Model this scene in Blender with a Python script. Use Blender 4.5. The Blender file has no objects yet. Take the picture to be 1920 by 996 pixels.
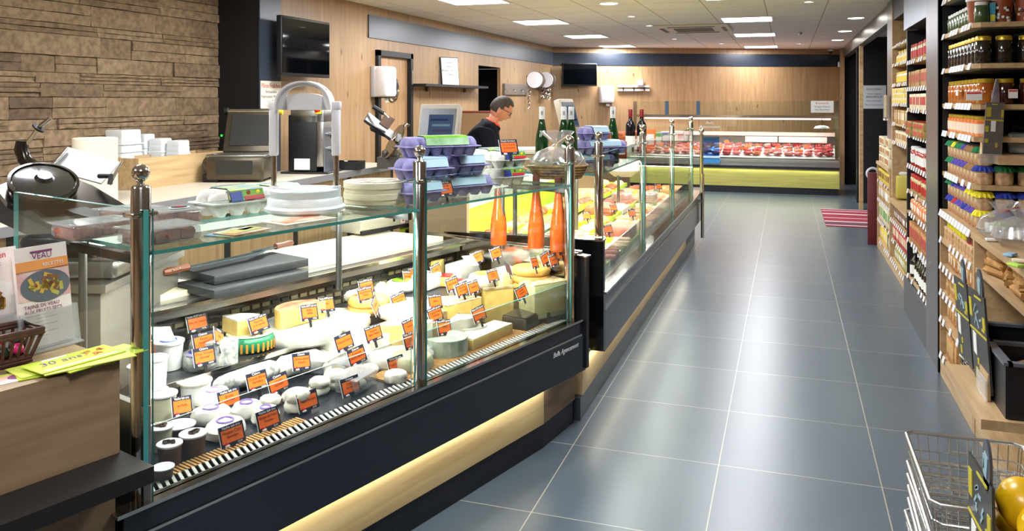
import bpy, bmesh, math, random
from mathutils import Vector, Matrix
R = random.Random(7)
SC = bpy.context.scene
COL = SC.collection
PI = math.pi
# ---------------------------------------------------------------- camera
F, CAMZ, HY, CX = 1532.0, 1.6, 188.0, 960.0
TH = math.atan(517/1532.)
CT, ST = math.cos(TH), math.sin(TH)
cd = bpy.data.cameras.new('camera'); cam = bpy.data.objects.new('camera', cd); COL.objects.link(cam)
cam.location = (0, 0, CAMZ); cam.rotation_euler = (PI/2, 0, TH)
cd.sensor_fit = 'HORIZONTAL'; cd.sensor_width = 36; cd.lens = 36*F/1920; cd.shift_y = -(498-HY)/1920
cd.clip_start = .05; cd.clip_end = 60
SC.camera = cam
SC.view_settings.view_transform = 'Standard'; SC.view_settings.look = 'None'
SC.view_settings.gamma = 1; SC.view_settings.use_curve_mapping = False
SC.view_settings.exposure = 0.0
try:
    cy = SC.cycles
    cy.use_denoising = True
    cy.transparent_max_bounces = 32; cy.max_bounces = 8; cy.diffuse_bounces = 4; cy.glossy_bounces = 4; cy.transmission_bounces = 6
    cy.sample_clamp_indirect = 6; cy.caustics_reflective = False; cy.caustics_refractive = False
except Exception: pass
w = bpy.data.worlds.new('world'); SC.world = w; w.use_nodes = True
w.node_tree.nodes['Background'].inputs[0].default_value = (.75, .85, 1, 1)
w.node_tree.nodes['Background'].inputs[1].default_value = .35
CEIL = 2.58
PANEL_E, PANEL_W, SPOT_E, DOWN_W, TUBE_W = 11, 40, 30, 24, 26

# ---------------------------------------------------------------- pixel to place helpers (on real surfaces)
def at(px, py, D):
    l = (px-CX)/F*D
    return Vector((CT*l-ST*D, ST*l+CT*D, CAMZ+(HY-py)/F*D))
def onz(px, py, z): return at(px, py, (CAMZ-z)*F/(py-HY))
def onX(px, X, py=HY): return at(px, py, X/(CT*(px-CX)/F-ST))
def onY(px, Y, py=HY): return at(px, py, Y/(ST*(px-CX)/F+CT))
S1 = onz(283, 940, .551); E1 = onz(1085, 600, .551)
L1 = (E1-S1).length; U1 = (E1-S1).normalized(); N1 = Vector((U1.y, -U1.x, 0)); A1 = math.atan2(U1.y, U1.x)
def C1(u, n, z): return Vector((S1.x+U1.x*u+N1.x*n, S1.y+U1.y*u+N1.y*n, z))
def un(p): d = p-S1; return d.dot(U1), d.dot(N1)

# ---------------------------------------------------------------- materials
MATS = {}
def lin(c):
    return tuple(((v/255)/12.92 if v/255 <= .04045 else ((v/255+.055)/1.055)**2.4) for v in c)+(1,)
def mat(name, rgb=(128,128,128), rough=.5, metal=0, spec=.5, var=0, scale=20, bump=0, alpha=1, coat=0, stretch=(1,1,1), rgb2=None, emit=0, sub=0, trans=0, coord='Object'):
    if name in MATS: return MATS[name]
    m = bpy.data.materials.new(name); m.use_nodes = True; nt = m.node_tree; b = nt.nodes['Principled BSDF']
    b.inputs['Base Color'].default_value = lin(rgb); b.inputs['Roughness'].default_value = rough; b.inputs['Metallic'].default_value = metal
    b.inputs['Specular IOR Level'].default_value = spec; b.inputs['Alpha'].default_value = alpha; b.inputs['Coat Weight'].default_value = coat
    b.inputs['Transmission Weight'].default_value = trans
    if sub: b.inputs['Subsurface Weight'].default_value = sub; b.inputs['Subsurface Scale'].default_value = .01
    if emit: b.inputs['Emission Color'].default_value = lin(rgb); b.inputs['Emission Strength'].default_value = emit
    if var or bump or rgb2:
        tc = nt.nodes.new('ShaderNodeTexCoord'); mp = nt.nodes.new('ShaderNodeMapping'); nt.links.new(tc.outputs[coord], mp.inputs[0])
        mp.inputs['Scale'].default_value = stretch
        nz = nt.nodes.new('ShaderNodeTexNoise'); nz.inputs['Scale'].default_value = scale; nz.inputs['Detail'].default_value = 5; nt.links.new(mp.outputs[0], nz.inputs[0])
        if var or rgb2:
            cr = nt.nodes.new('ShaderNodeValToRGB'); e = cr.color_ramp.elements
            c2 = rgb2 or tuple(max(0, v*(1-var)) for v in rgb)
            e[0].position = .35; e[1].position = .65
            e[0].color = lin(c2); e[1].color = lin(rgb)
            nt.links.new(nz.outputs[0], cr.inputs[0]); nt.links.new(cr.outputs[0], b.inputs['Base Color'])
        if bump:
            bp = nt.nodes.new('ShaderNodeBump'); bp.inputs['Strength'].default_value = bump; bp.inputs['Distance'].default_value = .005
            nt.links.new(nz.outputs[0], bp.inputs['Height']); nt.links.new(bp.outputs[0], b.inputs['Normal'])
    MATS[name] = m; return m
def wood(name, rgb, rgb2, axis=2, rough=.45, knots=True, grain=8):
    if name in MATS: return MATS[name]
    m = bpy.data.materials.new(name); m.use_nodes = True; nt = m.node_tree; b = nt.nodes['Principled BSDF']; b.inputs['Roughness'].default_value = rough
    tc = nt.nodes.new('ShaderNodeTexCoord'); mp = nt.nodes.new('ShaderNodeMapping'); nt.links.new(tc.outputs['Object'], mp.inputs[0])
    s = [grain]*3; s[axis] = grain*.07; mp.inputs['Scale'].default_value = s
    nz = nt.nodes.new('ShaderNodeTexNoise'); nz.inputs['Scale'].default_value = 3; nz.inputs['Detail'].default_value = 7; nz.inputs['Distortion'].default_value = .6
    nt.links.new(mp.outputs[0], nz.inputs[0])
    cr = nt.nodes.new('ShaderNodeValToRGB'); e = cr.color_ramp.elements; e[0].position = .3; e[1].position = .68; e[0].color = lin(rgb2); e[1].color = lin(rgb)
    nt.links.new(nz.outputs[0], cr.inputs[0]); out = cr.outputs[0]
    if knots:
        mp2 = nt.nodes.new('ShaderNodeMapping'); nt.links.new(tc.outputs['Object'], mp2.inputs[0]); s2 = [4.5]*3; s2[axis] = 2.2; mp2.inputs['Scale'].default_value = s2
        vo = nt.nodes.new('ShaderNodeTexVoronoi'); vo.inputs['Scale'].default_value = 1.0; nt.links.new(mp2.outputs[0], vo.inputs[0])
        c2 = nt.nodes.new('ShaderNodeValToRGB'); c2.color_ramp.elements[0].position = .04; c2.color_ramp.elements[1].position = .11
        c2.color_ramp.elements[0].color = (.45,.4,.35,1); c2.color_ramp.elements[1].color = (1,1,1,1); nt.links.new(vo.outputs['Distance'], c2.inputs[0])
        mx = nt.nodes.new('ShaderNodeMixRGB'); mx.blend_type = 'MULTIPLY'; mx.inputs[0].default_value = 1; nt.links.new(out, mx.inputs[1]); nt.links.new(c2.outputs[0], mx.inputs[2]); out = mx.outputs[0]
    nt.links.new(out, b.inputs['Base Color'])
    MATS[name] = m; return m
def glassy(name, tint=(.93,.97,.95), ref=.10, rough=0.0, haze=0):
    if name in MATS: return MATS[name]
    m = bpy.data.materials.new(name); m.use_nodes = True; nt = m.node_tree; nt.nodes.clear()
    o = nt.nodes.new('ShaderNodeOutputMaterial'); t = nt.nodes.new('ShaderNodeBsdfTransparent'); g = nt.nodes.new('ShaderNodeBsdfGlossy')
    t.inputs[0].default_value = tint+(1,); g.inputs['Roughness'].default_value = rough
    fr = nt.nodes.new('ShaderNodeLayerWeight'); fr.inputs[0].default_value = .5
    pw = nt.nodes.new('ShaderNodeMath'); pw.operation = 'POWER'; pw.inputs[1].default_value = 4.5; nt.links.new(fr.outputs['Facing'], pw.inputs[0])
    mu = nt.nodes.new('ShaderNodeMath'); mu.operation = 'MULTIPLY_ADD'; mu.inputs[1].default_value = .65; mu.inputs[2].default_value = ref*.35; mu.use_clamp = True
    nt.links.new(pw.outputs[0], mu.inputs[0])
    mx = nt.nodes.new('ShaderNodeMixShader'); nt.links.new(mu.outputs[0], mx.inputs[0]); nt.links.new(t.outputs[0], mx.inputs[1]); nt.links.new(g.outputs[0], mx.inputs[2])
    out = mx.outputs[0]
    if haze:
        df = nt.nodes.new('ShaderNodeBsdfDiffuse'); df.inputs[0].default_value = (.85,.86,.87,1); m2 = nt.nodes.new('ShaderNodeMixShader'); m2.inputs[0].default_value = haze
        nt.links.new(out, m2.inputs[1]); nt.links.new(df.outputs[0], m2.inputs[2]); out = m2.outputs[0]
    nt.links.new(out, o.inputs[0]); MATS[name] = m; return m
def emis(name, rgb, st):
    if name in MATS: return MATS[name]
    m = bpy.data.materials.new(name); m.use_nodes = True; nt = m.node_tree; nt.nodes.clear()
    o = nt.nodes.new('ShaderNodeOutputMaterial'); e = nt.nodes.new('ShaderNodeEmission'); e.inputs[0].default_value = lin(rgb); e.inputs[1].default_value = st
    nt.links.new(e.outputs[0], o.inputs[0]); MATS[name] = m; return m

CHROME = mat('chrome', (205,200,192), .12, 1)
STEEL = mat('brushed_steel', (170,170,168), .32, 1, bump=.05, scale=60)
DSTEEL = mat('dark_steel', (120,122,122), .38, 1)
NAVY = mat('navy_lacquer', (30,35,44), .22, 0, .6)
NAVYB = mat('slate_blue_laminate', (62,72,84), .35, 0, .6)
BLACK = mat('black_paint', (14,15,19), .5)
BLACKG = mat('black_gloss', (10,10,12), .12)
WHITE = mat('white_plastic', (232,232,235), .35)
PAPER = mat('white_paper', (225,225,220), .8)
CREAM = mat('cream_worktop', (232,224,198), .4)
GREYTOP = mat('grey_worktop', (196,188,170), .45, var=.06, scale=80)
GLASS = glassy('pane_glass'); TINT = glassy('tinted_glass', (.72,.72,.74), .1)
SHELFG = glassy('shelf_glass', (.86,.92,.90), .12)
TEAL = mat('glass_edge_teal', (70,150,145), .2, 0, .6)
WALLW = wood('oak_panel_wall', (172,140,102), (150,118,82), 2)
OAKH = wood('oak_horizontal', (200,174,130), (172,142,100), 0)
PLINTH = wood('plinth_oak_x', (212,190,142), (186,160,112), 0, knots=False)
PLINTHY = wood('plinth_oak_y', (212,190,142), (186,160,112), 1, knots=False)
OAKY = wood('oak_lengthwise', (200,174,130), (172,142,100), 1)
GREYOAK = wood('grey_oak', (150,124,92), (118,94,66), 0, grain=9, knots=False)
SHELFW = wood('shelf_oak', (196,166,124), (168,136,98), 1, knots=False)
STICK = {}
# ---------------------------------------------------------------- mesh builder
class MB:
    def __init__(s): s.v = []; s.f = []; s.m = []; s.sm = []; s.mats = []
    def mi(s, m):
        if m is None: return 0
        if m not in s.mats: s.mats.append(m)
        return s.mats.index(m)
    def add(s, vs, fs, m=None, M=None, smooth=False):
        o = len(s.v); k = s.mi(m)
        for p in vs:
            p = Vector(p)
            if M is not None: p = M @ p
            s.v.append(tuple(p))
        for f in fs: s.f.append([i+o for i in f]); s.m.append(k); s.sm.append(smooth)
        return s
    def box(s, c, d, m=None, rz=0, rx=0, ry=0, M=None, bev=0):
        x, y, z = d[0]/2, d[1]/2, d[2]/2
        T = Matrix.Translation(Vector(c)) @ Matrix.Rotation(rz, 4, 'Z') @ Matrix.Rotation(ry, 4, 'Y') @ Matrix.Rotation(rx, 4, 'X')
        if M is not None: T = M @ T
        if bev <= 0:
            vs = [(sx*x, sy*y, sz*z) for sx in (-1,1) for sy in (-1,1) for sz in (-1,1)]
            fs = [(0,1,3,2),(4,6,7,5),(0,4,5,1),(2,3,7,6),(0,2,6,4),(1,5,7,3)]
            return s.add(vs, fs, m, T)
        b = min(bev, x*.95, y*.95, z*.95); n = 3
        ring = []
        for cx_, cy_, a0 in ((x-b,y-b,0),(-x+b,y-b,PI/2),(-x+b,-y+b,PI),(x-b,-y+b,1.5*PI)):
            for i in range(n): a = a0+PI/2*i/(n-1); ring.append((cx_, cy_, math.cos(a), math.sin(a)))
        K = len(ring); lv = [(-z, 0), (-z+b*.3, .7), (-z+b, 1), (z-b, 1), (z-b*.3, .7), (z, 0)]
        vs = [(cx_+ca*b*k, cy_+sa*b*k, zz) for zz, k in lv for cx_, cy_, ca, sa in ring]
        fs = [tuple(reversed(range(K))), tuple((len(lv)-1)*K+i for i in range(K))]
        for l in range(len(lv)-1):
            for i in range(K): j = (i+1) % K; fs.append((l*K+i, l*K+j, (l+1)*K+j, (l+1)*K+i))
        return s.add(vs, fs, m, T, True)
    def lathe(s, prof, c=(0,0,0), m=None, n=20, M=None, smooth=True, sx=1, sy=1, caps=True):
        vs = []; fs = []; K = len(prof)
        for r, z in prof:
            for i in range(n): a = 2*PI*i/n; vs.append((r*math.cos(a)*sx, r*math.sin(a)*sy, z))
        for l in range(K-1):
            for i in range(n): j = (i+1) % n; fs.append((l*n+i, l*n+j, (l+1)*n+j, (l+1)*n+i))
        if caps: fs.append(tuple(reversed(range(n)))); fs.append(tuple((K-1)*n+i for i in range(n)))
        T = Matrix.Translation(Vector(c))
        if M is not None: T = M @ T
        return s.add(vs, fs, m, T, smooth)
    def cyl(s, c, r, h, m=None, n=16, M=None): return s.lathe([(r,0),(r,h)], c, m, n, M, False if n < 8 else True)
    def tube(s, pts, r, m=None, n=8, closed=False, M=None):
        pts = [Vector(p) for p in pts]; K = len(pts); vs = []; fs = []
        rr = r if isinstance(r, (list, tuple)) else [r]*K
        up = Vector((0,0,1)); prev = None
        for i, p in enumerate(pts):
            a = pts[(i-1) % K] if (closed or i > 0) else p; b = pts[(i+1) % K] if (closed or i < K-1) else p
            t = (b-a).normalized() if (b-a).length > 1e-9 else Vector((0,0,1))
            if prev is None: x = t.cross(up); x = x if x.length > .05 else t.cross(Vector((1,0,0)))
            else: x = prev - t*prev.dot(t)
            x.normalize(); prev = x; y = t.cross(x)
            for k in range(n): q = 2*PI*k/n; vs.append(tuple(p+(x*math.cos(q)+y*math.sin(q))*rr[i]))
        for i in range(K if closed else K-1):
            j = (i+1) % K
            for k in range(n): l = (k+1) % n; fs.append((i*n+k, i*n+l, j*n+l, j*n+k))
        if not closed: fs.append(tuple(reversed(range(n)))); fs.append(tuple((K-1)*n+k for k in range(n)))
        return s.add(vs, fs, m, M, True)
    def prism(s, poly, z0, z1, m=None, M=None, smooth=False):
        n = len(poly); vs = [(x,y,z0) for x,y in poly]+[(x,y,z1) for x,y in poly]
        fs = [tuple(reversed(range(n))), tuple(range(n, 2*n))]+[(i, (i+1) % n, n+(i+1) % n, n+i) for i in range(n)]
        return s.add(vs, fs, m, M, smooth)
    def sphere(s, c, r, m=None, n=14, k=9, sc=(1,1,1), M=None):
        prof = [(max(1e-4, math.sin(PI*i/k))*r, -math.cos(PI*i/k)*r) for i in range(k+1)]
        T = Matrix.Translation(Vector(c)) @ Matrix.Diagonal(Vector(sc+(1,) if len(sc) == 3 else sc))
        if M is not None: T = M @ T
        return s.lathe(prof, (0,0,0), m, n, T)
    def torus(s, c, R_, r, m=None, n=24, k=8, M=None):
        pts = [(c[0]+R_*math.cos(2*PI*i/n), c[1]+R_*math.sin(2*PI*i/n), c[2]) for i in range(n)]
        return s.tube(pts, r, m, k, True, M)
    def pane(s, a, b, z0, z1, t=.008, m=GLASS, em=TEAL):
        a = Vector(a); b = Vector(b); d = (b-a); L = math.hypot(d.x, d.y); an = math.atan2(d.y, d.x)
        M = Matrix.Translation((a.x, a.y, 0)) @ Matrix.Rotation(an, 4, 'Z')
        vs = [(x,y,z) for x in (0,L) for y in (-t/2,t/2) for z in (z0,z1)]
        s.add(vs, [(0,4,5,1),(2,3,7,6)], m, M); s.add(vs, [(0,1,3,2),(4,6,7,5),(0,2,6,4),(1,5,7,3)], em, M); return s
    def slab(s, poly, z0, z1, m=SHELFG, em=TEAL):
        n = len(poly); vs = [(p[0],p[1],z0) for p in poly]+[(p[0],p[1],z1) for p in poly]
        s.add(vs, [tuple(reversed(range(n))), tuple(range(n, 2*n))], m); s.add(vs, [(i, (i+1) % n, n+(i+1) % n, n+i) for i in range(n)], em); return s
    def obj(s, name, m=None, parent=None, loc=None, origin=True):
        me = bpy.data.meshes.new(name)
        vs = s.v
        off = Vector((0,0,0))
        if parent is None and loc is None and origin and vs:
            xs = [v[0] for v in vs]; ys = [v[1] for v in vs]; zs = [v[2] for v in vs]
            off = Vector(((min(xs)+max(xs))/2, (min(ys)+max(ys))/2, min(zs)))
            vs = [(v[0]-off.x, v[1]-off.y, v[2]-off.z) for v in vs]
        me.from_pydata(vs, [], s.f)
        ms = [x for x in s.mats]
        if m is not None and not ms: ms = [m]
        for x in ms: me.materials.append(x)
        me.polygons.foreach_set('material_index', s.m if len(ms) > 1 else [0]*len(s.m))
        me.polygons.foreach_set('use_smooth', s.sm)
        me.update()
        bm = bmesh.new(); bm.from_mesh(me); bmesh.ops.recalc_face_normals(bm, faces=bm.faces); bm.to_mesh(me); bm.free()
        if any(s.sm):
            try: me.set_sharp_from_angle(angle=math.radians(42))
            except Exception: pass
        o = bpy.data.objects.new(name, me); COL.objects.link(o)
        o.location = loc if loc is not None else off
        if parent is not None: o.parent = parent
        return o
def tag(o, label=None, cat=None, group=None, kind=None):
    if label: o['label'] = label
    if cat: o['category'] = cat
    if group: o['group'] = group
    if kind: o['kind'] = kind
    return o
def thing(name, label, cat, loc=(0,0,0), rz=0, group=None):
    o = bpy.data.objects.new(name, None); COL.objects.link(o); o.location = loc; o.rotation_euler = (0,0,rz); o.empty_display_size = .1
    return tag(o, label, cat, group)
def struct(name, mb, m=None): return tag(mb.obj(name, m), kind='structure')
def dup(root, loc=None, rz=None, label=None, group=None, scale=None):
    r = root.copy(); COL.objects.link(r)
    if loc is not None: r.location = loc
    if rz is not None: r.rotation_euler = (r.rotation_euler[0], r.rotation_euler[1], rz)
    if scale is not None: r.scale = (scale,)*3 if not hasattr(scale, '__len__') else scale
    if label: r['label'] = label
    if group: r['group'] = group
    for ch in root.children:
        c = ch.copy(); COL.objects.link(c); c.parent = r
        for g in ch.children:
            d = g.copy(); COL.objects.link(d); d.parent = c
    return r
TXT = {}
def text_obj(name, s, size, m, parent, loc, rot=(PI/2,0,0), ext=.0006, align='CENTER', shear=0, wmax=None):
    key = (s, size, ext, align, shear, m.name, wmax)
    if key not in TXT:
        cu = bpy.data.curves.new('lettering', 'FONT'); cu.body = s; cu.size = size; cu.extrude = ext; cu.align_x = align; cu.align_y = 'CENTER'; cu.shear = shear; cu.resolution_u = 2
        to = bpy.data.objects.new('lettering_tmp', cu); COL.objects.link(to)
        dg = bpy.context.evaluated_depsgraph_get(); dg.update()
        me = bpy.data.meshes.new_from_object(to.evaluated_get(dg)); bpy.data.objects.remove(to)
        if wmax and me.vertices:
            w_ = max(v.co.x for v in me.vertices)-min(v.co.x for v in me.vertices)
            if w_ > wmax:
                k = wmax/w_
                for v in me.vertices: v.co.x *= k
        me.materials.clear(); me.materials.append(m); TXT[key] = me
    o = bpy.data.objects.new(name, TXT[key]); COL.objects.link(o); o.parent = parent; o.location = loc; o.rotation_euler = rot
    return o
def area(name, loc, rot, sx, sy, power, rgb=(1,1,1), spread=None):
    l = bpy.data.lights.new(name, 'AREA'); l.shape = 'RECTANGLE'; l.size = sx; l.size_y = sy; l.energy = power; l.color = rgb
    o = bpy.data.objects.new(name, l); COL.objects.link(o); o.location = loc; o.rotation_euler = rot
    if spread: l.spread = spread
    return o
# ================================================================ SETTING
XW, XR = -4.1, 1.0
YN = -2.2
# floor tiles
m = bpy.data.materials.new('slate_tiles'); m.use_nodes = True; nt = m.node_tree; b = nt.nodes['Principled BSDF']
tc = nt.nodes.new('ShaderNodeTexCoord'); mp = nt.nodes.new('ShaderNodeMapping'); nt.links.new(tc.outputs['Object'], mp.inputs[0])
T = .656
FLOOR_OFF = (.943, -onz(1353, 872.7, 0).y)
mp.inputs['Location'].default_value = (FLOOR_OFF[0], FLOOR_OFF[1], 0)
br = nt.nodes.new('ShaderNodeTexBrick'); br.offset = 0; br.inputs['Scale'].default_value = 1; br.inputs['Brick Width'].default_value = T; br.inputs['Row Height'].default_value = T
br.inputs['Mortar Size'].default_value = .0023; br.inputs['Color1'].default_value = lin((80,92,104)); br.inputs['Color2'].default_value = lin((73,85,97)); br.inputs['Mortar'].default_value = lin((158,156,142))
nt.links.new(mp.outputs[0], br.inputs[0])
nz = nt.nodes.new('ShaderNodeTexNoise'); nz.inputs['Scale'].default_value = 2.5; nz.inputs['Detail'].default_value = 8; nt.links.new(tc.outputs['Object'], nz.inputs[0])
cr = nt.nodes.new('ShaderNodeValToRGB'); cr.color_ramp.elements[0].color = (.90,.91,.92,1); cr.color_ramp.elements[1].color = (1.1,1.1,1.09,1); cr.color_ramp.elements[0].position = .2; cr.color_ramp.elements[1].position = .8
nt.links.new(nz.outputs[0], cr.inputs[0])
mx = nt.nodes.new('ShaderNodeMixRGB'); mx.blend_type = 'MULTIPLY'; mx.inputs[0].default_value = 1; nt.links.new(br.outputs[0], mx.inputs[1]); nt.links.new(cr.outputs[0], mx.inputs[2])
nt.links.new(mx.outputs[0], b.inputs['Base Color'])
rr = nt.nodes.new('ShaderNodeMapRange'); rr.inputs['To Min'].default_value = .285; rr.inputs['To Max'].default_value = .295; nt.links.new(nz.outputs[0], rr.inputs[0]); nt.links.new(rr.outputs[0], b.inputs['Roughness'])
FLOORM = m
fl = MB(); fl.add([(-5,YN,0),(3,YN,0),(3,18,0),(-5,18,0),(-5,YN,-.1),(3,YN,-.1),(3,18,-.1),(-5,18,-.1)], [(0,1,2,3),(7,6,5,4),(0,4,5,1),(1,5,6,2),(2,6,7,3),(3,7,4,0)])
tag(fl.obj('floor', FLOORM, loc=(0,0,0)), kind='structure')
# ceiling
m = bpy.data.materials.new('ceiling_tiles'); m.use_nodes = True; nt = m.node_tree; b = nt.nodes['Principled BSDF']; b.inputs['Roughness'].default_value = .9
tc = nt.nodes.new('ShaderNodeTexCoord'); mp = nt.nodes.new('ShaderNodeMapping'); nt.links.new(tc.outputs['Object'], mp.inputs[0]); mp.inputs['Location'].default_value = (2.92+.3, -9.8+.3, 0)
br = nt.nodes.new('ShaderNodeTexBrick'); br.offset = 0; br.inputs['Scale'].default_value = 1; br.inputs['Brick Width'].default_value = .6; br.inputs['Row Height'].default_value = .6
br.inputs['Mortar Size'].default_value = .006; br.inputs['Color1'].default_value = lin((242,238,230)); br.inputs['Color2'].default_value = lin((238,234,226)); br.inputs['Mortar'].default_value = lin((178,168,150))
nt.links.new(mp.outputs[0], br.inputs[0]); nt.links.new(br.outputs[0], b.inputs['Base Color'])
ce = MB(); ce.add([(-5,YN,CEIL),(3,YN,CEIL),(3,18,CEIL),(-5,18,CEIL),(-5,YN,CEIL+.1),(3,YN,CEIL+.1),(3,18,CEIL+.1),(-5,18,CEIL+.1)], [(3,2,1,0),(4,5,6,7),(0,1,5,4),(1,2,6,5),(2,3,7,6),(3,0,4,7)])
tag(ce.obj('ceiling', m, loc=(0,0,0)), kind='structure')
FA, FB = Vector((-4.1,14.5,0)), Vector((1.02,16.95,0))
# left wall with a real opening for the dark doorway and the door
def wallx(mb, y0, y1, z0, z1, x=XW, t=.05): mb.box((x-t/2, (y0+y1)/2, (z0+z1)/2), (t, y1-y0, z1-z0))
D1a, D1b, D1z = 7.66, 8.5, 2.13
D2a, D2b, D2z = 10.68, 11.6, 2.09
lw = MB()
wallx(lw, 5.96, D1a, 0, CEIL); wallx(lw, D1b, D2a, 0, CEIL); wallx(lw, D2b, 14.5, 0, CEIL); wallx(lw, D1a, D1b, D1z, CEIL); wallx(lw, D2a, D2b, D2z, CEIL)
struct('wall_left', lw, WALLW)
fw = MB(); d = (FB-FA); Lf = d.length; af = math.atan2(d.y, d.x)
MF = Matrix.Translation(FA) @ Matrix.Rotation(af, 4, 'Z')
fw.box((Lf/2, .06, CEIL/2), (Lf, .12, CEIL)); o = fw.obj('wall_far', WALLW, loc=FA); o.rotation_euler.z = af; tag(o, kind='structure')
def onfar(px, py, off=.0):
    # point on the far wall plane offset toward the room
    n = Vector((d.y, -d.x, 0)).normalized(); P0 = FA+n*off
    r = (px-CX)/F; v = Vector((CT*r-ST, ST*r+CT, 0)); D = P0.dot(n)/v.dot(n)
    return at(px, py, D)
NF = Vector((d.y, -d.x, 0)).normalized()
# blue-black fascia band
bd = MB(); bd.box((XW+.008, (7.5+14.48)/2, 2.365), (.016, 14.48-7.5, .235)); struct('trim_1', bd, NAVYB)
bd = MB(); bd.box((Lf/2, -.008, 2.36), (Lf-.02, .016, .232)); o = bd.obj('trim_2', mat('far_band', (34,42,54), .3), loc=FA); o.rotation_euler.z = af; tag(o, kind='structure')
# skirting along far wall / end post
bd = MB(); bd.box((XR-.02, 16.75, CEIL/2), (.07, .3, CEIL)); struct('trim_3', bd, WALLW)
# door 1 (wood, black frame, porthole)
dr = thing('door_1', 'oak swing door with black frame and round porthole', 'door', (XW-.03, (D1a+D1b)/2, 0)); dr['kind'] = 'structure'
mb = MB(); mb.box((0,0,D1z/2-.02), (.04, D1b-D1a-.08, D1z-.06)); mb.obj('door_leaf', wood('door_oak', (186,148,106), (160,122,84), 2), dr)
mb = MB()
for y in (-(D1b-D1a)/2+.03, (D1b-D1a)/2-.03): mb.box((.03,y,D1z/2), (.08,.06,D1z))
mb.box((.03,0,D1z-.03), (.08,D1b-D1a,.06)); mb.obj('door_frame', BLACK, dr)
mb = MB(); mb.lathe([(.15,0),(.17,.0),(.175,.02),(.15,.03),(.14,.01)], (0,0,0), None, 28, caps=False); o = mb.obj('porthole_ring', CHROME, dr); o.rotation_euler = (0, PI/2, 0); o.location = (.02, onX(737, XW).y-(D1a+D1b)/2, 1.72); o.scale = (.8,.8,.8)
mb = MB(); mb.cyl((0,0,0), .145, .006, n=28); o = mb.obj('porthole_glass', mat('porthole_dark', (70,62,50), .15), dr); o.rotation_euler = (0, PI/2, 0); o.location = (.021, onX(737, XW).y-(D1a+D1b)/2, 1.72); o.scale = (.8,.8,.8)
mb = MB(); mb.box((.075, (D1b-D1a)/2-.04, 1.86), (.012,.02,.16)); mb.obj('closer_plate', STEEL, dr)
# dark doorway 2: dark room behind
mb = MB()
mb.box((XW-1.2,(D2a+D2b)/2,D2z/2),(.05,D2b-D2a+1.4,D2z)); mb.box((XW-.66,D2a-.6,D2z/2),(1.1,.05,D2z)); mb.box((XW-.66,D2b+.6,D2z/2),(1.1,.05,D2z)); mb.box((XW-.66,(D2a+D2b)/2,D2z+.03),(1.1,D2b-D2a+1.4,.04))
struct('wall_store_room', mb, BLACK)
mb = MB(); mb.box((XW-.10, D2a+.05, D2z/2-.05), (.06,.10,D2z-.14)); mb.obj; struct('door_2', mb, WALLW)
# stone wall recess
SX = -4.5; SY0, SY1 = 2.6, 5.66
mb = MB(); mb.box((SX-.06, (SY0+SY1)/2-.4, CEIL/2), (.12, SY1-SY0+.9, CEIL), mat('mortar_dark', (84,68,52), .9))
STONES = [mat('stone_%d' % i, c, .85, 0, .3, var=.22, scale=26, bump=.9) for i, c in enumerate([(138,116,90),(129,108,83),(146,124,97),(121,101,79),(108,90,71)])]
z = .78
while z < CEIL:
    hb = R.choice((.07,.09,.11,.14)); y = SY0
    while y < SY1:
        Lb = min(R.uniform(.22,.8), SY1-y)
        if SY1-y-Lb < .08: Lb = SY1-y
        # block made of 1-3 ledges
        n = R.choice((1,1,2,2,3)); zz = z
        mm = R.choices(STONES, (5,4,4,2,1))[0]
        for i in range(n):
            hh = hb/n; dp = R.uniform(.008,.026)
            g = .0015
            x0 = SX; x1 = SX+dp
            # irregular front face
            nx = max(2, int(Lb/.07)); vs = []; fs = []
            for a in range(nx+1):
                yy = y+g+(Lb-2*g)*a/nx; jt = R.uniform(-.004,.004) if 0 < a < nx else 0
                for b_, zz_ in ((x0, zz+g*.7), (x1+R.uniform(-.004,.005), zz+g+(jt if jt > 0 else 0)), (x1+R.uniform(-.005,.006), zz+hh/2+R.uniform(-.003,.003)), (x1+R.uniform(-.005,.003), zz+hh-g+(jt if jt < 0 else 0)), (x0, zz+hh-g*.7)): vs.append((b_, yy, zz_))
            for a in range(nx):
                for k in range(4): fs.append((a*5+k, a*5+k+1, (a+1)*5+k+1, (a+1)*5+k))
            fs.append((0,1,2,3,4)); q = nx*5; fs.append((q+4,q+3,q+2,q+1,q))
            mb.add(vs, fs, mm); zz += hh
        y += Lb
    z += hb
struct('wall_stone', mb)
# pillar
mb = MB(); mb.box((-4.36, 5.66+.15, CEIL/2), (.51, .30, CEIL), BLACK); struct('wall_pillar', mb)
mb = MB(); mb.box((-4.1+.006, 5.815, CEIL/2), (.012, .29, CEIL), mat('pillar_slate', (54,62,74), .38)); struct('trim_4', mb)
# rear/side enclosure
mb = MB(); mb.box((-4.6, .2, CEIL/2), (.1, 4.8, CEIL)); struct('wall_side', mb, WALLW)
mb = MB(); mb.box((-.8, YN-.05, CEIL/2), (7.8, .1, CEIL)); struct('wall_entrance', mb, WALLW)
mb = MB(); mb.box((3.05, 1.2, CEIL/2), (.1, 7, CEIL)); struct('wall_right', mb, WALLW)
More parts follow.
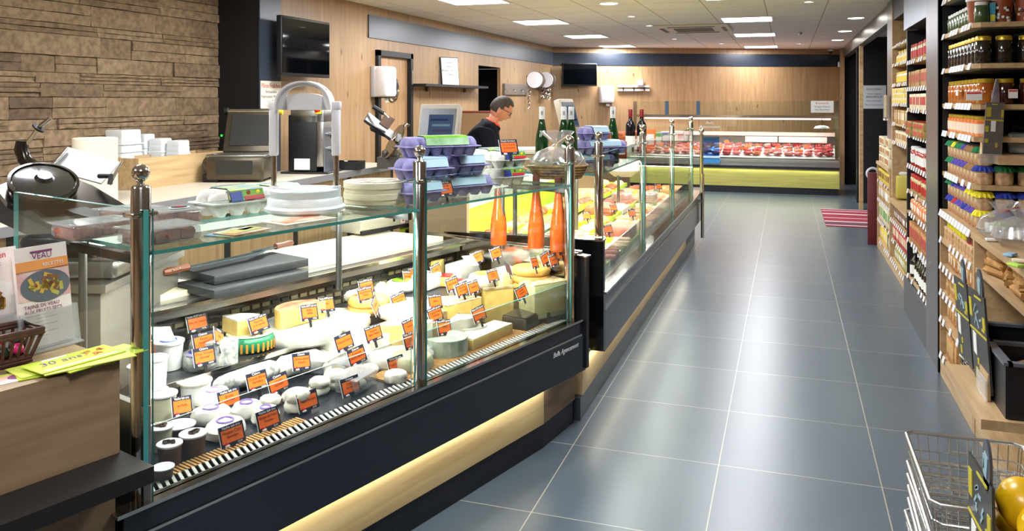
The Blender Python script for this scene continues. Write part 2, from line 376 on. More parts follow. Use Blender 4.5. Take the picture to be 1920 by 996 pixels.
# right side recesses
mb = MB(); mb.box((2.0, 13.85, CEIL/2), (1.96, .1, CEIL)); struct('wall_recess', mb, BLACK)
mb = MB(); mb.box((2.0, 17.0, CEIL/2), (1.96, .1, CEIL)); mb.box((2.9, 12, CEIL/2), (.1, 10, CEIL)); struct('wall_corridor', mb, BLACK)
mb = MB(); mb.box((XR+.02, 13.0, CEIL/2-.09), (.05, .12, CEIL-.18)); struct('trim_5', mb, OAKH)
mb = MB(); mb.box((XR+.04, (8.95+16.9)/2, 2.495), (.1, 16.9-8.95, .17)); struct('trim_6', mb, STEEL)
mb = MB(); mb.box((XR+.0, 8.85, CEIL/2), (.09, .42, CEIL)); struct('trim_7', mb, mat('grey_metal_post', (128,126,122), .35, .8))
# ---------------------------------------------------------------- ceiling lights
TROFF = emis('panel_light', (245,248,255), PANEL_E)
def troffer(x, y, lab, first=[None]):
    if first[0] is None:
        t = thing('ceiling_panel_light', lab, 'ceiling light', (x,y,CEIL), 0, 'square ceiling panel lights')
        mb = MB()
        for a in (-1,1): mb.box((a*.292,0,-.004),(.016,.6,.012)); mb.box((0,a*.292,-.004),(.568,.016,.012))
        mb.obj('frame', WHITE, t); mb = MB(); mb.box((0,0,-.002),(.568,.568,.004)); mb.obj('diffuser', TROFF, t); first[0] = t
    else: t = dup(first[0], (x,y,CEIL), 0, lab)
    area('panel_lamp', (x,y,CEIL-.02), (0,0,0), .56, .56, PANEL_W*(.75 if x > -1 else 1.35), (.98,.98,1.0))
k = 0
ordn = ['first','second','third','fourth','fifth']
for i, y in enumerate((7.45,9.8,12.2,14.6)): troffer(-2.92, y, 'square ceiling panel over the serving side, %s panel from the camera side' % ordn[i])
for i, y in enumerate((7.85,10.25,12.7,15.6)): troffer(-.465, y, 'square ceiling panel over the customer aisle, %s panel from the camera side' % ordn[i])
for y in (5.05,2.6,.2): troffer(-2.92, y, 'square ceiling panel high over the cheese counter, above the picture edge')
for y in (5.4,3.0,.5): troffer(-.465, y, 'square ceiling panel high over the start of the aisle, above the picture edge')
DOWN = emis('downlight_glow', (255,250,240), SPOT_E)
dmb = MB(); dmb.lathe([(.085,0),(.105,-.004),(.105,0)], (0,0,0), WHITE, 24, caps=False); dmb.cyl((0,0,-.002), .085, .002, DOWN, 24)
smb = MB(); smb.lathe([(.03,0),(.045,-.012),(.045,0)], (0,0,0), WHITE, 16, caps=False); smb.cyl((0,0,-.006), .03, .004, DOWN, 16)
dl = None
for x, y, lab in ((.77,10.55,'largest round downlight over the shelving side of the aisle'),(.77,12.5,'middle round downlight over the shelving side of the aisle'),(.77,14.3,'round downlight closest to the far wall, shelving side'),(-1.72,8.17,'round downlight over the deli counters near the top edge')):
    if dl is None: dl = dmb.obj('ceiling_downlight', loc=(x,y,CEIL)); o = dl
    else: o = dl.copy(); COL.objects.link(o); o.location = (x,y,CEIL)
    tag(o, lab, 'ceiling light', 'round ceiling downlights')
    l = bpy.data.lights.new('downlight_lamp','SPOT'); l.energy = DOWN_W; l.spot_size = 2.0; l.spot_blend = .8; l.shadow_soft_size = .08; l.color = (1,.97,.92)
    q = bpy.data.objects.new('downlight_lamp', l); COL.objects.link(q); q.location = (x,y,CEIL-.03)
sl = None
for x, y, lab in ((-1.72,9.42,'small ceiling spot just before the air conditioner'),(-1.71,10.66,'small ceiling spot touching the air conditioner corner'),(-1.7,13.1,'small ceiling spot beyond the air conditioner'),(-1.08,14.4,'small ceiling spot between the last two panel lights'),(.18,14.87,'small ceiling spot near the far end of the aisle'),(.195,8.58,'small ceiling spot at the top edge above the aisle')):
    if sl is None: sl = smb.obj('ceiling_spot', loc=(x,y,CEIL)); o = sl
    else: o = sl.copy(); COL.objects.link(o); o.location = (x,y,CEIL)
    tag(o, lab, 'ceiling spot', 'small ceiling spots')
    l = bpy.data.lights.new('spot_lamp','SPOT'); l.energy = DOWN_W*.8; l.spot_size = 1.5; l.spot_blend = .8; l.shadow_soft_size = .03; l.color = (1,.96,.9)
    q = bpy.data.objects.new('spot_lamp', l); COL.objects.link(q); q.location = (x,y,CEIL-.03)
# real spots washing the far wall and the fascia
for x, y in ((-.3,15.6),(-2.6,14.75)):
    l = bpy.data.lights.new('wash_lamp','SPOT'); l.energy = 45; l.spot_size = 1.9; l.spot_blend = .9; l.shadow_soft_size = .06; l.color = (1,.95,.85)
    q = bpy.data.objects.new('wash_lamp', l); COL.objects.link(q); q.location = (x,y,CEIL-.04)
mb = MB(); mb.lathe([(.02,0),(.03,-.01),(.012,-.03),(.03,-.035),(.03,-.038)], (0,0,0), CHROME, 12); tag(mb.obj('fire_sprinkler', loc=onz(1501,60,0).lerp(onz(1501,60,0),0)*0+Vector((at(1501,60,.98*F/128).x, at(1501,60,.98*F/128).y, CEIL))), 'small fire sprinkler head on the ceiling above the aisle', 'sprinkler')
# air conditioner cassette
t = thing('air_conditioner', 'flat square cassette air conditioner with slatted grille set in the ceiling', 'air conditioner', (-1.2,11.3,CEIL))
mb = MB(); mb.box((0,0,-.012),(.95,1.15,.024), bev=.008); mb.obj('panel', mat('ac_cream', (222,214,196), .5), t)
mb = MB()
for i in range(14): mb.box((0,-.24+i*.037,-.028),(.5,.016,.008))
mb.obj('grille', mat('ac_grille', (120,112,100), .5), t)
for a, (x, y, sx, sy) in enumerate(((0,-.44,.6,.05),(0,.44,.6,.05),(-.4,0,.05,.6),(.4,0,.05,.6))):
    mb = MB(); mb.box((x,y,-.026),(sx,sy,.006)); mb.obj('air_slot', BLACK, t)
# security camera + sensor on far wall
p = onfar(1558, 96, .05); t = thing('security_camera', 'small white dome security camera at the top of the far wall corner', 'camera', p)
mb = MB(); mb.cyl((0,0,0), .05, .03, n=16); mb.obj('housing', WHITE, t); mb = MB(); mb.sphere((0,0,-.005), .04); mb.obj('lens_dome', BLACKG, t)
p = onfar(1574, 121, .02); mb = MB(); mb.box((0,0,0),(.06,.04,.1), rz=af, bev=.01); tag(mb.obj('alarm_sensor', WHITE, loc=p), 'small white alarm sensor at the end of the dark band', 'sensor')
# ================================================================ COUNTER 1 (cheese)
MC1 = Matrix.Translation((S1.x,S1.y,0)) @ Matrix.Rotation(A1, 4, 'Z')   # local x = u, local y = -n
def c1(name, label, cat, group=None):
    t = thing(name, label, cat, (S1.x,S1.y,0), A1, group); return t
def bx1(mb, u0, u1, n0, n1, z0, z1, m=None, bev=0): return mb.box(((u0+u1)/2, -(n0+n1)/2, (z0+z1)/2), (abs(u1-u0), abs(n1-n0), z1-z0), m, bev=bev)
case = c1('cheese_display_case', 'glass cheese display case with navy lacquered front, chrome posts and oak plinth strip', 'display case')
mb = MB(); bx1(mb, -.08, 2.2, -.45, .012, .485, .548); mb.obj('upper_front_panel', NAVY, case)
mb = MB(); bx1(mb, -.08, 2.2, -.4, .02, .31, .478); mb.obj('lower_front_panel', NAVY, case)
mb = MB(); bx1(mb, -.08, 2.2, -.02, .018, .476, .487); mb.obj('groove_strip', CHROME, case)
mb = MB(); bx1(mb, -.08, 1.95, -.3, -.055, .112, .32); mb.obj('plinth_board', PLINTH, case)
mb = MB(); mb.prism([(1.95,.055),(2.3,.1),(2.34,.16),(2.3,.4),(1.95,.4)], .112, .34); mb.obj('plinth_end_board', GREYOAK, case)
mb = MB(); mb.prism([(-.08,.06),(1.95,.06),(2.28,.1),(2.34,.16),(2.3,.5),(-.08,.5)], 0, .112); mb.obj('kick_board', mat('kick_black', (22,24,32), .4), case)
mb = MB(); bx1(mb, -.1, 2.2, -.03, .02, .546, .556); mb.obj('bottom_rail', CHROME, case)
mb = MB(); bx1(mb, 0, 2.18, -.5, -.03, .535, .546); mb.obj('display_deck', mat('deck_slate', (38,40,44), .35), case)
# air grille
mb = MB()
for i in range(100):
    u = .02+i*.0215
    mb.box((u, .065, .5495), (.009, .05, .006), mat('grille_white', (214,214,205), .4), rz=-.35)
mb.box((1.09,.065,.547),(2.16,.056,.002), BLACK); mb.obj('air_grille', None, case)['kind'] = 'stuff'
# bamboo mats
mb = MB(); bam = mat('bamboo', (226,170,96), .5, var=.25, scale=60); 
for i in range(90):
    u = 1.02+i*.0128
    if u > 2.17: break
    mb.box((u, .16, .551), (.007, .15, .006))
mb.obj('bamboo_mat', bam, case)
mb = MB()
for i in range(60):
    u = .04+i*.0128
    if u > .6: break
    mb.box((u, .115, .5495), (.007, .05, .005))
mb.obj('bamboo_mat', bam, case)
mb = MB(); bx1(mb, .0, 1.25, -.78, -.535, .55, .64); mb.obj('upper_step', mat('deck_slate'), case)
mb = MB(); bx1(mb, .0, 1.25, -.538, -.53, .625, .643); mb.obj('step_edge', CHROME, case)
mb = MB(); mb.prism([(1.27,.5),(2.18,.44),(2.18,.95),(1.27,.78)], .535, .68); mb.obj('rear_shelf', mat('deck_slate'), case)
# vented back
mb = MB(); bx1(mb, 0, 2.18, -.80, -.78, .55, .83, mat('vent_back', (40,38,34), .3))
for i in range(44):
    for k in range(3): mb.box((.03+i*.049, .777, .69+k*.035), (.036,.008,.016), mat('vent_slot', (100,92,70), .4) if (i//2+k) % 3 else BLACK)
mb.obj('vented_back', None, case)
mb = MB(); bx1(mb, 0, 2.18, -.74, -.70, .835, .85); mb.obj('rear_rail', CHROME, case)
mb = MB(); bx1(mb, 0, 2.18, -.80, -.74, .80, .858, STEEL); mb.obj('rear_ledge', None, case)
# end panels
mb = MB(); bx1(mb, -.02, 0, -.78, -.0, .50, .80); bx1(mb, -.02, 0, -.06, -.0, .50, .62); mb.obj('end_panel', STEEL, case)
mb = MB(); bx1(mb, 2.19, 2.235, -1.05, -.03, .5, .862, mat('divider_mirror',(190,188,180),.12,1)); bx1(mb, 2.18, 2.20, -1.05, -.03, .845, .866, CHROME); bx1(mb, 2.235, 2.255, -1.05, -.03, .845, .866, CHROME); mb.obj('divider_rail', None, case)
mb = MB(); bx1(mb, 2.19, 2.215, -.04, .03, .12+.2, .85, mat('corner_bar', (70,72,76), .25, .8)); bx1(mb, 2.185, 2.225, -.05, .035, .85, .857, CHROME); mb.obj('corner_bar', None, case)
def post(parent, loc, top=1.375, z0=.55, r=.025):
    mb = MB(); mb.lathe([(r,z0),(r,top-.006),(r-.004,top)], (0,0,0), None, 24); p = mb.obj('post', CHROME, parent); p.location = loc
    mb = MB(); mb.sphere((0,0,top+.034), .023, n=18, k=12); mb.lathe([(.012,top),(.008,top+.006),(.012,top+.014)], n=12); mb.obj('ball_finial', CHROME, p)
    mb = MB(); mb.box((0,0,1.30),(.075,.05,.012), bev=.004); mb.obj('glass_clip', CHROME, p)
    return p
for px_, n_ in ((264,-.035),(787,-.035),(1068,-.035)):
    r = (px_-CX)/F; v = Vector((CT*r-ST, ST*r+CT, 0)); D = (S1.xy.dot(N1.xy)+n_)/v.dot(N1)
    P = v*D; u_, nn = un(Vector((P.x,P.y,0))); post(case, (u_, -nn, 0))
G = [0.0, 1.185, 2.17]
mb = MB(); mb.pane((.012,.012,0),(1.03,.012,0),.556,1.314); mb.obj('front_glass', None, case)
mb = MB(); mb.pane((1.09,.01,0),(2.11,.01,0),.556,1.314); mb.obj('front_glass', None, case)
mb = MB(); mb.pane((.02,.03,0),(1.03,.03,0),.556,.735,.005,TINT,mat('pane_edge_grey',(150,160,155),.3)); mb.obj('low_inner_glass', None, case)
mb = MB(); mb.pane((1.09,.03,0),(2.11,.03,0),.556,.735,.005,TINT); mb.obj('low_inner_glass', None, case)
mb = MB(); mb.pane((-.016,-.004,0),(-.016,.73,0),.62,1.314,.014); mb.obj('end_glass', None, case)
mb = MB(); mb.pane((2.17,.06,0),(2.17,.5,0),.87,1.314,.008); mb.obj('end_glass', None, case)
mb = MB(); mb.slab([(.02,.02),(1.04,.02),(1.04,.42),(.02,.42)], 1.19, 1.2); mb.obj('top_shelf', None, case)
mb = MB(); mb.slab([(1.05,.02),(2.15,.02),(2.15,.42),(1.05,.42)], 1.19, 1.2); mb.obj('top_shelf', None, case)
for x_ in (.02,1.045,2.14): mb = MB(); mb.box((x_,.25,1.17),(.02,.40,.025)); mb.obj('shelf_bracket', BLACK, case)
for u in (.04,1.045,2.14):
    mb = MB(); mb.cyl((u,.43,.85), .012, .33, n=10); mb.obj('rear_post', DSTEEL, case)
mb = MB(); mb.box((1.1,.40,1.178),(2.1,.03,.02)); mb.obj('led_tube', emis('led_tube', (255,250,240), 3), case)
area('case_lamp', MC1 @ Vector((1.1,.36,1.165)), (0.25,0,A1), 2.0, .04, TUBE_W, (1,.96,.88))
area('case_lamp', MC1 @ Vector((1.1,.10,1.18)), (-.15,0,A1), 2.0, .03, TUBE_W*.8, (1,.96,.88))
# plinth LED
area('plinth_lamp', MC1 @ Vector((.95,.02,.305)), (.5,0,A1), 2.0, .02, 3.2, (1,.95,.8))
text_obj('lettering', 'Bella Agencement', .032, mat('silver_script', (225,228,225), .3), case, (2.02,-.0215,.447), (PI/2,0,0), shear=.35, wmax=.22)
# white worktops behind the case
def boardpoly(a, b, z, depth, name, label, cat, m=CREAM, th=.03, cut=None):
    ua, na = un(onz(a[0],a[1],z)); ub, nb = un(onz(b[0],b[1],z)); t = c1(name, label, cat)
    mb = MB(); q = cut or [(ua,-na),(ub,-nb),(ub-.05,-nb+depth),(ua,-na+depth)]; mb.prism(q, z-th, z); mb.obj('board', m, t)
    mb = MB(); mb.prism([(x, y) for x, y in [(q[0][0]+.01,q[0][1]+.02),(q[1][0]-.02,q[1][1]+.02),(q[2][0]-.02,q[2][1]-.02),(q[3][0]+.01,q[3][1]-.02)]], .0, z-th); mb.obj('cabinet', mat('cabinet_taupe', (120,100,72), .5), t); return t
boardpoly((149,585),(402,533),.88,.36,'worktop','cream serving worktop behind the tub end of the cheese case','worktop')
boardpoly((579,496),(831,443.6),.88,.42,'worktop','cream serving worktop behind the far half of the cheese case','worktop')
# inside fill between: steel bench
tb = c1('service_bench','steel bench under the black slate boards behind the cheese case','bench'); mb = MB(); mb.box((1.06,1.0,.42),(.62,.36,.84)); mb.obj('bench_body', mat('cabinet_taupe'), tb); mb = MB(); mb.box((1.06,.98,.85),(.62,.4,.02)); mb.obj('bench_top', STEEL, tb)
# ================================================================ CHECKOUT DESK on the left
desk = c1('checkout_desk', 'grey oak checkout desk with black bag ledge beside the cheese case', 'desk')
mb = MB(); bx1(mb, -2.2, -.084, -.55, 0, .708, .942); mb.obj('desk_top_block', wood('desk_oak', (158,134,102), (132,108,78), 0, grain=10, knots=False), desk)
mb = MB(); bx1(mb, -2.2, -.076, -.4, .1425, .668, .708); mb.obj('bag_ledge', mat('ledge_black', (26,25,27), .45), desk)
mb = MB(); bx1(mb, -2.2, -.09, -.5, -.01, 0, .668); mb.obj('desk_base', MATS['desk_oak'], desk)
# ================================================================ COUNTER 2 (long)
X2, Y2a, Y2b = -.91, 4.22, 9.35
KX = -.98
c2 = thing('deli_display_case', 'long deli display case with navy front, chrome posts and oak plinth running down the aisle', 'display case', (X2, Y2a, 0))
def b2(mb, x0, x1, y0, y1, z0, z1, m=None): return mb.box(((x0+x1)/2-X2, (y0+y1)/2-Y2a, (z0+z1)/2), (x1-x0, y1-y0, z1-z0), m)
mb = MB(); b2(mb, -1.3, X2-.01, Y2a, Y2b, .50, .582); mb.obj('upper_front_panel', NAVY, c2)
mb = MB(); b2(mb, -1.3, X2, Y2a, Y2b, .28, .492); mb.obj('lower_front_panel', NAVY, c2)
mb = MB(); b2(mb, -1.0, X2-.004, Y2a, Y2b, .49, .5); mb.obj('groove_strip', CHROME, c2)
mb = MB(); b2(mb, -1.3, KX, Y2a-.2, Y2b-.9, .112, .3); mb.obj('plinth_board', PLINTHY, c2)
mb = MB(); b2(mb, -1.3, KX+.001, Y2b-.9, Y2b-.1, .112, .3); mb.obj('plinth_end_board', mat('kick_black'), c2)
mb = MB(); b2(mb, -1.6, KX, Y2a-.25, Y2b-.1, 0, .112); mb.obj('kick_board', mat('kick_slate', (52,58,68), .3), c2)
mb = MB(); b2(mb, X2-.06, X2+.01, Y2a, Y2b+.02, .58, .592); mb.obj('bottom_rail', CHROME, c2)
mb = MB(); b2(mb, -2.05, X2-.05, Y2a+.02, Y2b, .56, .59); mb.obj('display_deck', mat('deck_grey', (150,150,140), .35), c2)
mb = MB(); b2(mb, -2.05, X2+.0, Y2a-.03, Y2a+.005, .29, .868); mb.obj('end_panel', BLACKG, c2)
mb = MB(); b2(mb, -2.05, X2+.0, Y2a-.035, Y2a+.03, .862, .87); mb.obj('end_panel_trim', CHROME, c2)
mb = MB(); b2(mb, -2.1, -2.05, Y2a, Y2b, 0, .88, mat('back_lime', (196,214,50), .5)); mb.obj('rear_panel', None, c2)
mb = MB(); b2(mb, -2.24, -2.0, Y2a, Y2b, .88, .91); mb.obj('rear_worktop', CREAM, c2)
P2 = [4.32,5.72,7.25,8.75]
for i, y in enumerate(P2): post(c2, (-.965-X2, y-Y2a, 0), 1.375, .868 if i == 0 else .585, .023)
for i in range(3):
    mb = MB(); mb.pane((-.95-X2, P2[i]+.03-Y2a,0),(-.95-X2,P2[i+1]-.03-Y2a,0),.59,1.314); mb.obj('front_glass', None, c2)
    mb = MB(); mb.slab([(-.965-X2,P2[i]+.02-Y2a),(-.965-X2,P2[i+1]-.02-Y2a),(-1.42-X2,P2[i+1]-.02-Y2a),(-1.42-X2,P2[i]+.02-Y2a)], 1.19, 1.2); mb.obj('top_shelf', None, c2)
    mb = MB(); mb.pane((-.975-X2, P2[i]+.03-Y2a,0),(-.975-X2,P2[i+1]-.03-Y2a,0),.59,.76,.005,TINT); mb.obj('low_inner_glass', None, c2)
for y in P2:
    mb = MB(); mb.cyl((-1.44-X2, y-Y2a, .59), .013, .6, n=10); mb.obj('rear_post', DSTEEL, c2)
mb = MB(); mb.pane((-.97-X2, .1,0),(-1.42-X2,.1,0),.88,1.314); mb.obj('end_glass', None, c2)
mb = MB(); mb.pane((-.97-X2, P2[3]-Y2a,0),(-1.42-X2,P2[3]-Y2a,0),.60,1.314); mb.obj('end_glass', None, c2)
mb = MB(); b2(mb, -1.40,-1.37,4.35,8.7,1.17,1.19); mb.obj('led_tube', MATS['led_tube'], c2)
area('case_lamp', (-1.36,6.5,1.165), (0,.25,0), .04, 4.3, TUBE_W*3.2, (1,.97,.86))
area('case_lamp', (-1.02,6.5,1.18), (0,.1,0), .03, 4.3, TUBE_W*1.6, (1,.97,.86))
area('plinth_lamp', (-.95,6.2,.275), (0,.5,0), .02, 4.2, 5, (1,.95,.8))
# end posts
mb = MB(); mb.cyl((-.93-X2, 9.5-Y2a, .3), .02, .92, n=16); mb.sphere((-.93-X2,9.5-Y2a,1.25), .03); mb.obj('end_post', CHROME, c2)
mb = MB(); b2(mb, -1.5, X2+.0, 9.35, 9.62, .55, .595); mb.obj('end_shelf', STEEL, c2)
mb = MB(); mb.cyl((-.88-X2, 9.1-Y2a, .1), .018, .7, n=16); mb.box((-.9-X2,9.1-Y2a,.5),(.06,.03,.03)); mb.obj('bumper_post', CHROME, c2)
# ================================================================ MEAT COUNTER (far)
YM = 14.69
mc = thing('meat_display_case', 'meat display case with tall glass and pale lit wooden front at the far end', 'display case', (-.85, YM, 0))
def b3(mb, x0, x1, y0, y1, z0, z1, m=None): return mb.box(((x0+x1)/2+.85, (y0+y1)/2-YM, (z0+z1)/2), (x1-x0, y1-y0, z1-z0), m)
mb = MB(); b3(mb, -2.7,.8,YM+.02,YM+.9,0,.113); mb.obj('kick_board', mat('kick_black'), mc)
mb = MB(); b3(mb, -2.7,.82,YM,YM+.9,.113,.43); mb.obj('front_board', wood('lime_oak', (200,196,110), (176,170,84), 0, knots=False), mc)
mb = MB(); b3(mb, -2.7,.82,YM-.02,YM+.3,.43,.47, NAVY); b3(mb,-2.7,.82,YM+.01,YM+.3,.47,.53, STEEL); b3(mb,-2.7,.82,YM-.02,YM+.3,.53,.6, STEEL); b3(mb,-2.7,.82,YM-.04,YM+.02,.595,.612,CHROME); mb.obj('bumper_rail', None, mc)
mb = MB(); mb.add([(x+.85,y-YM,z) for x in (-2.7,.82) for y,z in ((YM+.02,.61),(YM+.85,.80),(YM+.85,.6),(YM+.02,.58))], [(0,1,5,4),(3,7,6,2),(0,3,2,1),(4,5,6,7),(1,2,6,5),(0,4,7,3)]); mb.obj('display_deck', mat('deck_white', (225,222,220), .4), mc)
mb = MB(); b3(mb,-2.7,.82,YM+.9,YM+1.0,0,.98); mb.obj('rear_panel', STEEL, mc)
mb = MB(); mb.pane((-1.5+.85,.0,0),(.8+.85,.0,0),.61,1.32,.008); mb.obj('front_glass', None, mc)
mb = MB(); mb.pane((-2.65+.85,.0,0),(-1.52+.85,.0,0),.61,1.32,.008); mb.obj('front_glass', None, mc)
mb = MB(); mb.pane((-2.65+.85,.06,0),(.8+.85,.06,0),1.34,1.58,.008); mb.obj('upper_glass', None, mc)
mb = MB(); mb.slab([(-2.65+.85,.0),(.8+.85,.0),(.8+.85,.4),(-2.65+.85,.4)],1.315,1.325); mb.obj('top_shelf', None, mc)
mb = MB(); b3(mb,-2.65,.8,YM-.01,YM+.02,1.30,1.345,CHROME); mb.obj('shelf_rail', None, mc)
mb = MB(); b3(mb,-2.5,.7,YM+.35,YM+.39,1.26,1.285); mb.obj('led_tube', emis('meat_tube', (255,200,195), 5), mc)
area('meat_lamp', (-.85,YM+.3,1.25), (.1,0,0), 3.2, .05, 26, (1,.86,.82))
area('meat_plinth_lamp', (-.85,YM-.02,.42), (-.6,0,0), 3.3, .02, 5, (1,1,.7))
area('meat_front_lamp', (-.85,YM-.035,.59), (-.2,0,0), 3.3, .02, 3, (.9,1,.6))
for i, x in enumerate((-2.62,-2.05,-1.5,.78)):
    mb = MB(); b3(mb, x-.03,x+.03,YM+.03,YM+.08,1.32 if i in (1,2) else .6,1.585, mat('blue_post',(70,95,120),.3,.5) if i in (1,2) else CHROME); mb.obj('upright', None, mc)
mb = MB(); b3(mb,-2.6,.8,YM+.7,YM+.9,.96,1.02); mb.obj('slicing_board', mat('pink_white', (225,200,190), .5), mc)
# film covered corner, its blue light put into the film and plastic colours
mb = MB(); b3(mb,-1.42,-1.13,YM-.045,YM-.035,.62,.96, glassy('blue_lit_film',(.35,.6,.95),.1)); b3(mb,-1.44,-1.12,YM-.1,YM-.02,.50,.60, mat('blue_lit_plastic',(70,150,215),.35)); b3(mb,-1.44,-1.12,YM-.12,YM-.02,.595,.61, mat('pale_blue',(190,225,245),.3)); mb.obj('blue_corner_panel', None, mc)
text_obj('lettering', 'Bella\nAgencement', .07, mat('silver_script'), mc, (-.45,-.007,1.17), shear=.3)
# ================================================================ BACK COUNTER AND WALL
t = thing('back_counter', 'long back counter with pale grey top and wooden fronts along the wall', 'counter', (-3.8, 4.6, 0))
mb = MB(); mb.prism([(.29,-3.2),(.29,2.42),(-.28,2.42),(-.28,-3.2)], .965, 1.0); mb.obj('worktop', GREYTOP, t)
t2 = thing('counter_ledge', 'grey ledge filling the recess before the stone wall', 'ledge', (-4.27, 3.6, 0)); mb = MB(); mb.box((0,0,.983),(.37,4.0,.034), GREYTOP); mb.obj('ledge_top', None, t2); mb = MB(); mb.box((-.02,0,.48),(.30,4.0,.96), BLACK); mb.obj('ledge_base', None, t2)
mb = MB(); mb.box((.293,-.39,.975),(.012,5.6,.05)); mb.obj('front_edge', mat('edge_grey',(140,140,146),.4,.4), t)
y = -3.2
for i in range(7):
    w_ = .74; c = y+w_/2
    if i in (4,): pass
    mb = MB(); mb.box((.24,c,.5),(.02,w_-.01,.88)); mb.obj('front_door', wood('cab_oak',(168,138,100),(140,110,78),2), t); y += .8
    mb = MB(); mb.box((.236,y-.03,.5),(.018,.06,.88)); mb.obj('gap_panel', BLACK, t)
mb = MB(); mb.box((-.05,-.39,.47),(.5,5.6,.94)); mb.obj('carcass', BLACK, t)
# wooden box with tubs
p = onz(392, 338, 1.0)
q = onz(292, 352, 1.0)
bw = (p-q).length; an = math.atan2((p-q).y, (p-q).x)
t = thing('wooden_storage_box', 'open oak box on the back counter holding plastic tubs', 'box', (q+p)/2, an)
mb = MB(); mb.box((0,.006,.105),(bw+.32,.015,.21)); mb.obj('front_panel', OAKH, t)
for s in (-1,1): mb = MB(); mb.box((s*(bw/2+.153),.13,.105),(.015,.24,.21)); mb.obj('side_panel', OAKH, t)
mb = MB(); mb.box((0,.25,.105),(bw+.32,.015,.21)); mb.obj('back_panel', OAKH, t)
mb = MB(); mb.box((0,.13,.008),(bw+.3,.24,.014)); mb.obj('bottom_panel', OAKH, t)
tubm = mat('tub_frost', (222,228,230), .3, coat=.3)
tub0 = None
for px_, py_, wpx, lab in ((226,243,62,'tallest stack of frosted plastic tubs'),(270,251,34,'second tallest stack of frosted plastic tubs'),(301,259,36,'third stack of frosted plastic tubs'),(334,263,36,'shortest stack of frosted plastic tubs, towards the sealing machine')):
    D = 5.95 if px_ > 250 else 5.75
    a = at(px_, py_, D); wd = wpx*D/F; zb = 1.02; h = a.z-zb
    t = thing('plastic_tub_stack', lab+' in the oak box', 'tubs', (a.x,a.y,zb), an+.1, 'plastic tub stacks in the oak box')
    mb = MB(); n = 5
    for k in range(n):
        z0 = h-.1-k*(h-.1)/n; 
        mb.box((0,0,z0+.05),(wd*(.86+.03*k),wd*(.80+.02*k),.10), bev=.012); mb.box((0,0,z0),(wd*(.95+.01*k),wd*.9,.008), bev=.003)
    mb.obj('tubs', tubm, t)
# white roll on counter
p = at(186, 258, 4.75); mb = MB(); mb.lathe([(.118,0),(.12,.01),(.12,p.z-1.005),(.11,p.z-1.0),(.04,p.z-1.0),(.04,p.z-1.04)], n=32); tag(mb.obj('paper_roll', mat('roll_cream', (226,220,200), .6), loc=(p.x-.03,p.y,1.0)), 'large cream paper roll standing behind the meat slicer', 'paper roll')
# vacuum sealing machine
p = at(455, 336, 6.15); t = thing('sealing_machine', 'dark metal vacuum sealing machine with raised lid and green light', 'machine', (p.x,p.y,1.0), math.radians(20))
DG = mat('machine_bronze', (92,84,70), .35, .7); DG2 = mat('machine_dark', (40,40,38), .4)
mb = MB(); mb.box((0,0,.1),(.42,.4,.17), DG, bev=.02); mb.box((.0,-.205,.11),(.26,.01,.1), DG2); mb.obj('body', None, t)
for sx in (-1,1):
    for sy in (-1,1): mb = MB(); mb.cyl((sx*.17,sy*.15,0), .02, .02); mb.obj('foot', DG2, t)
mb = MB(); mb.box((0,-.02,.19),(.44,.3,.02), STEEL, bev=.005); mb.obj('chamber_rim', None, t)
M = Matrix.Translation((0,.16,.2)) @ Matrix.Rotation(math.radians(-22), 4, 'X')
mb = MB(); mb.box((0,0,.16),(.40,.04,.33), DG, M=M, bev=.01); mb.box((0,-.025,.17),(.3,.01,.25), DG2, M=M); mb.obj('lid', None, t)
mb = MB(); mb.tube([M@Vector((-.2,-.0,.34)),M@Vector((.2,0,.34))], .02, CHROME, 12); mb.obj('lid_bar', None, t)
for sx in (-1,1): mb = MB(); mb.tube([M@Vector((sx*.2,0,.34)),M@Vector((sx*.225,0,.34))], .03, mat('yellow_ring',(230,200,40),.4) if sx>0 else BLACK, 14); mb.obj('bar_cap', None, t)
mb = MB(); mb.sphere((-.19,.10,.33), .009, emis('green_led',(40,220,60),2)); mb.obj('status_light', None, t)
# roll dispenser next to the box
p = at(402, 335, 6.0); t = thing('tape_dispenser', 'small black tape dispenser with a round roll and grey cable', 'dispenser', (p.x-.02,p.y,1.0), .3)
mb = MB(); mb.box((0,0,.03),(.12,.09,.06), BLACK, bev=.01); mb.obj('base', None, t)
mb = MB(); mb.torus((0,0,0), .055, .02, mat('roll_brown',(70,60,50),.5), M=Matrix.Translation((0,0,.125)) @ Matrix.Rotation(PI/2,4,'X')); mb.obj('roll', None, t)
mb = MB(); mb.tube([(0,.03,.2),(.06,.02,.19),(.1,0,.14),(.1,-.02,.07),(.06,-.02,.03)], .006, mat('cable_grey',(130,150,160),.4)); mb.obj('cable', None, t)
# mincer cabinet
p = at(587, 322, 6.75); t = thing('meat_mincer', 'boxy black and steel meat mincer with a red stop button', 'machine', (p.x-.04,p.y+.05,1.0), math.radians(12))
mb = MB(); mb.box((-.02,0,.25),(.24,.34,.46), BLACK, bev=.008); mb.obj('left_housing', None, t)
mb = MB(); mb.box((-.02,-.176,.08),(.13,.006,.09), PAPER); mb.obj('label_plate', None, t)
mb = MB(); mb.box((.13,0,.27),(.06,.34,.42), STEEL, bev=.004); mb.box((.02,-.02,.47),(.28,.3,.1), STEEL, bev=.004); mb.obj('steel_housing', None, t)
mb = MB(); mb.box((.165,-.02,.2),(.008,.3,.36), mat('steel_blue',(150,160,175),.3,.8)); mb.obj('side_panel', None, t)
mb = MB(); mb.cyl((.12,-.19,.49), .028, .03, mat('yellow_ring'), 14, ); mb.obj('button_collar', None, t)
mb = MB(); mb.sphere((.12,-.2,.52), .026, mat('stop_red',(205,40,25),.4)); mb.obj('stop_button', None, t)
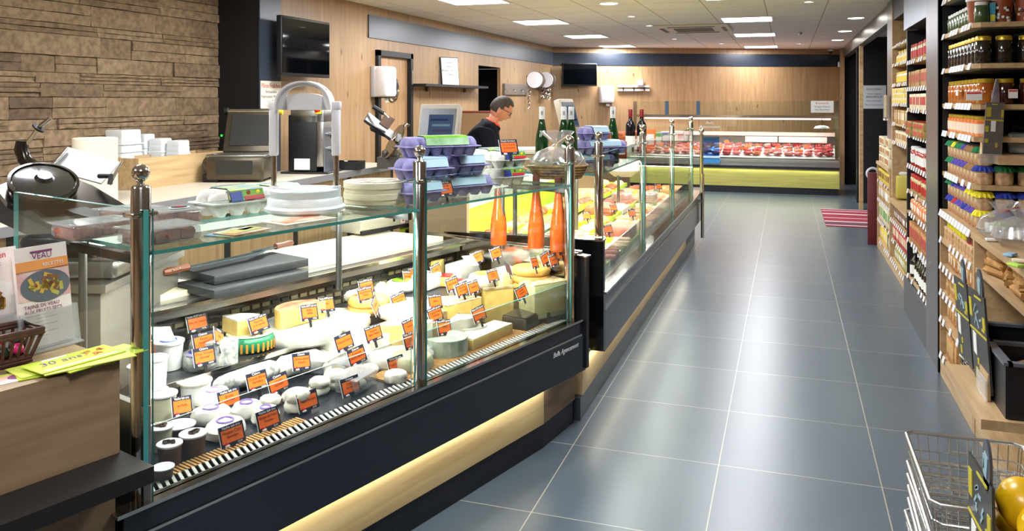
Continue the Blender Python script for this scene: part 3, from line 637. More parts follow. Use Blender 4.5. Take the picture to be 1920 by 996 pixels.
for z in (.32,.2):
    mb = MB(); mb.tube([(.17,-.08,z),(.22,-.1,z)], .018, CHROME, 12); mb.tube([(.2,-.1,z-.03),(.21,-.1,z+.05)], .009, BLACK); mb.obj('handle', None, t)
mb = MB(); mb.box((0,0,.008),(.4,.36,.016), DG2); mb.obj('base_plate', None, t)
p = at(650, 312, 7.1); t = thing('black_tray', 'shallow black tray on the back counter beside the mincer', 'tray', (p.x,p.y,1.0), .2)
mb = MB(); mb.box((0,0,.006),(.26,.2,.012)); 
for a in (-1,1): mb.box((a*.13,0,.035),(.01,.2,.07)); mb.box((0,a*.1,.035),(.27,.01,.07))
mb.obj('tray_body', BLACK, t); mb = MB(); mb.box((0,-.02,.073),(.03,.05,.002), rz=.4); mb.obj('paper_slip', PAPER, t)
# tv screens
def tv(name, lab, loc, rz, w_, h_):
    t = thing(name, lab, 'television', loc, rz); mb = MB(); mb.box((0,-.02,0),(w_,.05,h_), BLACK, bev=.006); mb.obj('screen_frame', None, t)
    mb = MB(); mb.box((0,-.047,.005),(w_-.03,.004,h_-.05), mat('screen_glass',(6,8,12),.04)); mb.obj('screen', None, t)
    mb = MB(); mb.box((0,.05,0),(.2,.09,.2)); mb.obj('wall_bracket', BLACK, t)
a = onX(527, XW+.12, 30); b_ = onX(600, XW+.12, 42)
tv('television', 'large black television on the wooden wall beside the dark pillar', (XW+.13, (a.y+b_.y)/2+.0, 1.87+.18), PI/2, b_.y-a.y+.15, .50)
p = onfar(1086, 140, .13); tv('television', 'small black television on the far wall under the dark band', p, af+.1, .66, .42)
# papers on pillar
def sheet(name, lab, loc, rz, w_, h_, m=PAPER, tilt=0, lines=(), cat='notice', rx=0):
    t = thing(name, lab, cat, loc, rz); t.rotation_euler = (rx, tilt, rz)
    mb = MB(); mb.box((0,0,0),(w_,.002,h_), m); mb.obj('paper', None, t)
    for s_, z_, sz, mm in lines: text_obj('lettering', s_, sz, mm, t, (0,-.0016,z_), ext=.0003, wmax=w_*.92)
    return t
RED = mat('print_red',(200,50,50),.6); INK = mat('print_ink',(40,40,50),.6); PURP = mat('print_plum',(130,60,110),.6)
sheet('pasta_notice', 'cream notice about fresh homemade pasta on the dark pillar', (XW+.016, 5.815, 1.6-(181-188)*0+.03), PI/2, .285, .26, mat('cream_paper',(226,218,200),.7), lines=(('Pâtes Fraîches',.09,.05,RED),('Artisanales',.04,.035,INK),('Fabrication Maison',0,.035,INK),('• 1 kg 9€90',-.04,.03,RED),('1,50€ / 150g',-.075,.03,RED),('500g',-.105,.025,INK)))
p = onX(493, XW+.02, 266); sheet('sticky_note', 'bright yellow sticky note on the dark pillar', (XW+.02, p.y, p.z), PI/2, .09, .09, mat('sticky_yellow',(235,235,60),.7), tilt=.15)
# towel dispenser by door
def dispenser(loc, rz, w_, h_, lab):
    t = thing('towel_dispenser', lab, 'dispenser', loc, rz)
    mb = MB(); mb.box((0,-.1,0),(w_,.2,h_), WHITE, bev=.035); mb.obj('cover', None, t)
    mb = MB(); mb.box((0,-.03,0),(w_*1.02,.06,h_*1.0), mat('dispenser_grey',(190,192,200),.4), bev=.01); mb.obj('back_shell', None, t)
    mb = MB(); mb.box((0,-.12,-h_/2-.004),(w_*.5,.08,.012)); mb.obj('towel_slot', BLACK, t)
    mb = MB(); mb.box((.02,-.12,-h_/2-.03),(.07,.01,.05)); mb.obj('towel_end', PAPER, t)
p = onX(694, XW+.002, 153); dispenser((XW+.0, p.y+.12, p.z), PI/2, .23, .32, 'large white paper towel dispenser on the wall beside the oak door')
p = onfar(1135, 177, .0); dispenser(p, af, .26, .32, 'small white paper towel dispenser under the far wall television')
# shelf with framed certificate
ya, yb = onX(784, XW+.1, 158).y, onX(903, XW+.1, 160).y
t = thing('wall_shelf', 'thin black wall shelf between the oak door and the dark doorway', 'shelf', (XW+.1, (ya+yb)/2, 1.775))
mb = MB(); mb.box((0,0,0),(.2,yb-ya,.03)); mb.obj('board', BLACK, t)
for y_ in (-.6,.6): mb = MB(); mb.box((-.08,y_,-.04),(.03,.03,.06)); mb.obj('bracket', mat('bracket_brown',(110,80,60),.6), t)
p = onX(846, XW+.12, 130)
t = thing('framed_certificate', 'framed certificate leaning on the black wall shelf', 'certificate', (XW+.11, p.y, 1.79), math.radians(52)); t.rotation_euler = (-.12, 0, math.radians(58))
mb = MB(); mb.box((0,0,.17),(.27,.02,.36), BLACK); mb.obj('frame', None, t)
mb = MB(); mb.box((0,-.012,.17),(.25,.004,.34), mat('cert_paper',(206,208,206),.4)); mb.obj('certificate_sheet', None, t)
for i, s_ in enumerate(('Certificat','Artisan','Boucher Charcutier','Traiteur')): text_obj('lettering', s_, .03, INK, t, (0,-.0145,.28-i*.05), ext=.0002)
mb = MB(); mb.box((0,.06,.1),(.02,.12,.01), rx=.5); mb.obj('easel_leg', BLACK, t)
# utensil rail on left wall and spools
ya, yb = onX(946, XW+.03, 160).y, onX(990, XW+.03, 165).y
t = thing('knife_rail', 'grey wall rail with hooks and chain beyond the dark doorway', 'rail', (XW+.02, (ya+yb)/2, 1.77))
mb = MB(); mb.box((0,0,0),(.03,yb-ya,.17)); mb.obj('rail_plate', mat('rail_grey',(130,120,112),.4,.5), t)
for i in range(4): mb = MB(); mb.tube([(.02,-.6+i*.4,.0),(.05,-.6+i*.4,-.02),(.05,-.6+i*.4,-.05),(.03,-.6+i*.4,-.06)], .008); mb.obj('hook', CHROME, t)
mb = MB()
for i in range(8): mb.torus((0,0,0), .02, .007, CHROME, 8, 5, Matrix.Translation((.05,.5,-.05-i*.035)) @ Matrix.Rotation(i*1.2,4,'Z') @ Matrix.Rotation(PI/2,4,'X'))
mb.obj('chain', None, t)
for i, px_ in enumerate((1006, 1026)):
    p = onX(px_, XW+.14, 150); t = thing('string_spool', ('first' if i == 0 else 'second')+' round spool on the wall near the small television', 'spool', (XW+.14, p.y, p.z), 0, 'spools on the wall')
    mb = MB(); mb.lathe([(.05,-.1),(.13,-.1),(.13,-.06),(.09,-.05),(.09,.05),(.13,.06),(.13,.1),(.05,.1)], n=20, M=Matrix.Rotation(PI/2,4,'X')); mb.obj('spool_body', mat('spool_brown',(110,96,84),.5), t)
    mb = MB(); mb.lathe([(.10,0),(.135,0),(.135,.02),(.1,.02)], n=20, M=Matrix.Rotation(PI/2,4,'X') @ Matrix.Translation((0,0,.1))); mb.obj('white_rim', WHITE, t)
    mb = MB(); mb.box((-.06,0,-.02),(.12,.03,.03)); mb.obj('bracket', BLACK, t)
p = onX(1022, XW+.08, 166); t = thing('chain_glove', 'hanging chain mail glove bundle under the spools', 'glove', (XW+.08,p.y,p.z), 0)
mb = MB(); mb.box((-.02,0,.06),(.1,1.0,.04), DSTEEL); mb.obj('hanger_bar', None, t)
mb = MB()
for i in range(40): mb.torus((0,0,0), .03, .008, CHROME, 8, 4, Matrix.Translation((R.uniform(-.03,.05),R.uniform(-.22,.22),R.uniform(-.18,.03))) @ Matrix.Rotation(R.uniform(0,3),4,'Z') @ Matrix.Rotation(R.uniform(0,3),4,'X'))
mb.obj('mail_rings', None, t)
p = onfar(1187, 164, .0); t = thing('wall_tool_rail', 'white rail with a cup on the far wall', 'rail', p, af)
mb = MB(); mb.box((0,-.03,.02),(.6,.05,.03)); mb.box((0,-.03,-.05),(.6,.05,.03)); mb.obj('rail_bars', WHITE, t)
mb = MB(); mb.lathe([(.06,0),(.065,.1),(.06,.1)], (.12,-.07,.04), n=14); mb.obj('roll', WHITE, t)
for i in range(3): mb = MB(); mb.box((-.2+i*.2,-.05,-.03),(.02,.03,.06)); mb.obj('hook', BLACK, t)
# knife block / box items near back: brown box + till behind the man
p = at(905, 262, 10.2); mb = MB(); mb.box((0,0,.27),(.55,.5,.54), mat('cardboard',(150,118,84),.8)); mb.box((.02,0,.55),(.5,.4,.03), mat('red_brown',(110,50,36),.6)); tag(mb.obj('cardboard_box', loc=(XW+.4,p.y,.98-.08)), 'tall cardboard box on a cabinet behind the man', 'box')
t = thing('rear_cabinet', 'wooden cabinet with grey top against the wall behind the man', 'cabinet', (-3.45, 10.75, 0)); mb = MB(); mb.box((-.32,-.4,.43),(.6,2.3,.86)); mb.obj('cabinet_body', wood('cab_oak',(0,0,0),(0,0,0)), t); mb = MB(); mb.box((-.32,-.4,.88),(.64,2.34,.04)); mb.obj('cabinet_top', GREYTOP, t)

t = thing('packing_table', 'low wooden packing table with grey edge beyond the man', 'table', at(1000, 330, 9.6)*1.0); t.location.z = 0; t.rotation_euler.z = TH
mb = MB(); mb.box((0,.2,.5),(.9,.6,1.0-.06)); mb.obj('table_body', MATS['cab_oak'], t); mb = MB(); mb.box((0,.2,1.0),(.92,.62,.05)); mb.obj('table_top', GREYTOP, t)
# ---------------------------------------------------------------- till monitors
def till(lab, loc, rz, s=1.0):
    t = thing('till_monitor', lab, 'till monitor', loc, rz)
    BE = mat('till_beige',(176,170,156),.45); M = Matrix.Rotation(math.radians(-16),4,'X')
    mb = MB(); mb.box((0,.05*s,.27*s),(.27*s,.075*s,.30*s), BE, M=M, bev=.012); mb.obj('monitor_shell', None, t)
    mb = MB(); mb.box((0,.01*s,.26*s),(.23*s,.006,.25*s), mat('till_bezel',(78,84,92),.3), M=M); mb.obj('bezel', None, t)
    mb = MB(); mb.box((.02*s,.005*s,.25*s),(.16*s,.004,.19*s), emis('till_screen',(88,108,140),.55), M=M)
    for i, c in enumerate(((60,70,110),(130,160,180),(90,80,120),(40,44,60))): mb.box((.02*s+R.uniform(-.02,.02),.0025*s,.31*s-i*.035*s),(.12*s,.003,.014*s), emis('till_row%d'%i,c,.6), M=M)
    mb.obj('screen', None, t)
    mb = MB(); mb.box((0,.1*s,.06*s),(.12*s,.08*s,.12*s), BE, bev=.01); mb.box((0,.08*s,.01),(.26*s,.2*s,.02), BE, bev=.006); mb.obj('stand', None, t)
p = at(812, 300, 4.6); till('beige till monitor facing the camera behind the purple egg cartons', (p.x,p.y,1.12+.1), TH-.25, .9)
p = at(1084, 250, 7.8); till('second till monitor turned sideways behind the wine bottles', (p.x,p.y,1.215), TH+1.0, 1.0)
# pedestal plinths for tills
t = thing('till_stand', 'brown till stand on the serving counter', 'stand', (at(812,300,4.6).x, at(812,300,4.6).y+.1, 0), TH); mb = MB(); mb.box((0,0,.55),(.32,.3,1.1)); mb.obj('stand_body', mat('cabinet_taupe'), t); mb = MB(); mb.box((0,0,1.16),(.34,.32,.12)); mb.obj('stand_top', DSTEEL, t)
t = thing('scale_stand', 'grey stand under the second till monitor', 'stand', (at(1084,250,7.8).x, at(1084,250,7.8).y+.1, 0), TH); mb = MB(); mb.box((0,0,.6),(.3,.3,1.2)); mb.obj('stand_body', mat('cabinet_taupe'), t); mb = MB(); mb.box((0,0,1.205),(.32,.32,.01)); mb.obj('stand_top', DSTEEL, t)
# ---------------------------------------------------------------- slicers
p = at(105, 405, 2.75); p.z = 1.02
t = thing('meat_slicer', 'large dark meat slicer at the end of the cheese counter behind the glass', 'meat slicer', p, 0)
DM = mat('slicer_dark',(74,70,64),.2,.85)
def A3(px, py, D): return at(px, py, D)-p
RT, FW = Vector((CT,ST,0)), Vector((-ST,CT,0))
nrm = (RT*.36+Vector((0,0,.84))-FW*.40).normalized(); mj = (RT*.9+Vector((0,0,-.48))); mj = (mj-nrm*mj.dot(nrm)).normalized(); mn = nrm.cross(mj)
def PL(c): return Matrix(((mj.x,mn.x,nrm.x,c.x),(mj.y,mn.y,nrm.y,c.y),(mj.z,mn.z,nrm.z,c.z),(0,0,0,1)))
c0 = A3(82, 342, 2.72)
mb = MB(); mb.lathe([(.088,0),(.092,.004),(.075,.010),(.03,.018),(.022,.03)], n=36, M=PL(c0)); mb.obj('blade', mat('blade_steel',(120,122,124),.16,1), t)
mb = MB(); mb.lathe([(.094,-.02),(.104,-.012),(.106,.006),(.096,.008),(.094,-.004)], n=36, M=PL(c0), caps=False); mb.obj('blade_guard', DM, t)
mb = MB(); mb.prism([(-.11,-.08),(-.03,-.12),(.16,-.13),(.28,-.09),(.32,.0),(.30,.09),(.1,.12),(-.07,.11)], -.05, -.03, DM, M=PL(c0)); mb.obj('gauge_plate', None, t)
mb = MB(); mb.prism([(.12,-.05),(.15,-.05),(.27,-.02),(.27,.01),(.16,.0)], -.029, -.02, BLACK, M=PL(c0)); mb.obj('plate_slot', None, t)
mb = MB(); mb.prism([(-.10,-.08),(.20,-.08),(.24,.06),(-.08,.10)], -.16, -.05, mat('slicer_body',(112,110,104),.3,.8), M=PL(c0)); mb.obj('motor_housing', None, t)
mb = MB(); mb.box((.02,.05,.03),(.44,.30,.06), MATS['slicer_body'], rz=TH, bev=.015); mb.box((.02,.05,.09),(.26,.2,.08), DM, rz=TH, bev=.02); mb.obj('base', None, t)
q4 = [A3(92,318,2.92), A3(127,277,3.0), A3(226,305,3.0), A3(190,345,2.92)]
nn = (q4[1]-q4[0]).cross(q4[3]-q4[0]).normalized()*.004
mb = MB(); vs = [v+nn for v in q4]+[v-nn for v in q4]; mb.add(vs, [(0,1,2,3),(7,6,5,4),(0,4,5,1),(1,5,6,2),(2,6,7,3),(3,7,4,0)], mat('tray_alu',(176,180,182),.35,.7)); mb.obj('carriage_tray', None, t)
for a_, b_ in (((88,322,2.9),(125,278,2.98)),((204,348,2.86),(228,303,2.95))): mb = MB(); mb.tube([A3(*a_),A3(*b_)], .006, CHROME, 10); mb.obj('carriage_rod', None, t)
mb = MB(); mb.tube([A3(62,312,2.85),A3(46,300,2.85),A3(40,280,2.85),A3(42,264,2.85)], [.022,.024,.024,.02], DM, 10); mb.obj('pusher_arm', None, t)
mb = MB(); mb.tube([A3(44,276,2.85),A3(56,262,2.85),A3(72,240,2.85)], .008, CHROME, 8); mb.tube([A3(72,240,2.85),A3(95,221,2.85)], .0085, CHROME, 10); dd = (A3(95,221,2.85)-A3(56,264,2.85)).normalized(); mb.tube([A3(72,240,2.85)-dd*.003,A3(72,240,2.85)+dd*.003], .022, BLACK, 16); mb.obj('pusher_handle', None, t)
mb = MB(); mb.tube([A3(186,330,2.85),A3(208,330,2.83),A3(206,345,2.82)], .009, BLACK, 8); mb.obj('clamp_knob', None, t)
p = at(105, 405, 2.75)
t = thing('slicer_bench', 'steel bench under the large meat slicer', 'bench', (p.x-.1,p.y+.1,0), TH); mb = MB(); mb.box((-.15,.0,.5),(.9,.6,.98)); mb.obj('bench_body', mat('bench_grey',(120,116,108),.4,.3), t); mb = MB(); mb.box((-.15,0,1.005),(.94,.62,.025)); mb.obj('bench_top', STEEL, t)
p = at(722, 300, 7.3)
t = thing('ham_slicer', 'chrome slicer with tilted arm at the end of the back counter', 'meat slicer', (p.x,p.y,1.0), TH)
def A4(px, py, D): v = at(px, py, D)-t.location; return Matrix.Rotation(-TH,4,'Z') @ v
mb = MB(); mb.prism([(-.05,-.14),(.20,-.14),(.24,.12),(-.04,.12)], 0, .10, mat('slicer_body',(112,110,104),.3,.8)); mb.box((.06,0,.12),(.16,.16,.08), MATS['slicer_body'], bev=.02); mb.obj('base', None, t)
def seg(nm, pts, m_, r_): mb = MB(); mb.tube([A4(*q_) for q_ in pts], r_, m_, 10); mb.obj(nm, None, t)
def quad(nm, pts, m_, th=.012):
    q_ = [A4(*v) for v in pts]; n_ = (q_[1]-q_[0]).cross(q_[3]-q_[0]).normalized()*th; mb = MB(); mb.add([v+n_ for v in q_]+[v-n_ for v in q_], [(0,1,2,3),(7,6,5,4),(0,4,5,1),(1,5,6,2),(2,6,7,3),(3,7,4,0)], m_); mb.obj(nm, None, t)
c_ = A4(740,266,7.2); e1_ = (A4(757,236,7.2)-c_); e2_ = Vector((.5,-.7,.35)).normalized(); e1n = e1_.normalized(); nb = e1n.cross(e2_).normalized(); e2_ = nb.cross(e1n)
MBD = Matrix(((e1n.x,e2_.x,nb.x,c_.x),(e1n.y,e2_.y,nb.y,c_.y),(e1n.z,e2_.z,nb.z,c_.z),(0,0,0,1)))
mb = MB(); mb.lathe([(.165,-.012),(.17,0),(.15,.012),(.06,.03),(.04,.045)], n=30, M=MBD); mb.obj('blade', MATS['blade_steel'], t)
seg('pusher_handle', [(700,200,7.2),(720,213,7.2)], BLACK, .02)
seg('handle_stem', [(718,212,7.2),(728,222,7.2)], CHROME, .012)
quad('pusher_plate', [(722,215,7.2),(740,224,7.25),(727,243,7.2),(711,232,7.15)], mat('slicer_brown',(110,90,80),.4))
quad('side_arm', [(683,226,7.1),(690,213,7.2),(738,250,7.3),(732,262,7.2)], DSTEEL, .015)
quad('lower_arm', [(694,238,7.15),(696,243,7.1),(728,258,7.2),(730,252,7.25)], BLACK, .012)
seg('guard_rod', [(735,262,7.2),(762,232,7.3),(768,236,7.3)], CHROME, .014)
seg('tray_rail', [(735,276,7.1),(752,290,7.0)], CHROME, .01)
# dark brown serving bench under till area
p = onz(722, 434, .88); t = thing('counter_scale', 'low grey shop scale with round knob on the cream worktop behind the round wooden boxes', 'scale', p, A1)
mb = MB(); mb.box((0,.10,.045),(.40,.24,.07), mat('scale_grey',(190,184,166),.4,.2), bev=.006); mb.obj('scale_body', None, t); mb = MB(); mb.box((0,-.02,.018),(.40,.012,.02), BLACK); mb.obj('front_strip', None, t)
mb = MB(); mb.cyl((.05,.0,.05), .022, .02, BLACK, 16, Matrix.Translation((0,0,0))); mb.obj('knob', None, t); mb = MB(); mb.box((.12,-.021,.05),(.03,.002,.03), PAPER); mb.box((.12,-.0225,.05),(.014,.002,.014), mat('stop_red',(205,40,25),.4)); mb.obj('sticker', None, t)
for x in (-.17,.17): mb = MB(); mb.cyl((x,.08,0), .015, .012, n=10); mb.obj('foot', BLACK, t)
# ---------------------------------------------------------------- the man
def skin_mesh(name, verts, edges, radii, m, parent, sub=2, root=0):
    me = bpy.data.meshes.new(name); me.from_pydata(verts, edges, []); o = bpy.data.objects.new(name, me); COL.objects.link(o)
    md = o.modifiers.new('s','SKIN'); me.skin_vertices[0].data[root].use_root = True
    for i, r in enumerate(radii): me.skin_vertices[0].data[i].radius = (r, r) if not hasattr(r, '__len__') else r
    md.use_smooth_shade = True
    s_ = o.modifiers.new('u','SUBSURF'); s_.levels = sub; s_.render_levels = sub
    dg = bpy.context.evaluated_depsgraph_get(); dg.update()
    me2 = bpy.data.meshes.new_from_object(o.evaluated_get(dg)); o.modifiers.clear(); o.data = me2
    me2.materials.clear(); me2.materials.append(m)
    for p_ in me2.polygons: p_.use_smooth = True
    o.parent = parent; return o
pm = at(914, 188, 7.35)
man = thing('person', 'man in a dark jacket with orange collar and glasses looking down behind the counter', 'person', (pm.x,pm.y,0), TH); man.scale = (1.0,1.0,.965)
SKIN = mat('skin',(184,124,98),.5, sub=.05); JACK = mat('jacket',(13,15,24),.9, 0, .12, bump=.3, scale=60); HAIR = mat('hair',(46,36,30),.7, bump=.8, scale=90, stretch=(1,1,.3)); TROU = mat('trousers',(30,32,40),.8)
# local: +x towards the shop (image right), -y to camera. Head tipped toward +x
V = [(-.02,0,.98),(-.05,0,1.12),(-.055,0,1.28),(-.02,0,1.39),(.025,0,1.46),
     (.0,-.17,1.39),(.04,-.24,1.16),(.22,-.20,1.03),(.0,.17,1.39),(.04,.24,1.16),(.22,.20,1.03),
     (0,-.1,.9),(.02,-.11,.5),(0,-.11,.1),(0,.1,.9),(.02,.11,.5),(0,.11,.1)]
E_ = [(0,1),(1,2),(2,3),(3,4),(3,5),(5,6),(6,7),(3,8),(8,9),(9,10)]
Ra = [(.16,.18),(.17,.18),(.17,.19),(.12,.15),(.06,.06),(.085,.085),(.062,.062),(.045,.045),(.085,.085),(.062,.062),(.045,.045)]
skin_mesh('jacket', V[:11], E_, Ra, JACK, man)
skin_mesh('trousers', [V[0]]+V[11:], [(0,1),(1,2),(2,3),(0,4),(4,5),(5,6)], [(.14,.16),.095,.07,.055,.095,.07,.055], TROU, man)
# continuous body: neck, forearm stubs
skin_mesh('body', [(0.02,0,1.36),(.045,0,1.46),(.085,0,1.53)], [(0,1),(1,2)], [.06,.056,.055], SKIN, man)
for s in (-1,1):
    w0 = Vector((.22, s*.20, 1.03)); hv = [tuple(w0),(tuple(w0+Vector((.05,-s*.01,-.015)))),(tuple(w0+Vector((.09,-s*.015,-.025))))]
    ed = [(0,1),(1,2)]; ra = [.026,.03,.034]
    for k, off in enumerate((-.03,-.01,.01,.03)):
        L_ = (.062,.072,.075,.06)[k]; b0 = Vector(hv[2])+Vector((.005,off,0)); i0 = len(hv)
        hv += [tuple(b0+Vector((.02,0,.0))), tuple(b0+Vector((.02+L_*.55,0,-.012))), tuple(b0+Vector((.02+L_*.9,0,-.038)))]; ed += [(2,i0),(i0,i0+1),(i0+1,i0+2)]; ra += [.0095,.009,.0075]
    i0 = len(hv); b0 = Vector(hv[1])+Vector((.01,-s*.03,0)); hv += [tuple(b0),tuple(b0+Vector((.03,-s*.02,-.02))),tuple(b0+Vector((.05,-s*.02,-.035)))]; ed += [(1,i0),(i0,i0+1),(i0+1,i0+2)]; ra += [.012,.0105,.009]
    skin_mesh('hand', hv, ed, ra, SKIN, man, 1)
    mb = MB(); mb.box((.07,s*.11,.04),(.28,.10,.08), BLACK, bev=.03); mb.obj('shoe', None, man)
mb = MB(); mb.torus((0,0,0), .063, .011, mat('orange_collar',(232,80,40),.7), 20, 8, Matrix.Translation((.05,0,1.455)) @ Matrix.Rotation(.55,4,'Y')); mb.obj('collar', None, man)
mb = MB(); mb.torus((0,0,0), .078, .02, JACK, 20, 8, Matrix.Translation((.03,0,1.43)) @ Matrix.Rotation(.5,4,'Y')); mb.obj('jacket_collar', None, man)
# head: sculpted sphere in local head frame (face +x), pitched down
HM = Matrix.Translation((.125,0,1.575)) @ Matrix.Rotation(math.radians(34),4,'Y')
def headpt(th_, ph_):
    # th_: longitude from +x, ph_: latitude
    cx_, cy_, cz_ = math.cos(ph_)*math.cos(th_), math.cos(ph_)*math.sin(th_), math.sin(ph_)
    x = cx_*(.096 if cx_ > 0 else .102); y = cy_*.076; z = cz_*.118
    if cx_ > 0 and z < 0: x *= 1-.12*(-z/.118); y *= 1-.28*(-z/.118)
    if cx_ <= 0 and z < -.03: x *= 1-.35*(-z-.03)/.09
    f = max(0, math.cos(th_))**8*math.cos(ph_)
    nose = math.exp(-((z+.022)/.022)**2)*math.exp(-(y/.014)**2) if cx_ > 0 else 0
    x += .024*nose
    if cx_ > 0:
        x -= .009*math.exp(-((z-.012)/.013)**2)*(math.exp(-((abs(y)-.032)/.016)**2))   # eye sockets
        x += .006*math.exp(-((z-.034)/.012)**2)*math.exp(-(y/.05)**2)                     # brow
        x += .006*math.exp(-((z+.058)/.009)**2)*math.exp(-(y/.024)**2)                   # lips
        x += .010*math.exp(-((z+.094)/.018)**2)*math.exp(-(y/.026)**2)                   # chin
    return (x, y, z)
mb = MB(); n, k = 48, 40; vs = [headpt(2*PI*i/n, -PI/2+PI*j/k) for j in range(k+1) for i in range(n)]
fs = [(j*n+i, j*n+(i+1)%n, (j+1)*n+(i+1)%n, (j+1)*n+i) for j in range(k) for i in range(n)]
mb.add(vs, fs, SKIN, HM, True)
for s in (-1,1):
    mb.torus((0,0,0), .02, .007, SKIN, 14, 6, HM @ Matrix.Translation((-.005,s*.078,-.008)) @ Matrix.Rotation(PI/2+s*.25,4,'X') @ Matrix.Diagonal((.8,1.5,1,1)))
    mb.sphere((0,0,0), .014, SKIN, 8, 6, (1,.35,1.6), HM @ Matrix.Translation((-.004,s*.077,-.008)))
mb.obj('head', None, man)
mb = MB(); vs = []; idx = {}
def hairin(th_, ph_):
    c_ = math.cos(th_); lim = .62 if c_ > .55 else (.30 if c_ > .15 else (-.05 if c_ > -.25 else -.5)); return ph_ > lim
for j in range(k+1):
    for i in range(n):
        th_, ph_ = 2*PI*i/n, -PI/2+PI*j/k; p_ = Vector(headpt(th_, ph_)); vs.append(tuple(p_*1.07+Vector((0,0,.006))))
fs = [(j*n+i, j*n+(i+1)%n, (j+1)*n+(i+1)%n, (j+1)*n+i) for j in range(k) for i in range(n) if hairin(2*PI*(i+.5)/n, -PI/2+PI*(j+.5)/k)]
mb.add(vs, fs, HAIR, HM, True); ho = mb.obj('hair', None, man)
md = ho.modifiers.new('so','SOLIDIFY'); md.thickness = .012
mb = MB()
for s in (-1,1):
    mb.tube([HM@Vector((.09,s*.012,.012)),HM@Vector((.098,s*.03,.022)),HM@Vector((.088,s*.055,.018)),HM@Vector((.088,s*.055,-.005)),HM@Vector((.098,s*.03,-.012)),HM@Vector((.1,s*.012,-.003))], .0028, BLACK, 6, True)
    mb.tube([HM@Vector((.088,s*.055,.014)),HM@Vector((.05,s*.078,.012)),HM@Vector((-.005,s*.082,.008))], .0028, BLACK, 6)
mb.tube([HM@Vector((.1,-.012,.01)),HM@Vector((.104,0,.013)),HM@Vector((.1,.012,.01))], .0028, BLACK, 6); mb.obj('glasses', None, man)
mb = MB()
for s in (-1,1): mb.sphere(HM@Vector((.083,s*.031,.008)), .009, mat('eye_white',(230,225,220),.3), 8, 6); mb.sphere(HM@Vector((.0905,s*.031,.006)), .004, BLACK, 6, 5)
mb.obj('eyes', None, man)
mb = MB(); mb.tube([HM@Vector((.088,-.022,-.062)),HM@Vector((.094,0,-.06)),HM@Vector((.088,.022,-.062))], .0035, mat('lips',(150,80,72),.5), 6); mb.obj('mouth', None, man)
# ================================================================ CHEESES
ZL, ZU, ZR = .548, .642, .682
def dep(p): return -ST*p.x+CT*p.y
def W(p, w_): return w_*dep(p)/F
RIND = mat('rind_white', (236,230,214), .75, var=.10, scale=35, bump=.4, sub=.1)
CREAMC = mat('cheese_cream', (240,226,176), .5, var=.05, scale=25, bump=.15, sub=.15)
YEL = mat('cheese_yellow', (238,206,120), .5, var=.08, scale=25, bump=.2, sub=.15)
GOLD = mat('cheese_gold', (226,178,92), .5, var=.12, scale=25, bump=.2, sub=.1)
PALEG = mat('cheese_pale_green', (206,206,150), .5, var=.08, scale=18, bump=.2)
BLUEV = mat('cheese_blue_vein', (228,226,214), .5, rgb2=(120,132,140), scale=55, bump=.3)
ASHM = mat('cheese_ash', (214,212,206), .85, rgb2=(120,122,124), scale=45, bump=.5)
WRAP = mat('wrap_paper', (240,236,226), .45, var=.06, scale=30, bump=.7)
GREENW = mat('green_wrap', (30,120,84), .35, bump=.5, scale=30)
FILM = glassy('film', (.95,.95,.95), .25, .15, .16)
CLEAR = glassy('clear_pack', (.92,.93,.93), .3, .08, .17)
PURPLE = mat('purple_ring', (150,120,205), .5)
CHOC = mat('chocolate', (92,62,46), .5, var=.2, scale=40)
POTW = mat('pot_white', (236,236,238), .35)
POTC = mat('pot_cream', (226,220,190), .3, sub=.1)
REDW = mat('red_wax', (205,40,36), .4)
ORW = mat('orange_rind', (228,150,50), .5, var=.12, scale=30)
def place(name, label, cat, px, py, z, rz=0, group=None, dn=0):
    p = onz(px, py, z); return thing(name, label, cat, p, A1+rz, group), p
def jit(mb, a, seed=0):
    q = random.Random(seed); mb.v = [(x+q.uniform(-a,a), y+q.uniform(-a,a), z+(q.uniform(-a,a)*.5 if z > .004 else 0)) for x,y,z in mb.v]
def rprof(r, h, e=.35):
    b = min(h*e, r*.3); return [(r-b*.6,0),(r,b*.7),(r,h-b),(r-b*.35,h-b*.3),(r-b,h)]
def wheel(px, py, z, wpx, hf, m, label, name='round_cheese', wrap=None, topm=None, lab=None, n=28, j=.0015, group=None):
    t, p = place(name, label, 'cheese', px, py, z, group=group); r = W(p, wpx)/2; h = hf
    mb = MB(); mb.lathe(rprof(r,h), n=n, m=m); jit(mb, j, px); mb.obj('cheese_body', None, t)
    if topm: mb = MB(); mb.lathe([(r*.9,h-.001),(r*.88,h+.002)], n=n); mb.obj('top_face', topm, t)
    if lab: mb = MB(); mb.lathe([(r*lab[1],h+.002),(r*lab[1],h+.004)], n=20); mb.obj('paper_label', lab[0], t)
    if wrap: mb = MB(); mb.lathe([(r*1.03,0),(r*1.04,h*.5),(r*1.03,h+.004),(r*.7,h+.006)], n=n, caps=False); jit(mb, .002, 3); mb.obj('film_wrap', wrap, t)
    return t, p, r, h
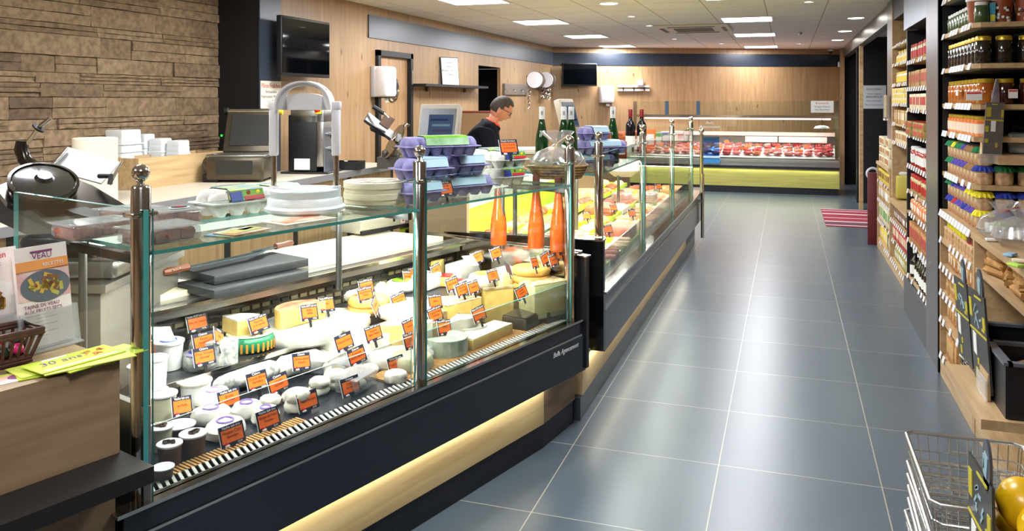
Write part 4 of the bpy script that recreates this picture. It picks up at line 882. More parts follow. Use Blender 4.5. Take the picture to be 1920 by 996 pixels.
def sector(px, py, z, wpx, h, a0, a1, m, label, top=None, name='cheese_wedge', wrap=None, rz=0, stripes=None):
    t, p = place(name, label, 'cheese', px, py, z, rz); r = W(p, wpx)*(.55 if a1-a0 > 150 else 1)
    a0, a1 = math.radians(a0), math.radians(a1); k = 12
    arc = [(r*math.cos(a0+(a1-a0)*i/k), r*math.sin(a0+(a1-a0)*i/k)) for i in range(k+1)]
    cx_ = sum(a[0] for a in arc)/len(arc)*.5; cy_ = sum(a[1] for a in arc)/len(arc)*.5
    poly = [(0-cx_,0-cy_)]+[(a-cx_,b-cy_) for a,b in arc]
    mb = MB(); mb.prism(poly, 0, h*.96, m); mb.obj('cheese_body', None, t)
    mb = MB(); mb.prism(poly, h*.96, h); mb.obj('rind_top', top or RIND, t)
    mb = MB(); o_ = [(a*1.02-cx_, b*1.02-cy_) for a,b in arc]; i_ = [(a-cx_, b-cy_) for a,b in reversed(arc)]; mb.prism(o_+i_, 0, h*.98); mb.obj('rind_side', top or RIND, t)
    if wrap: mb = MB(); q = [(x*1.05,y*1.05) for x,y in poly]; mb.prism(q, 0, h*1.03); jit(mb,.002,7); mb.obj('film_wrap', wrap, t)
    return t, p
def block(px, py, z, wpx, dpt, h, m, label, rz=0, top=None, wrap=None, name='cheese_block', bev=.004):
    t, p = place(name, label, 'cheese', px, py, z, rz); w_ = W(p, wpx)
    mb = MB(); mb.box((0,0,h/2), (w_,dpt,h), m, bev=bev); jit(mb,.001,px); mb.obj('cheese_body', None, t)
    if top: mb = MB(); mb.box((0,0,h),(w_*.97,dpt*.97,.004)); mb.obj('rind_top', top, t)
    if wrap: mb = MB(); mb.box((0,0,h/2+.002),(w_*1.05,dpt*1.05,h*1.05), bev=.01); jit(mb,.002,3); mb.obj('film_wrap', wrap, t)
    return t, p
def tub(px, py, z, wpx, h, m, label, lidm=POTW, deco=None, group=None, name='cheese_tub', up=1.0, taper=.82):
    t, p = place(name, label, 'tub', px, py, z, group=group); r = W(p, wpx)/2
    mb = MB(); mb.lathe([(r*taper,0),(r*.95,h*.93)], n=26, m=m); mb.obj('pot', None, t)
    mb = MB(); mb.lathe([(r,h*.9),(r*1.02,h*.93),(r*1.02,h*.98),(r*.94,h),(r*.9,h*.985)], n=26); mb.obj('lid', lidm, t)
    if deco == 'shav':
        mb = MB(); q = random.Random(px)
        for i in range(6): mb.box((q.uniform(-.35,.35)*r,q.uniform(-.3,.3)*r,h+.003),(r*.35,r*.3,.006), CHOC, rz=q.uniform(0,3))
        mb.obj('chocolate_shavings', None, t)
    elif deco: mb = MB(); mb.torus((0,0,h+.0005), r*.5, .003, deco, 20, 5); mb.obj('lid_print', None, t)
    return t, p
# tubs at the near end
for px, py, w_, h, m, lab, lid, deco in (
    (304,784,54,.085,POTC,'clear cream yogurt pot with white lid beside the chrome post, on the lower deck',POTW,None),
    (302,842,44,.07,POTC,'cream dessert pot half hidden behind the chrome post',POTW,'shav'),
    (318,872,46,.065,CHOC,'chocolate mousse pot with shavings on its lid, closest to the post',POTW,'shav'),
    (362,852,50,.065,CHOC,'chocolate mousse pot with shavings, beside the small blue mousse sign',POTW,'shav'),
    (337,828,56,.055,CHOC,'dessert pot with grey print on its lid behind the mousse pots',POTW,None),
    (306,898,40,.035,CHOC,'low dessert pot at the very front corner of the case',POTW,None)):
    tub(px, py, ZL, w_, h, m, lab, lid, deco, 'dessert pots at the end of the cheese case')
tub(366, 758, ZL, 60, .085, POTW, 'plain white fromage blanc tub at the middle of the lower deck', RIND)
tub(316, 690, ZU, 56, .10, POTW, 'white cheese tub with blue print on its lid, on the upper step', POTW, mat('lid_blue',(80,110,190),.4))
tub(292, 724, ZU, 44, .10, POTW, 'white cheese tub in front of the blue printed tub, on the upper step')
tub(262, 735, ZU, 44, .09, POTW, 'white cheese tub seen through the end glass')
# blue cheeses, wrapped
wheel(376, 688, ZU, 60, .05, BLUEV, 'film wrapped blue veined cheese with dark blue top on the upper step', wrap=FILM, topm=mat('blue_foil',(60,70,150),.3))
wheel(384, 655, ZU, 66, .06, BLUEV, 'film wrapped round cheese behind the stacked goat cheese signs', wrap=FILM)
sector(414, 680, ZU, 40, .085, 200, 290, BLUEV, 'pointed wedge of blue veined cheese beside the green wrapped wheel', BLUEV, wrap=FILM)
# green wheel
t, p, r, h = wheel(468, 652, ZU, 94, .06, GREENW, 'large round cheese in green paper with orange stripes on the upper step', topm=mat('pale_top',(226,214,178),.6,var=.12,scale=15))
mb = MB()
for i in range(30): a = 2*PI*i/30; mb.box((r*1.005*math.cos(a), r*1.005*math.sin(a), .022), (.004,.008,.032), ORW, rz=a)
mb.obj('orange_stripes', None, t)
t = thing('cheese_wedge','yellow cheese wedge standing on the green wrapped wheel','cheese',(p.x,p.y,ZU+h+.003),A1)
mb = MB(); k = 10; poly = [(-.07,-.02)]+[(-.07+.11*math.cos(a), -.02+.11*math.sin(a)) for a in [PI*.5*i/k-.1 for i in range(k+1)]]; mb.prism(poly, 0, .055, YEL); mb.obj('cheese_body', None, t)
mb = MB(); mb.prism(poly, .055, .06); mb.obj('rind_top', RIND, t)
# big half wheel on brie
wheel(566, 632, ZU, 146, .055, WRAP, 'wide white brie disc in thin paper under the yellow half wheel', wrap=FILM)
t, p, r, h = wheel(636, 610, ZU, 120, .045, WRAP, 'second white brie disc further along the upper step')
p = onz(560, 632, ZU); t = thing('cheese_wedge','big yellow half wheel with red and brown print resting on the brie disc','cheese',(p.x,p.y,ZU+.058),A1)
r = .115; k = 16; poly = [(r*math.cos(a), r*.95*math.sin(a)-.03) for a in [PI*i/k for i in range(k+1)]]
mb = MB(); mb.prism(poly, 0, .068, YEL); jit(mb,.001,2); mb.obj('cheese_body', None, t)
mb = MB(); mb.prism([(x*.98,y*.98) for x,y in poly], .068, .071); mb.obj('printed_rind', mat('print_rind',(222,180,130),.5,rgb2=(190,110,90),scale=18), t)
# reblochon-like stack of three
p = onz(690, 596, ZU)
for i in range(3):
    t = thing('cheese_round', ['bottom','middle','top'][i]+' golden round of the stack of three on the upper step','cheese',(p.x+.003*i,p.y,ZU+.031*i),A1, 'stack of three golden rounds'); r = W(p,82)/2*.97
    mb = MB(); mb.lathe(rprof(r,.030), n=30, m=GOLD); jit(mb,.001,i); mb.obj('cheese_body', None, t)
    if i == 2: mb = MB(); mb.lathe([(r*.9,.030),(r*.88,.032)], n=24); mb.obj('washed_rind', mat('washed_rind',(222,140,84),.5,rgb2=(232,196,130),scale=14), t)
# ash log
def log_(a, b, z, r, m, label, name='cheese_log'):
    A_ = onz(a[0],a[1],z); B_ = onz(b[0],b[1],z); d_ = B_-A_; t = thing(name, label, 'cheese', A_, 0)
    mb = MB(); n_ = 10; mb.tube([Vector((0,0,r))+d_*(i/n_) for i in range(n_+1)], [r*.7]+[r]*(n_-1)+[r*.7], m, 16); jit(mb,.0015,9); mb.v = [(x,y,max(0,z_)) for x,y,z_ in mb.v]; mb.obj('cheese_body', None, t); return t
log_((392,742),(520,708),ZL,.036,ASHM,'long ash coated goat log behind the paper wrapped cheeses')
log_((522,710),(600,690),ZL,.040,WRAP,'white paper wrapped goat log in line with the ash coated log')
log_((560,700),(640,676),ZL+.002,.032,ASHM,'short ash speckled goat log beside the crumbly white cheese')
block(668, 716, ZL, 50, .07, .05, WRAP, 'white wrapped goat cheese parcel behind the clear boxes', .2, wrap=FILM)
# paper wrapped with purple rings
for px, py, w_, lab in ((398,758,70,'closest to the white tub'),(395,792,76,'just behind the mousse sign'),(422,818,84,'largest, by the grille'),(462,782,62,'beside the raw milk sign'),(498,792,54,'last of the group')):
    t, p = place('wrapped_cheese', 'small paper wrapped round cheese with a purple ring stamp, '+lab, 'cheese', px, py, ZL, R.uniform(-.4,.4), 'paper wrapped cheeses with purple rings'); r = W(p,w_)/2; h = .048
    mb = MB(); mb.lathe([(r*.75,0),(r*.98,h*.25),(r*.98,h*.65),(r*.8,h*.95),(r*.3,h)], n=14, m=WRAP, sy=.85); jit(mb,.004,px); mb.obj('cheese_body', None, t)
    mb = MB(); mb.torus((0,0,h+.003), r*.36, .0028, PURPLE, 22, 5); mb.obj('ring_stamp', None, t)
# small goat rounds
for px, py, w_, h, n_, lab in ((507,758,40,.028,1,'single low goat cheese round closest to the paper wrapped ones'),(545,752,34,.030,1,'low goat cheese round behind the front pair'),(556,770,46,.036,2,'front goat cheese round'),(598,738,40,.028,2,'stacked goat cheese round'),(627,726,42,.030,2,'plump goat cheese round beside the clear box'),(628,702,40,.03,1,'goat cheese round half behind the stack'),(690,700,40,.03,1,'goat cheese round beyond the clear boxes'),(742,716,44,.04,1,'white goat cheese round in film by the post')):
    p = onz(px, py, ZL); r = W(p,w_)/2
    for i in range(n_):
        t = thing('goat_cheese_round', lab+('' if n_ == 1 else (', lower one' if i == 0 else ', upper one')), 'cheese', (p.x+.003*i,p.y,ZL+i*h), A1, 'small goat cheese rounds')
        mb = MB(); mb.lathe(rprof(r,h,.4), n=22, m=RIND); jit(mb,.0018,px+i); mb.obj('cheese_body', None, t)
for px, py, w_, lab in ((612,692,70,'behind'),(668,728,76,'in front, by the bamboo mat'),(655,700,64,'in the middle')):
    t, p = place('clear_cheese_box', 'clear plastic box of small pale cheeses, '+lab, 'box', px, py, ZL, .25, 'clear boxes of small cheeses'); w2 = W(p,w_)
    mb = MB(); mb.box((0,0,.028),(w2,w2*.62,.052), bev=.008); mb.box((0,0,.055),(w2*1.08,w2*.7,.004)); mb.obj('clear_box', CLEAR, t)
    mb = MB(); q = random.Random(px)
    for i in range(8): mb.sphere((q.uniform(-.38,.38)*w2,q.uniform(-.2,.2)*w2,.022), .016, (RIND, YEL, mat('nutty',(170,120,70),.7))[i%3], 8, 6)
    mb.obj('cheese_pieces', None, t)
# tomme de chevre etc.
sector(624, 668, ZL+.02, 66, .075, 60, 300, RIND, 'cut white goat tomme with bumpy rind in the middle row', RIND, wrap=FILM)
sector(690, 664, ZL+.01, 78, .09, 30, 330, YEL, 'pale yellow cut round with white rind behind the goat cheese sign', RIND)
wheel(735, 672, ZL, 150, .05, WRAP, 'broad white paper wrapped disc in front of the first glass panel end', wrap=FILM)
sector(738, 640, ZL+.05, 50, .08, 180, 260, YEL, 'yellow wedge with straight cut face lying on the broad white disc', YEL)
sector(772, 640, ZL+.05, 64, .085, 90, 300, CREAMC, 'cream coloured cut round in film close to the middle post', RIND, wrap=FILM)
wheel(770, 690, ZL, 84, .055, PALEG, 'wrapped pale cheese round right behind the middle post', wrap=FILM)
wheel(706, 596, ZU, 60, .02, CREAMC, 'thin pale cheese with green herbs beside the golden stack')
wheel(722, 560, ZR, 52, .055, RIND, 'round cheese in white paper near the case back')
wheel(752, 545, ZR, 56, .05, RIND, 'small round cheese with lime green label near the case back', lab=(mat('lime_label',(150,200,60),.5),.6))
wheel(760, 590, ZR-.02, 110, .05, WRAP, 'flat white wrapped cheese at the middle of the back row')
# second bay
t, p = sector(842, 664, ZL, 72, .072, 150, 395, PALEG, 'cut half round with green mottled rind, closest to the grille in the second bay', mat('green_rind',(220,226,200),.5,rgb2=(150,190,150),scale=18), wrap=FILM)
block(908, 640, ZL, 132, .10, .05, YEL, 'long flat yellow slab with a white rind at the front of the second bay', .05, RIND)
sector(866, 614, ZL+.052, 40, .05, 200, 300, YEL, 'small cheese wedge lying on the long flat slab', RIND)
t, p = place('cheese_wedge','tall upright yellow cheese wedge with a crusty top edge','cheese', 932, 600, ZL, -.35)
mb = MB(); mb.prism([(-.075,-.01),(.075,-.03),(.07,.03),(-.06,.09)], 0, .155, YEL); jit(mb,.001,5); mb.obj('cheese_body', None, t); mb = MB(); mb.prism([(-.078,-.012),(.078,-.033),(.073,.033),(-.063,.093)], .152, .162); mb.obj('rind_top', mat('crust',(206,190,150),.8,rgb2=(160,130,90),scale=30,bump=.6), t)
t, p = place('cheese_wedge','big pale half wheel with a dark round stamp on its face','cheese', 860, 618, ZL+.01, -.1)
mb = MB(); mb.prism([(-.10,-.03),(.12,-.03),(.12,.08),(.0,.12),(-.10,.08)], 0, .125, YEL); jit(mb,.001,5); mb.obj('cheese_body', None, t); mb = MB(); mb.prism([(-.10,-.03),(.12,-.03),(.12,.08),(.0,.12),(-.10,.08)], .125, .131); mb.obj('rind_top', MATS['crust'], t)
mb = MB(); mb.lathe([(.028,0),(.028,.003)], n=18, M=Matrix.Translation((-.03,-.031,.06)) @ Matrix.Rotation(PI/2,4,'X')); mb.obj('dark_stamp', mat('stamp_grey',(100,96,84),.6,rgb2=(190,180,140),scale=40), t)
sector(812, 622, ZL+.01, 58, .11, 190, 330, YEL, 'tall yellow wedge right beside the middle post', MATS['crust'])
block(1020, 590, ZL+.03, 84, .12, .16, PALEG, 'large pale green block of cheese at the end of the case', -.3, MATS['crust'], bev=.006)
block(955, 578, ZL+.03, 80, .10, .10, YEL, 'yellow cheese block behind the upright wedge', -.1, MATS['crust'])
for i, (px, py, rz_) in enumerate(((980,612,.1),(1026,598,-.05))):
    t, p = place('cheese_tray', ('first' if i == 0 else 'second')+' dark olive box of vacuum packed cheese near the end glass', 'tray', px, py, ZL, rz_, 'dark cheese boxes'); w2 = W(p, 66)
    OL = mat('olive_dark',(70,64,48),.35,var=.2)
    mb = MB(); mb.box((0,0,.028),(w2,.13,.056), OL, bev=.004); mb.obj('box_body', None, t)
    mb = MB(); mb.box((0,0,.06),(w2*.98,.12,.01), bev=.003); jit(mb,.003,i); mb.obj('film_lid', mat('film_dark',(60,60,56),.15), t)
block(868, 526, ZR, 66, .10, .09, WRAP, 'tall white wrapped cheese at the back of the second bay', .1, wrap=FILM)
block(882, 548, ZR, 88, .10, .05, WRAP, 'crumpled plastic wrapped cheese in front of the tall white one', .1, wrap=FILM)
wheel(908, 536, ZR+.02, 60, .06, RIND, 'round pale cheese with a lime green label in the second bay', lab=(MATS['lime_label'],.6))
block(945, 540, ZR, 62, .10, .09, CREAMC, 'square cream coloured cheese behind the round labelled one', 0, RIND)
for i in range(3):
    p = onz(996, 540, ZR); t = thing('cheese_round', ['bottom','middle','top'][i]+' round of the pale stack near the divider', 'cheese', (p.x,p.y,ZR+.036*i), A1, 'pale stack near the divider'); mb = MB(); mb.lathe(rprof(.095,.035), n=26, m=GOLD); jit(mb,.001,i); mb.obj('cheese_body', None, t)
wheel(814, 560, ZL+.02, 70, .06, RIND, 'white cheese round with bumpy rind just past the middle post')
sector(870, 580, ZL+.03, 76, .09, 100, 330, YEL, 'yellow cut round under the cluster of signs', MATS['crust'])
wheel(690, 640, ZL, 90, .02, WRAP, 'folded white wrapping paper sheet under the cut rounds', name='paper_wrapped_cheese')
wheel(806, 600, ZL+.01, 60, .07, CREAMC, 'cream round cheese behind the signs just past the middle post', wrap=FILM)
sector(880, 636, ZL, 40, .06, 180, 300, CREAMC, 'small pale wedge between the mottled half round and the long slab', RIND)
block(905, 585, ZL+.02, 50, .09, .10, CREAMC, 'pale cheese block hidden behind the upright wedge', .2, MATS['crust'])
wheel(668, 560, ZR, 60, .045, RIND, 'white rind round at the far back behind the golden stack')
wheel(700, 545, ZR, 50, .05, CREAMC, 'small cream round at the far back beside the vented panel')
block(800, 540, ZR, 50, .09, .07, WRAP, 'white paper wrapped block behind the middle post', .1)
# orange mimolette-like blocks with red
for i, (px, py, c, lab) in enumerate(((808,512,ORW,'orange cheese wedge standing at the back beside the middle post'),(820,520,YEL,'yellow cheese wedge standing behind the red waxed pieces'),(838,535,YEL,'yellow cheese piece with red wax lying at the back'),(856,540,REDW,'small red waxed cheese piece near the signs'))):
    block(px, py, ZR, 30, .05, (.11,.09,.05,.04)[i], c, lab, R.uniform(-.6,.6), REDW if i in (2,) else None)
sector(775, 530, ZR+.0, 34, .05, 20, 200, REDW, 'red waxed cheese piece near the back post', YEL)
# ================================================================ PRICE SIGNS
SIGN_O = mat('sign_orange', (240,112,34), .45); SIGN_N = mat('sign_navy', (34,36,58), .4); SWH = mat('sign_white', (240,238,235), .5); SINK = mat('sign_ink', (110,30,14), .6); SRED = mat('sign_red', (215,30,24), .4)
def sign(px, py, zc, head, txt, price, where, yaw=0, roll=0, s=1.0, grp='orange and navy cheese price signs', pos=None, tilt=-.32):
    p = pos or onz(px, py, zc); w_, h_ = .086*s, .062*s
    t = thing('price_sign', where, 'price sign', p); t.rotation_euler = (tilt, roll, A1+yaw); t['group'] = grp
    mb = MB(); mb.box((0,0,0),(w_,.002,h_), SIGN_N, bev=0); mb.box((-w_/2-.0006,0,0),(.0012,.0024,h_+.001), SWH); mb.obj('card', None, t)
    mb = MB(); mb.box((0,-.0013,-.001*s),(w_*.86,.0012,h_*.62), SIGN_O); mb.obj('orange_panel', None, t)
    text_obj('lettering', head, .0115*s, SWH, t, (0,-.0016,h_*.40), ext=.0002, wmax=w_*.9)
    if txt: text_obj('lettering', txt, .0125*s, SINK, t, (0,-.0022,.003*s), ext=.0002, shear=.2, wmax=w_*.8)
    mb = MB(); mb.sphere((-w_*.28,-.002,-h_*.34), .007*s, SRED, 8, 6, (1,.25,.8)); mb.sphere((-w_*.26,-.0022,-h_*.44), .009*s, SWH, 8, 6, (1,.2,.45)); mb.obj('emblem', None, t)
    text_obj('lettering', price, .008*s, SWH, t, (w_*.26,-.0016,-h_*.41), ext=.0002)
    mb = MB(); mb.box((.0,.001,-h_/2-.012*s),(.012*s,.002,.03*s)); mb.obj('clip', BLACK, t)
    return t
V1, CH, VC = 'Vache AOP Lait cru', 'Chèvre', 'Vache lait cru'
SG = [(370,605,.76,V1,'Bleu des Causses','9€90','upper sign of the stack beside the white tubs',0,0),(382,640,.73,CH,'Bouse\nFermière','26€90','middle sign of the stack beside the white tubs',0,0),(383,668,.70,CH,'Trois Torsade\nFermier','26€90','lowest sign of the stack beside the white tubs',0,-.05),
 (411,633,.74,CH,'Bleu','18€','narrow turned sign between the stack and the green wheel',.5,-.5),(485,607,.745,V1,'Fourme\nà la meule','16€90','sign on the green paper wheel',0,.1),(580,586,.755,V1,'Brillat\naffiné','19€90','sign in front of the yellow half wheel',0,-.1),(613,571,.75,V1,'Brie','15€','sign on the second brie disc',.1,-.1),
 (512,664,.62,CH,'Pavé en\nForme','5€50','sign above the ash log',0,-.12),(565,678,.62,CH,'Chèvre cendré\nFermier','5€20','sign in front of the short ash log',0,-.15),(482,714,.60,CH,'Grande Bûche\nFermière','22€90','sign on the ash log',0,0),(522,719,.59,CH,'Crottin\nFermier','3€10','sign just beyond the ash log sign',0,.1),
 (430,748,.60,VC,'Brebis\nFermier','4€90','sign among the purple ringed cheeses',0,.0),(435,815,.585,VC,'Mousse Choc\nFermier','3€50','sign at the grille beside the chocolate pots',0,0),(503,786,.585,VC,'Brique du Nord\nFermier','5€90','sign at the grille below the purple ringed cheeses',0,0),(577,752,.585,CH,'Petit Fermier','2€90','sign at the grille before the small goat rounds',0,0),
 (657,724,.585,CH,'Tomme\nArdèche','21€90','sign at the grille before the clear boxes',0,0),(743,684,.585,VC,'Petit Fermier','24€90','sign at the grille just before the middle post',0,.0),(669,667,.63,CH,'Pyramide\nSainte Agathe','25€90','large sign over the clear boxes',0,.1),(645,641,.66,CH,'Tome de Chèvre','30€90','sign on the white goat tomme',0,.1),(700,625,.68,V1,'Tomme\nSaint Pierre','19€90','sign on the yellow cut round',0,.05),
 (687,537,.77,V1,'Saint Marcellin','7€90','upper sign over the golden stack',0,0),(685,552,.76,V1,'Petit Reblochon\nFermier','18€','lower sign on the golden stack',0,.0),(704,573,.73,VC,'Cantal','14€','narrow turned sign beyond the golden stack',.6,.3),(748,563,.72,V1,'Tomme Neige\nFermier','19€90','sign beyond the golden stack on flat cheese',0,.15),(341,762,.60,VC,'au Poids','2€','sign behind the clear yogurt pot',.2,-.2),(290,650,.72,VC,'Chèvre','6€','sign at the white tubs beside the post',.4,0),
 (764,520,.74,V1,'Rocamadour','3€','sign near the back behind the middle post',.3,-.2),(778,512,.74,V1,'Langres','7€','second sign near the back behind the middle post',.1,0),(770,612,.70,V1,'Fourme','17€','sign cut off by the middle post, upper',0,.1),(772,638,.68,V1,'Cantal','17€','sign cut off by the middle post, lower',0,0),
 (816,566,.72,V1,'Salers','22€','small sign just past the middle post',.0,-.1),(816,590,.69,V1,'Comté 8 mois\nd\'Affinage','21€90','wide sign just past the middle post',0,.08),(833,614,.64,V1,'Comté','18€90','sign on the green mottled half round',0,-.12),(867,543,.735,V1,'Beaufort\nde Savoie','27€90','front sign of the cluster over the stamped half wheel',0,.08),(848,533,.74,V1,'Abondance','24€','rear sign of the cluster, partly hidden',0,.08),(888,539,.735,V1,'Appenzell','25€','far sign of the cluster',.1,0),
 (924,517,.77,V1,'Ossau\nBrebis','26€90','sign on top of the upright wedge',0,0),(898,589,.665,V1,'Tomme Fermière','19€90','sign on the long flat slab',0,.12),(978,548,.72,V1,'Raclette\nFermière','15€90','sign on the dark boxes',0,.18),(930,475,.86,V1,'Morbier','18€90','highest sign at the back near the divider',0,.1),(895,483,.83,V1,'Munster','16€','laid back sign at the back of the second bay',0,.1),(818,507,.76,V1,'Gouda','17€','sign at the orange wedges near the middle post',.2,.1),
 (1002,492,.83,V1,'Saint Nectaire','19€','first sign of the crowd near the end glass',.2,-.1),(1022,485,.83,V1,'Livarot','14€','second sign of the crowd near the end glass',.1,.15),(1038,488,.83,V1,'Maroilles','14€','third sign of the crowd near the end glass',.1,0),(953,503,.82,V1,'Cîteaux','22€','edge-on turned sign before the yellow block',1.0,.1)]
for px, py, zc, hd, tx, pr, wh, yw, rl in SG:
    sign(px, py, zc, hd, tx, pr, 'orange price sign, '+wh, yw, rl*-1, 1.0 if px < 900 else .95)
sign(0,0,0,V1,'Oeufs Frais\nPlein Air x6','2€','orange price sign on the purple carton at the top shelf edge', -.2, -.0, .82, pos=onz(838,368,1.2)+Vector((0,0,.035)), grp=None) if False else None
t = sign(0,0,0,'Oeufs frais','Plein Air\nmoyens','2€90','orange price sign leaning at the purple egg cartons', -.1, .0, 1.0, 'egg signs', pos=onz(838,372,1.2)+Vector((0,-.02,.042)))
t = sign(0,0,0,'Oeufs fermiers','Gros Oeufs\nbiologiques','3€20','orange price sign on top of the white egg cartons', -.35, .0, 1.15, 'egg signs', pos=at(954,276,3.72))
# white card
p = onz(304,626,.80); t = thing('white_card','blank white folded card lying on the white tub','card',p, A1); t.rotation_euler=(-.9,.2,A1); mb = MB(); mb.box((0,0,0),(.08,.002,.06)); mb.obj('card', PAPER, t)
p = onz(882,489,.84); t = thing('white_card','pale faded price card at the back of the second bay','card',p, A1); t.rotation_euler=(-.8,.1,A1); mb = MB(); mb.box((0,0,0),(.08,.002,.06)); mb.obj('card', mat('faded_card',(238,200,180),.5), t)
# slate boards and knives
def slate(a, b, z, dpt, lab):
    A_ = onz(*a, z); B_ = onz(*b, z); d_ = B_-A_; L_ = d_.length; t = thing('slate_board', lab, 'board', A_, math.atan2(d_.y,d_.x)); mb = MB(); mb.box((L_/2,dpt/2,-.017),(L_,dpt,.034), mat('slate_black',(34,38,42),.5,bump=.2,scale=40), bev=.004); mb.obj('board_body', None, t)
slate((402,545),(579,507),.90,.24,'lower black cutting board behind the cheese case')
slate((402,518),(579,484),.936,.25,'upper black cutting board with a long knife on it')
def knife(a, b, z, lab, hl=.12):
    A_ = onz(*a, z); B_ = onz(*b, z); d_ = B_-A_; L_ = d_.length; t = thing('cheese_knife', lab, 'knife', A_, math.atan2(d_.y,d_.x))
    mb = MB(); mb.tube([(0,0,.014),(.02,0,.014),(hl*.6,0,.014),(hl,0,.014)], [.010,.015,.012,.014], mat('knife_wood',(120,66,42),.4), 8); mb.obj('handle', None, t)
    for x in (.3,.6): mb = MB(); mb.sphere((hl*x,-.012,.016), .004, CHROME, 6, 5); mb.obj('rivet', None, t)
    mb = MB(); mb.prism([(hl,-.02),(L_-.04,-.022),(L_,.0),(L_-.01,.018),(hl,.014)], .012, .015); mb.obj('blade', mat('knife_steel',(130,150,160),.25,.9), t)
knife((306,518),(500,476),.945,'long cheese knife with wooden handle lying on the black board', .11)
knife((548,461),(470,480),.945,'second knife with dark wooden handle pointing the other way', .11)
# ================================================================ THINGS ON THE TOP SHELVES
ZS = 1.2
def egg_carton(lab, loc, rz, n=6, col=None, labm=None, group='egg cartons', label2=None, open_=False, h=.068):
    """closed moulded pulp carton; long side along x"""
    t = thing('egg_carton', lab, 'egg carton', loc, rz, group)
    cols = n//2; L_ = .05*cols+.0; Wd = .105
    mb = MB(); q = random.Random(int(loc[0]*999))
    for i in range(cols):
        for j in (-1,1): mb.lathe([(.014,0),(.020,.012),(.027,.036)], (-L_/2+.025+i*.05, j*.026, 0), col, 10)
    mb.box((0,0,.034),(L_+.022,Wd+.014,.005), col, bev=.002); mb.obj('base', None, t)
    mb = MB()
    for i in range(cols):
        for j in (-1,1): mb.sphere((-L_/2+.025+i*.05, j*.026, .036), .0285, col, 12, 8, (1,1,1.12))
    mb.box((0,0,.052),(L_-.01,Wd*.74,.03), col, bev=.012); mb.obj('lid', None, t)
    if labm:
        mb = MB(); lx = L_*.62 if n > 6 else L_*.66
        x0 = .015 if n > 6 else .016
        prof = [(-Wd/2-.004,.040),(-Wd/2+.006,.064),(-.028,.0715),(.028,.0715),(Wd/2-.006,.064),(Wd/2+.004,.040)]
        vs = []; 
        for x in (x0-lx/2,x0+lx/2): vs += [(x,y,z) for y,z in prof]
        k = len(prof); fs = [(i,i+1,k+i+1,k+i) for i in range(k-1)]; fm = [labm[1],labm[0],labm[0],labm[0],labm[1]]
        for f, mm in zip(fs, fm): mb.add(vs, [f], mm)
        o = mb.obj('paper_label', None, t); sd = o.modifiers.new('th','SOLIDIFY'); sd.thickness = .0015; sd.offset = 1
    if label2:
        M_ = (math.radians(68),0,0)
        for s_, x, z, sz, mm in label2: text_obj('lettering', s_, sz, mm, t, (x,-Wd/2-.0035+(z-.040)*.42,z), M_, ext=.0004)
    return t
LIL = mat('pulp_lilac', (146,142,192), .85, var=.08, bump=.5, scale=60); PUW = mat('pulp_white', (222,222,214), .85, var=.05, bump=.5, scale=60)
LG = mat('label_green', (120,180,50), .45, rgb2=(90,150,40), scale=20); LB = mat('label_blue', (172,204,220), .45); LT = mat('label_topblue', (80,140,190), .45, rgb2=(190,200,80), scale=16, stretch=(1,8,1))
LYEL = mat('label_yellow',(240,220,40),.5); LREDM = mat('label_red',(205,30,50),.45); LBLUE = mat('label_deepblue',(30,60,150),.45); LSKY = mat('label_grass',(150,190,150),.45,rgb2=(90,150,80),scale=12)
LT6 = [('LOUÉ',-.018,.048,.017,LYEL),('Fermiers',.035,.044,.007,SWH)]
p = onz(418, 404, ZS); an = A1-.02
t = egg_carton('white egg carton with green label in front, next to the meat packs', p+Vector((0,.04,0)), an, 6, PUW, (LT, LG), 'white egg cartons', LT6); t.scale = (1.35,1.35,1.35)
def lbl_deco(t):
    Wd=.105
    mb = MB(); mb.box((-.018,-.0535,.050),(.034,.002,.026), LBLUE, rx=-.4); mb.box((.035,-.0548,.0445),(.06,.002,.010), LREDM, rx=-.4); mb.sphere((.02,-.050,.056), .006, mat('hen_brown',(150,70,40),.6), 8, 6, (1,.3,1.3)); mb.sphere((.048,-.050,.058), .005, LYEL, 8, 6, (1.3,.3,1)); mb.obj('label_print', None, t)
lbl_deco(t)
t = egg_carton('white egg carton with green label behind the first one', p+Vector((.05,.22,0)), an, 6, PUW, (LT, LG), 'white egg cartons', LT6); t.scale = (1.25,1.25,1.25)
# white cartons further along
p = onz(944, 346, ZS)
for i in range(2):
    t = egg_carton(('lower' if i == 0 else 'upper')+' white egg carton of the pair near the far post', p+Vector((0,.02*i,.078*i)), A1-.32, 6, PUW, (LT, LG), 'white egg cartons', LT6); t.scale = (1.18,1.18,1.18); lbl_deco(t)
    t = egg_carton(('lower' if i == 0 else 'upper')+' white egg carton behind the pair near the far post', p+Vector((-.13,.14+.02*i,.078*i)), A1-.32, 6, PUW, (LT, LG), 'white egg cartons'); t.scale = (1.18,1.18,1.18)
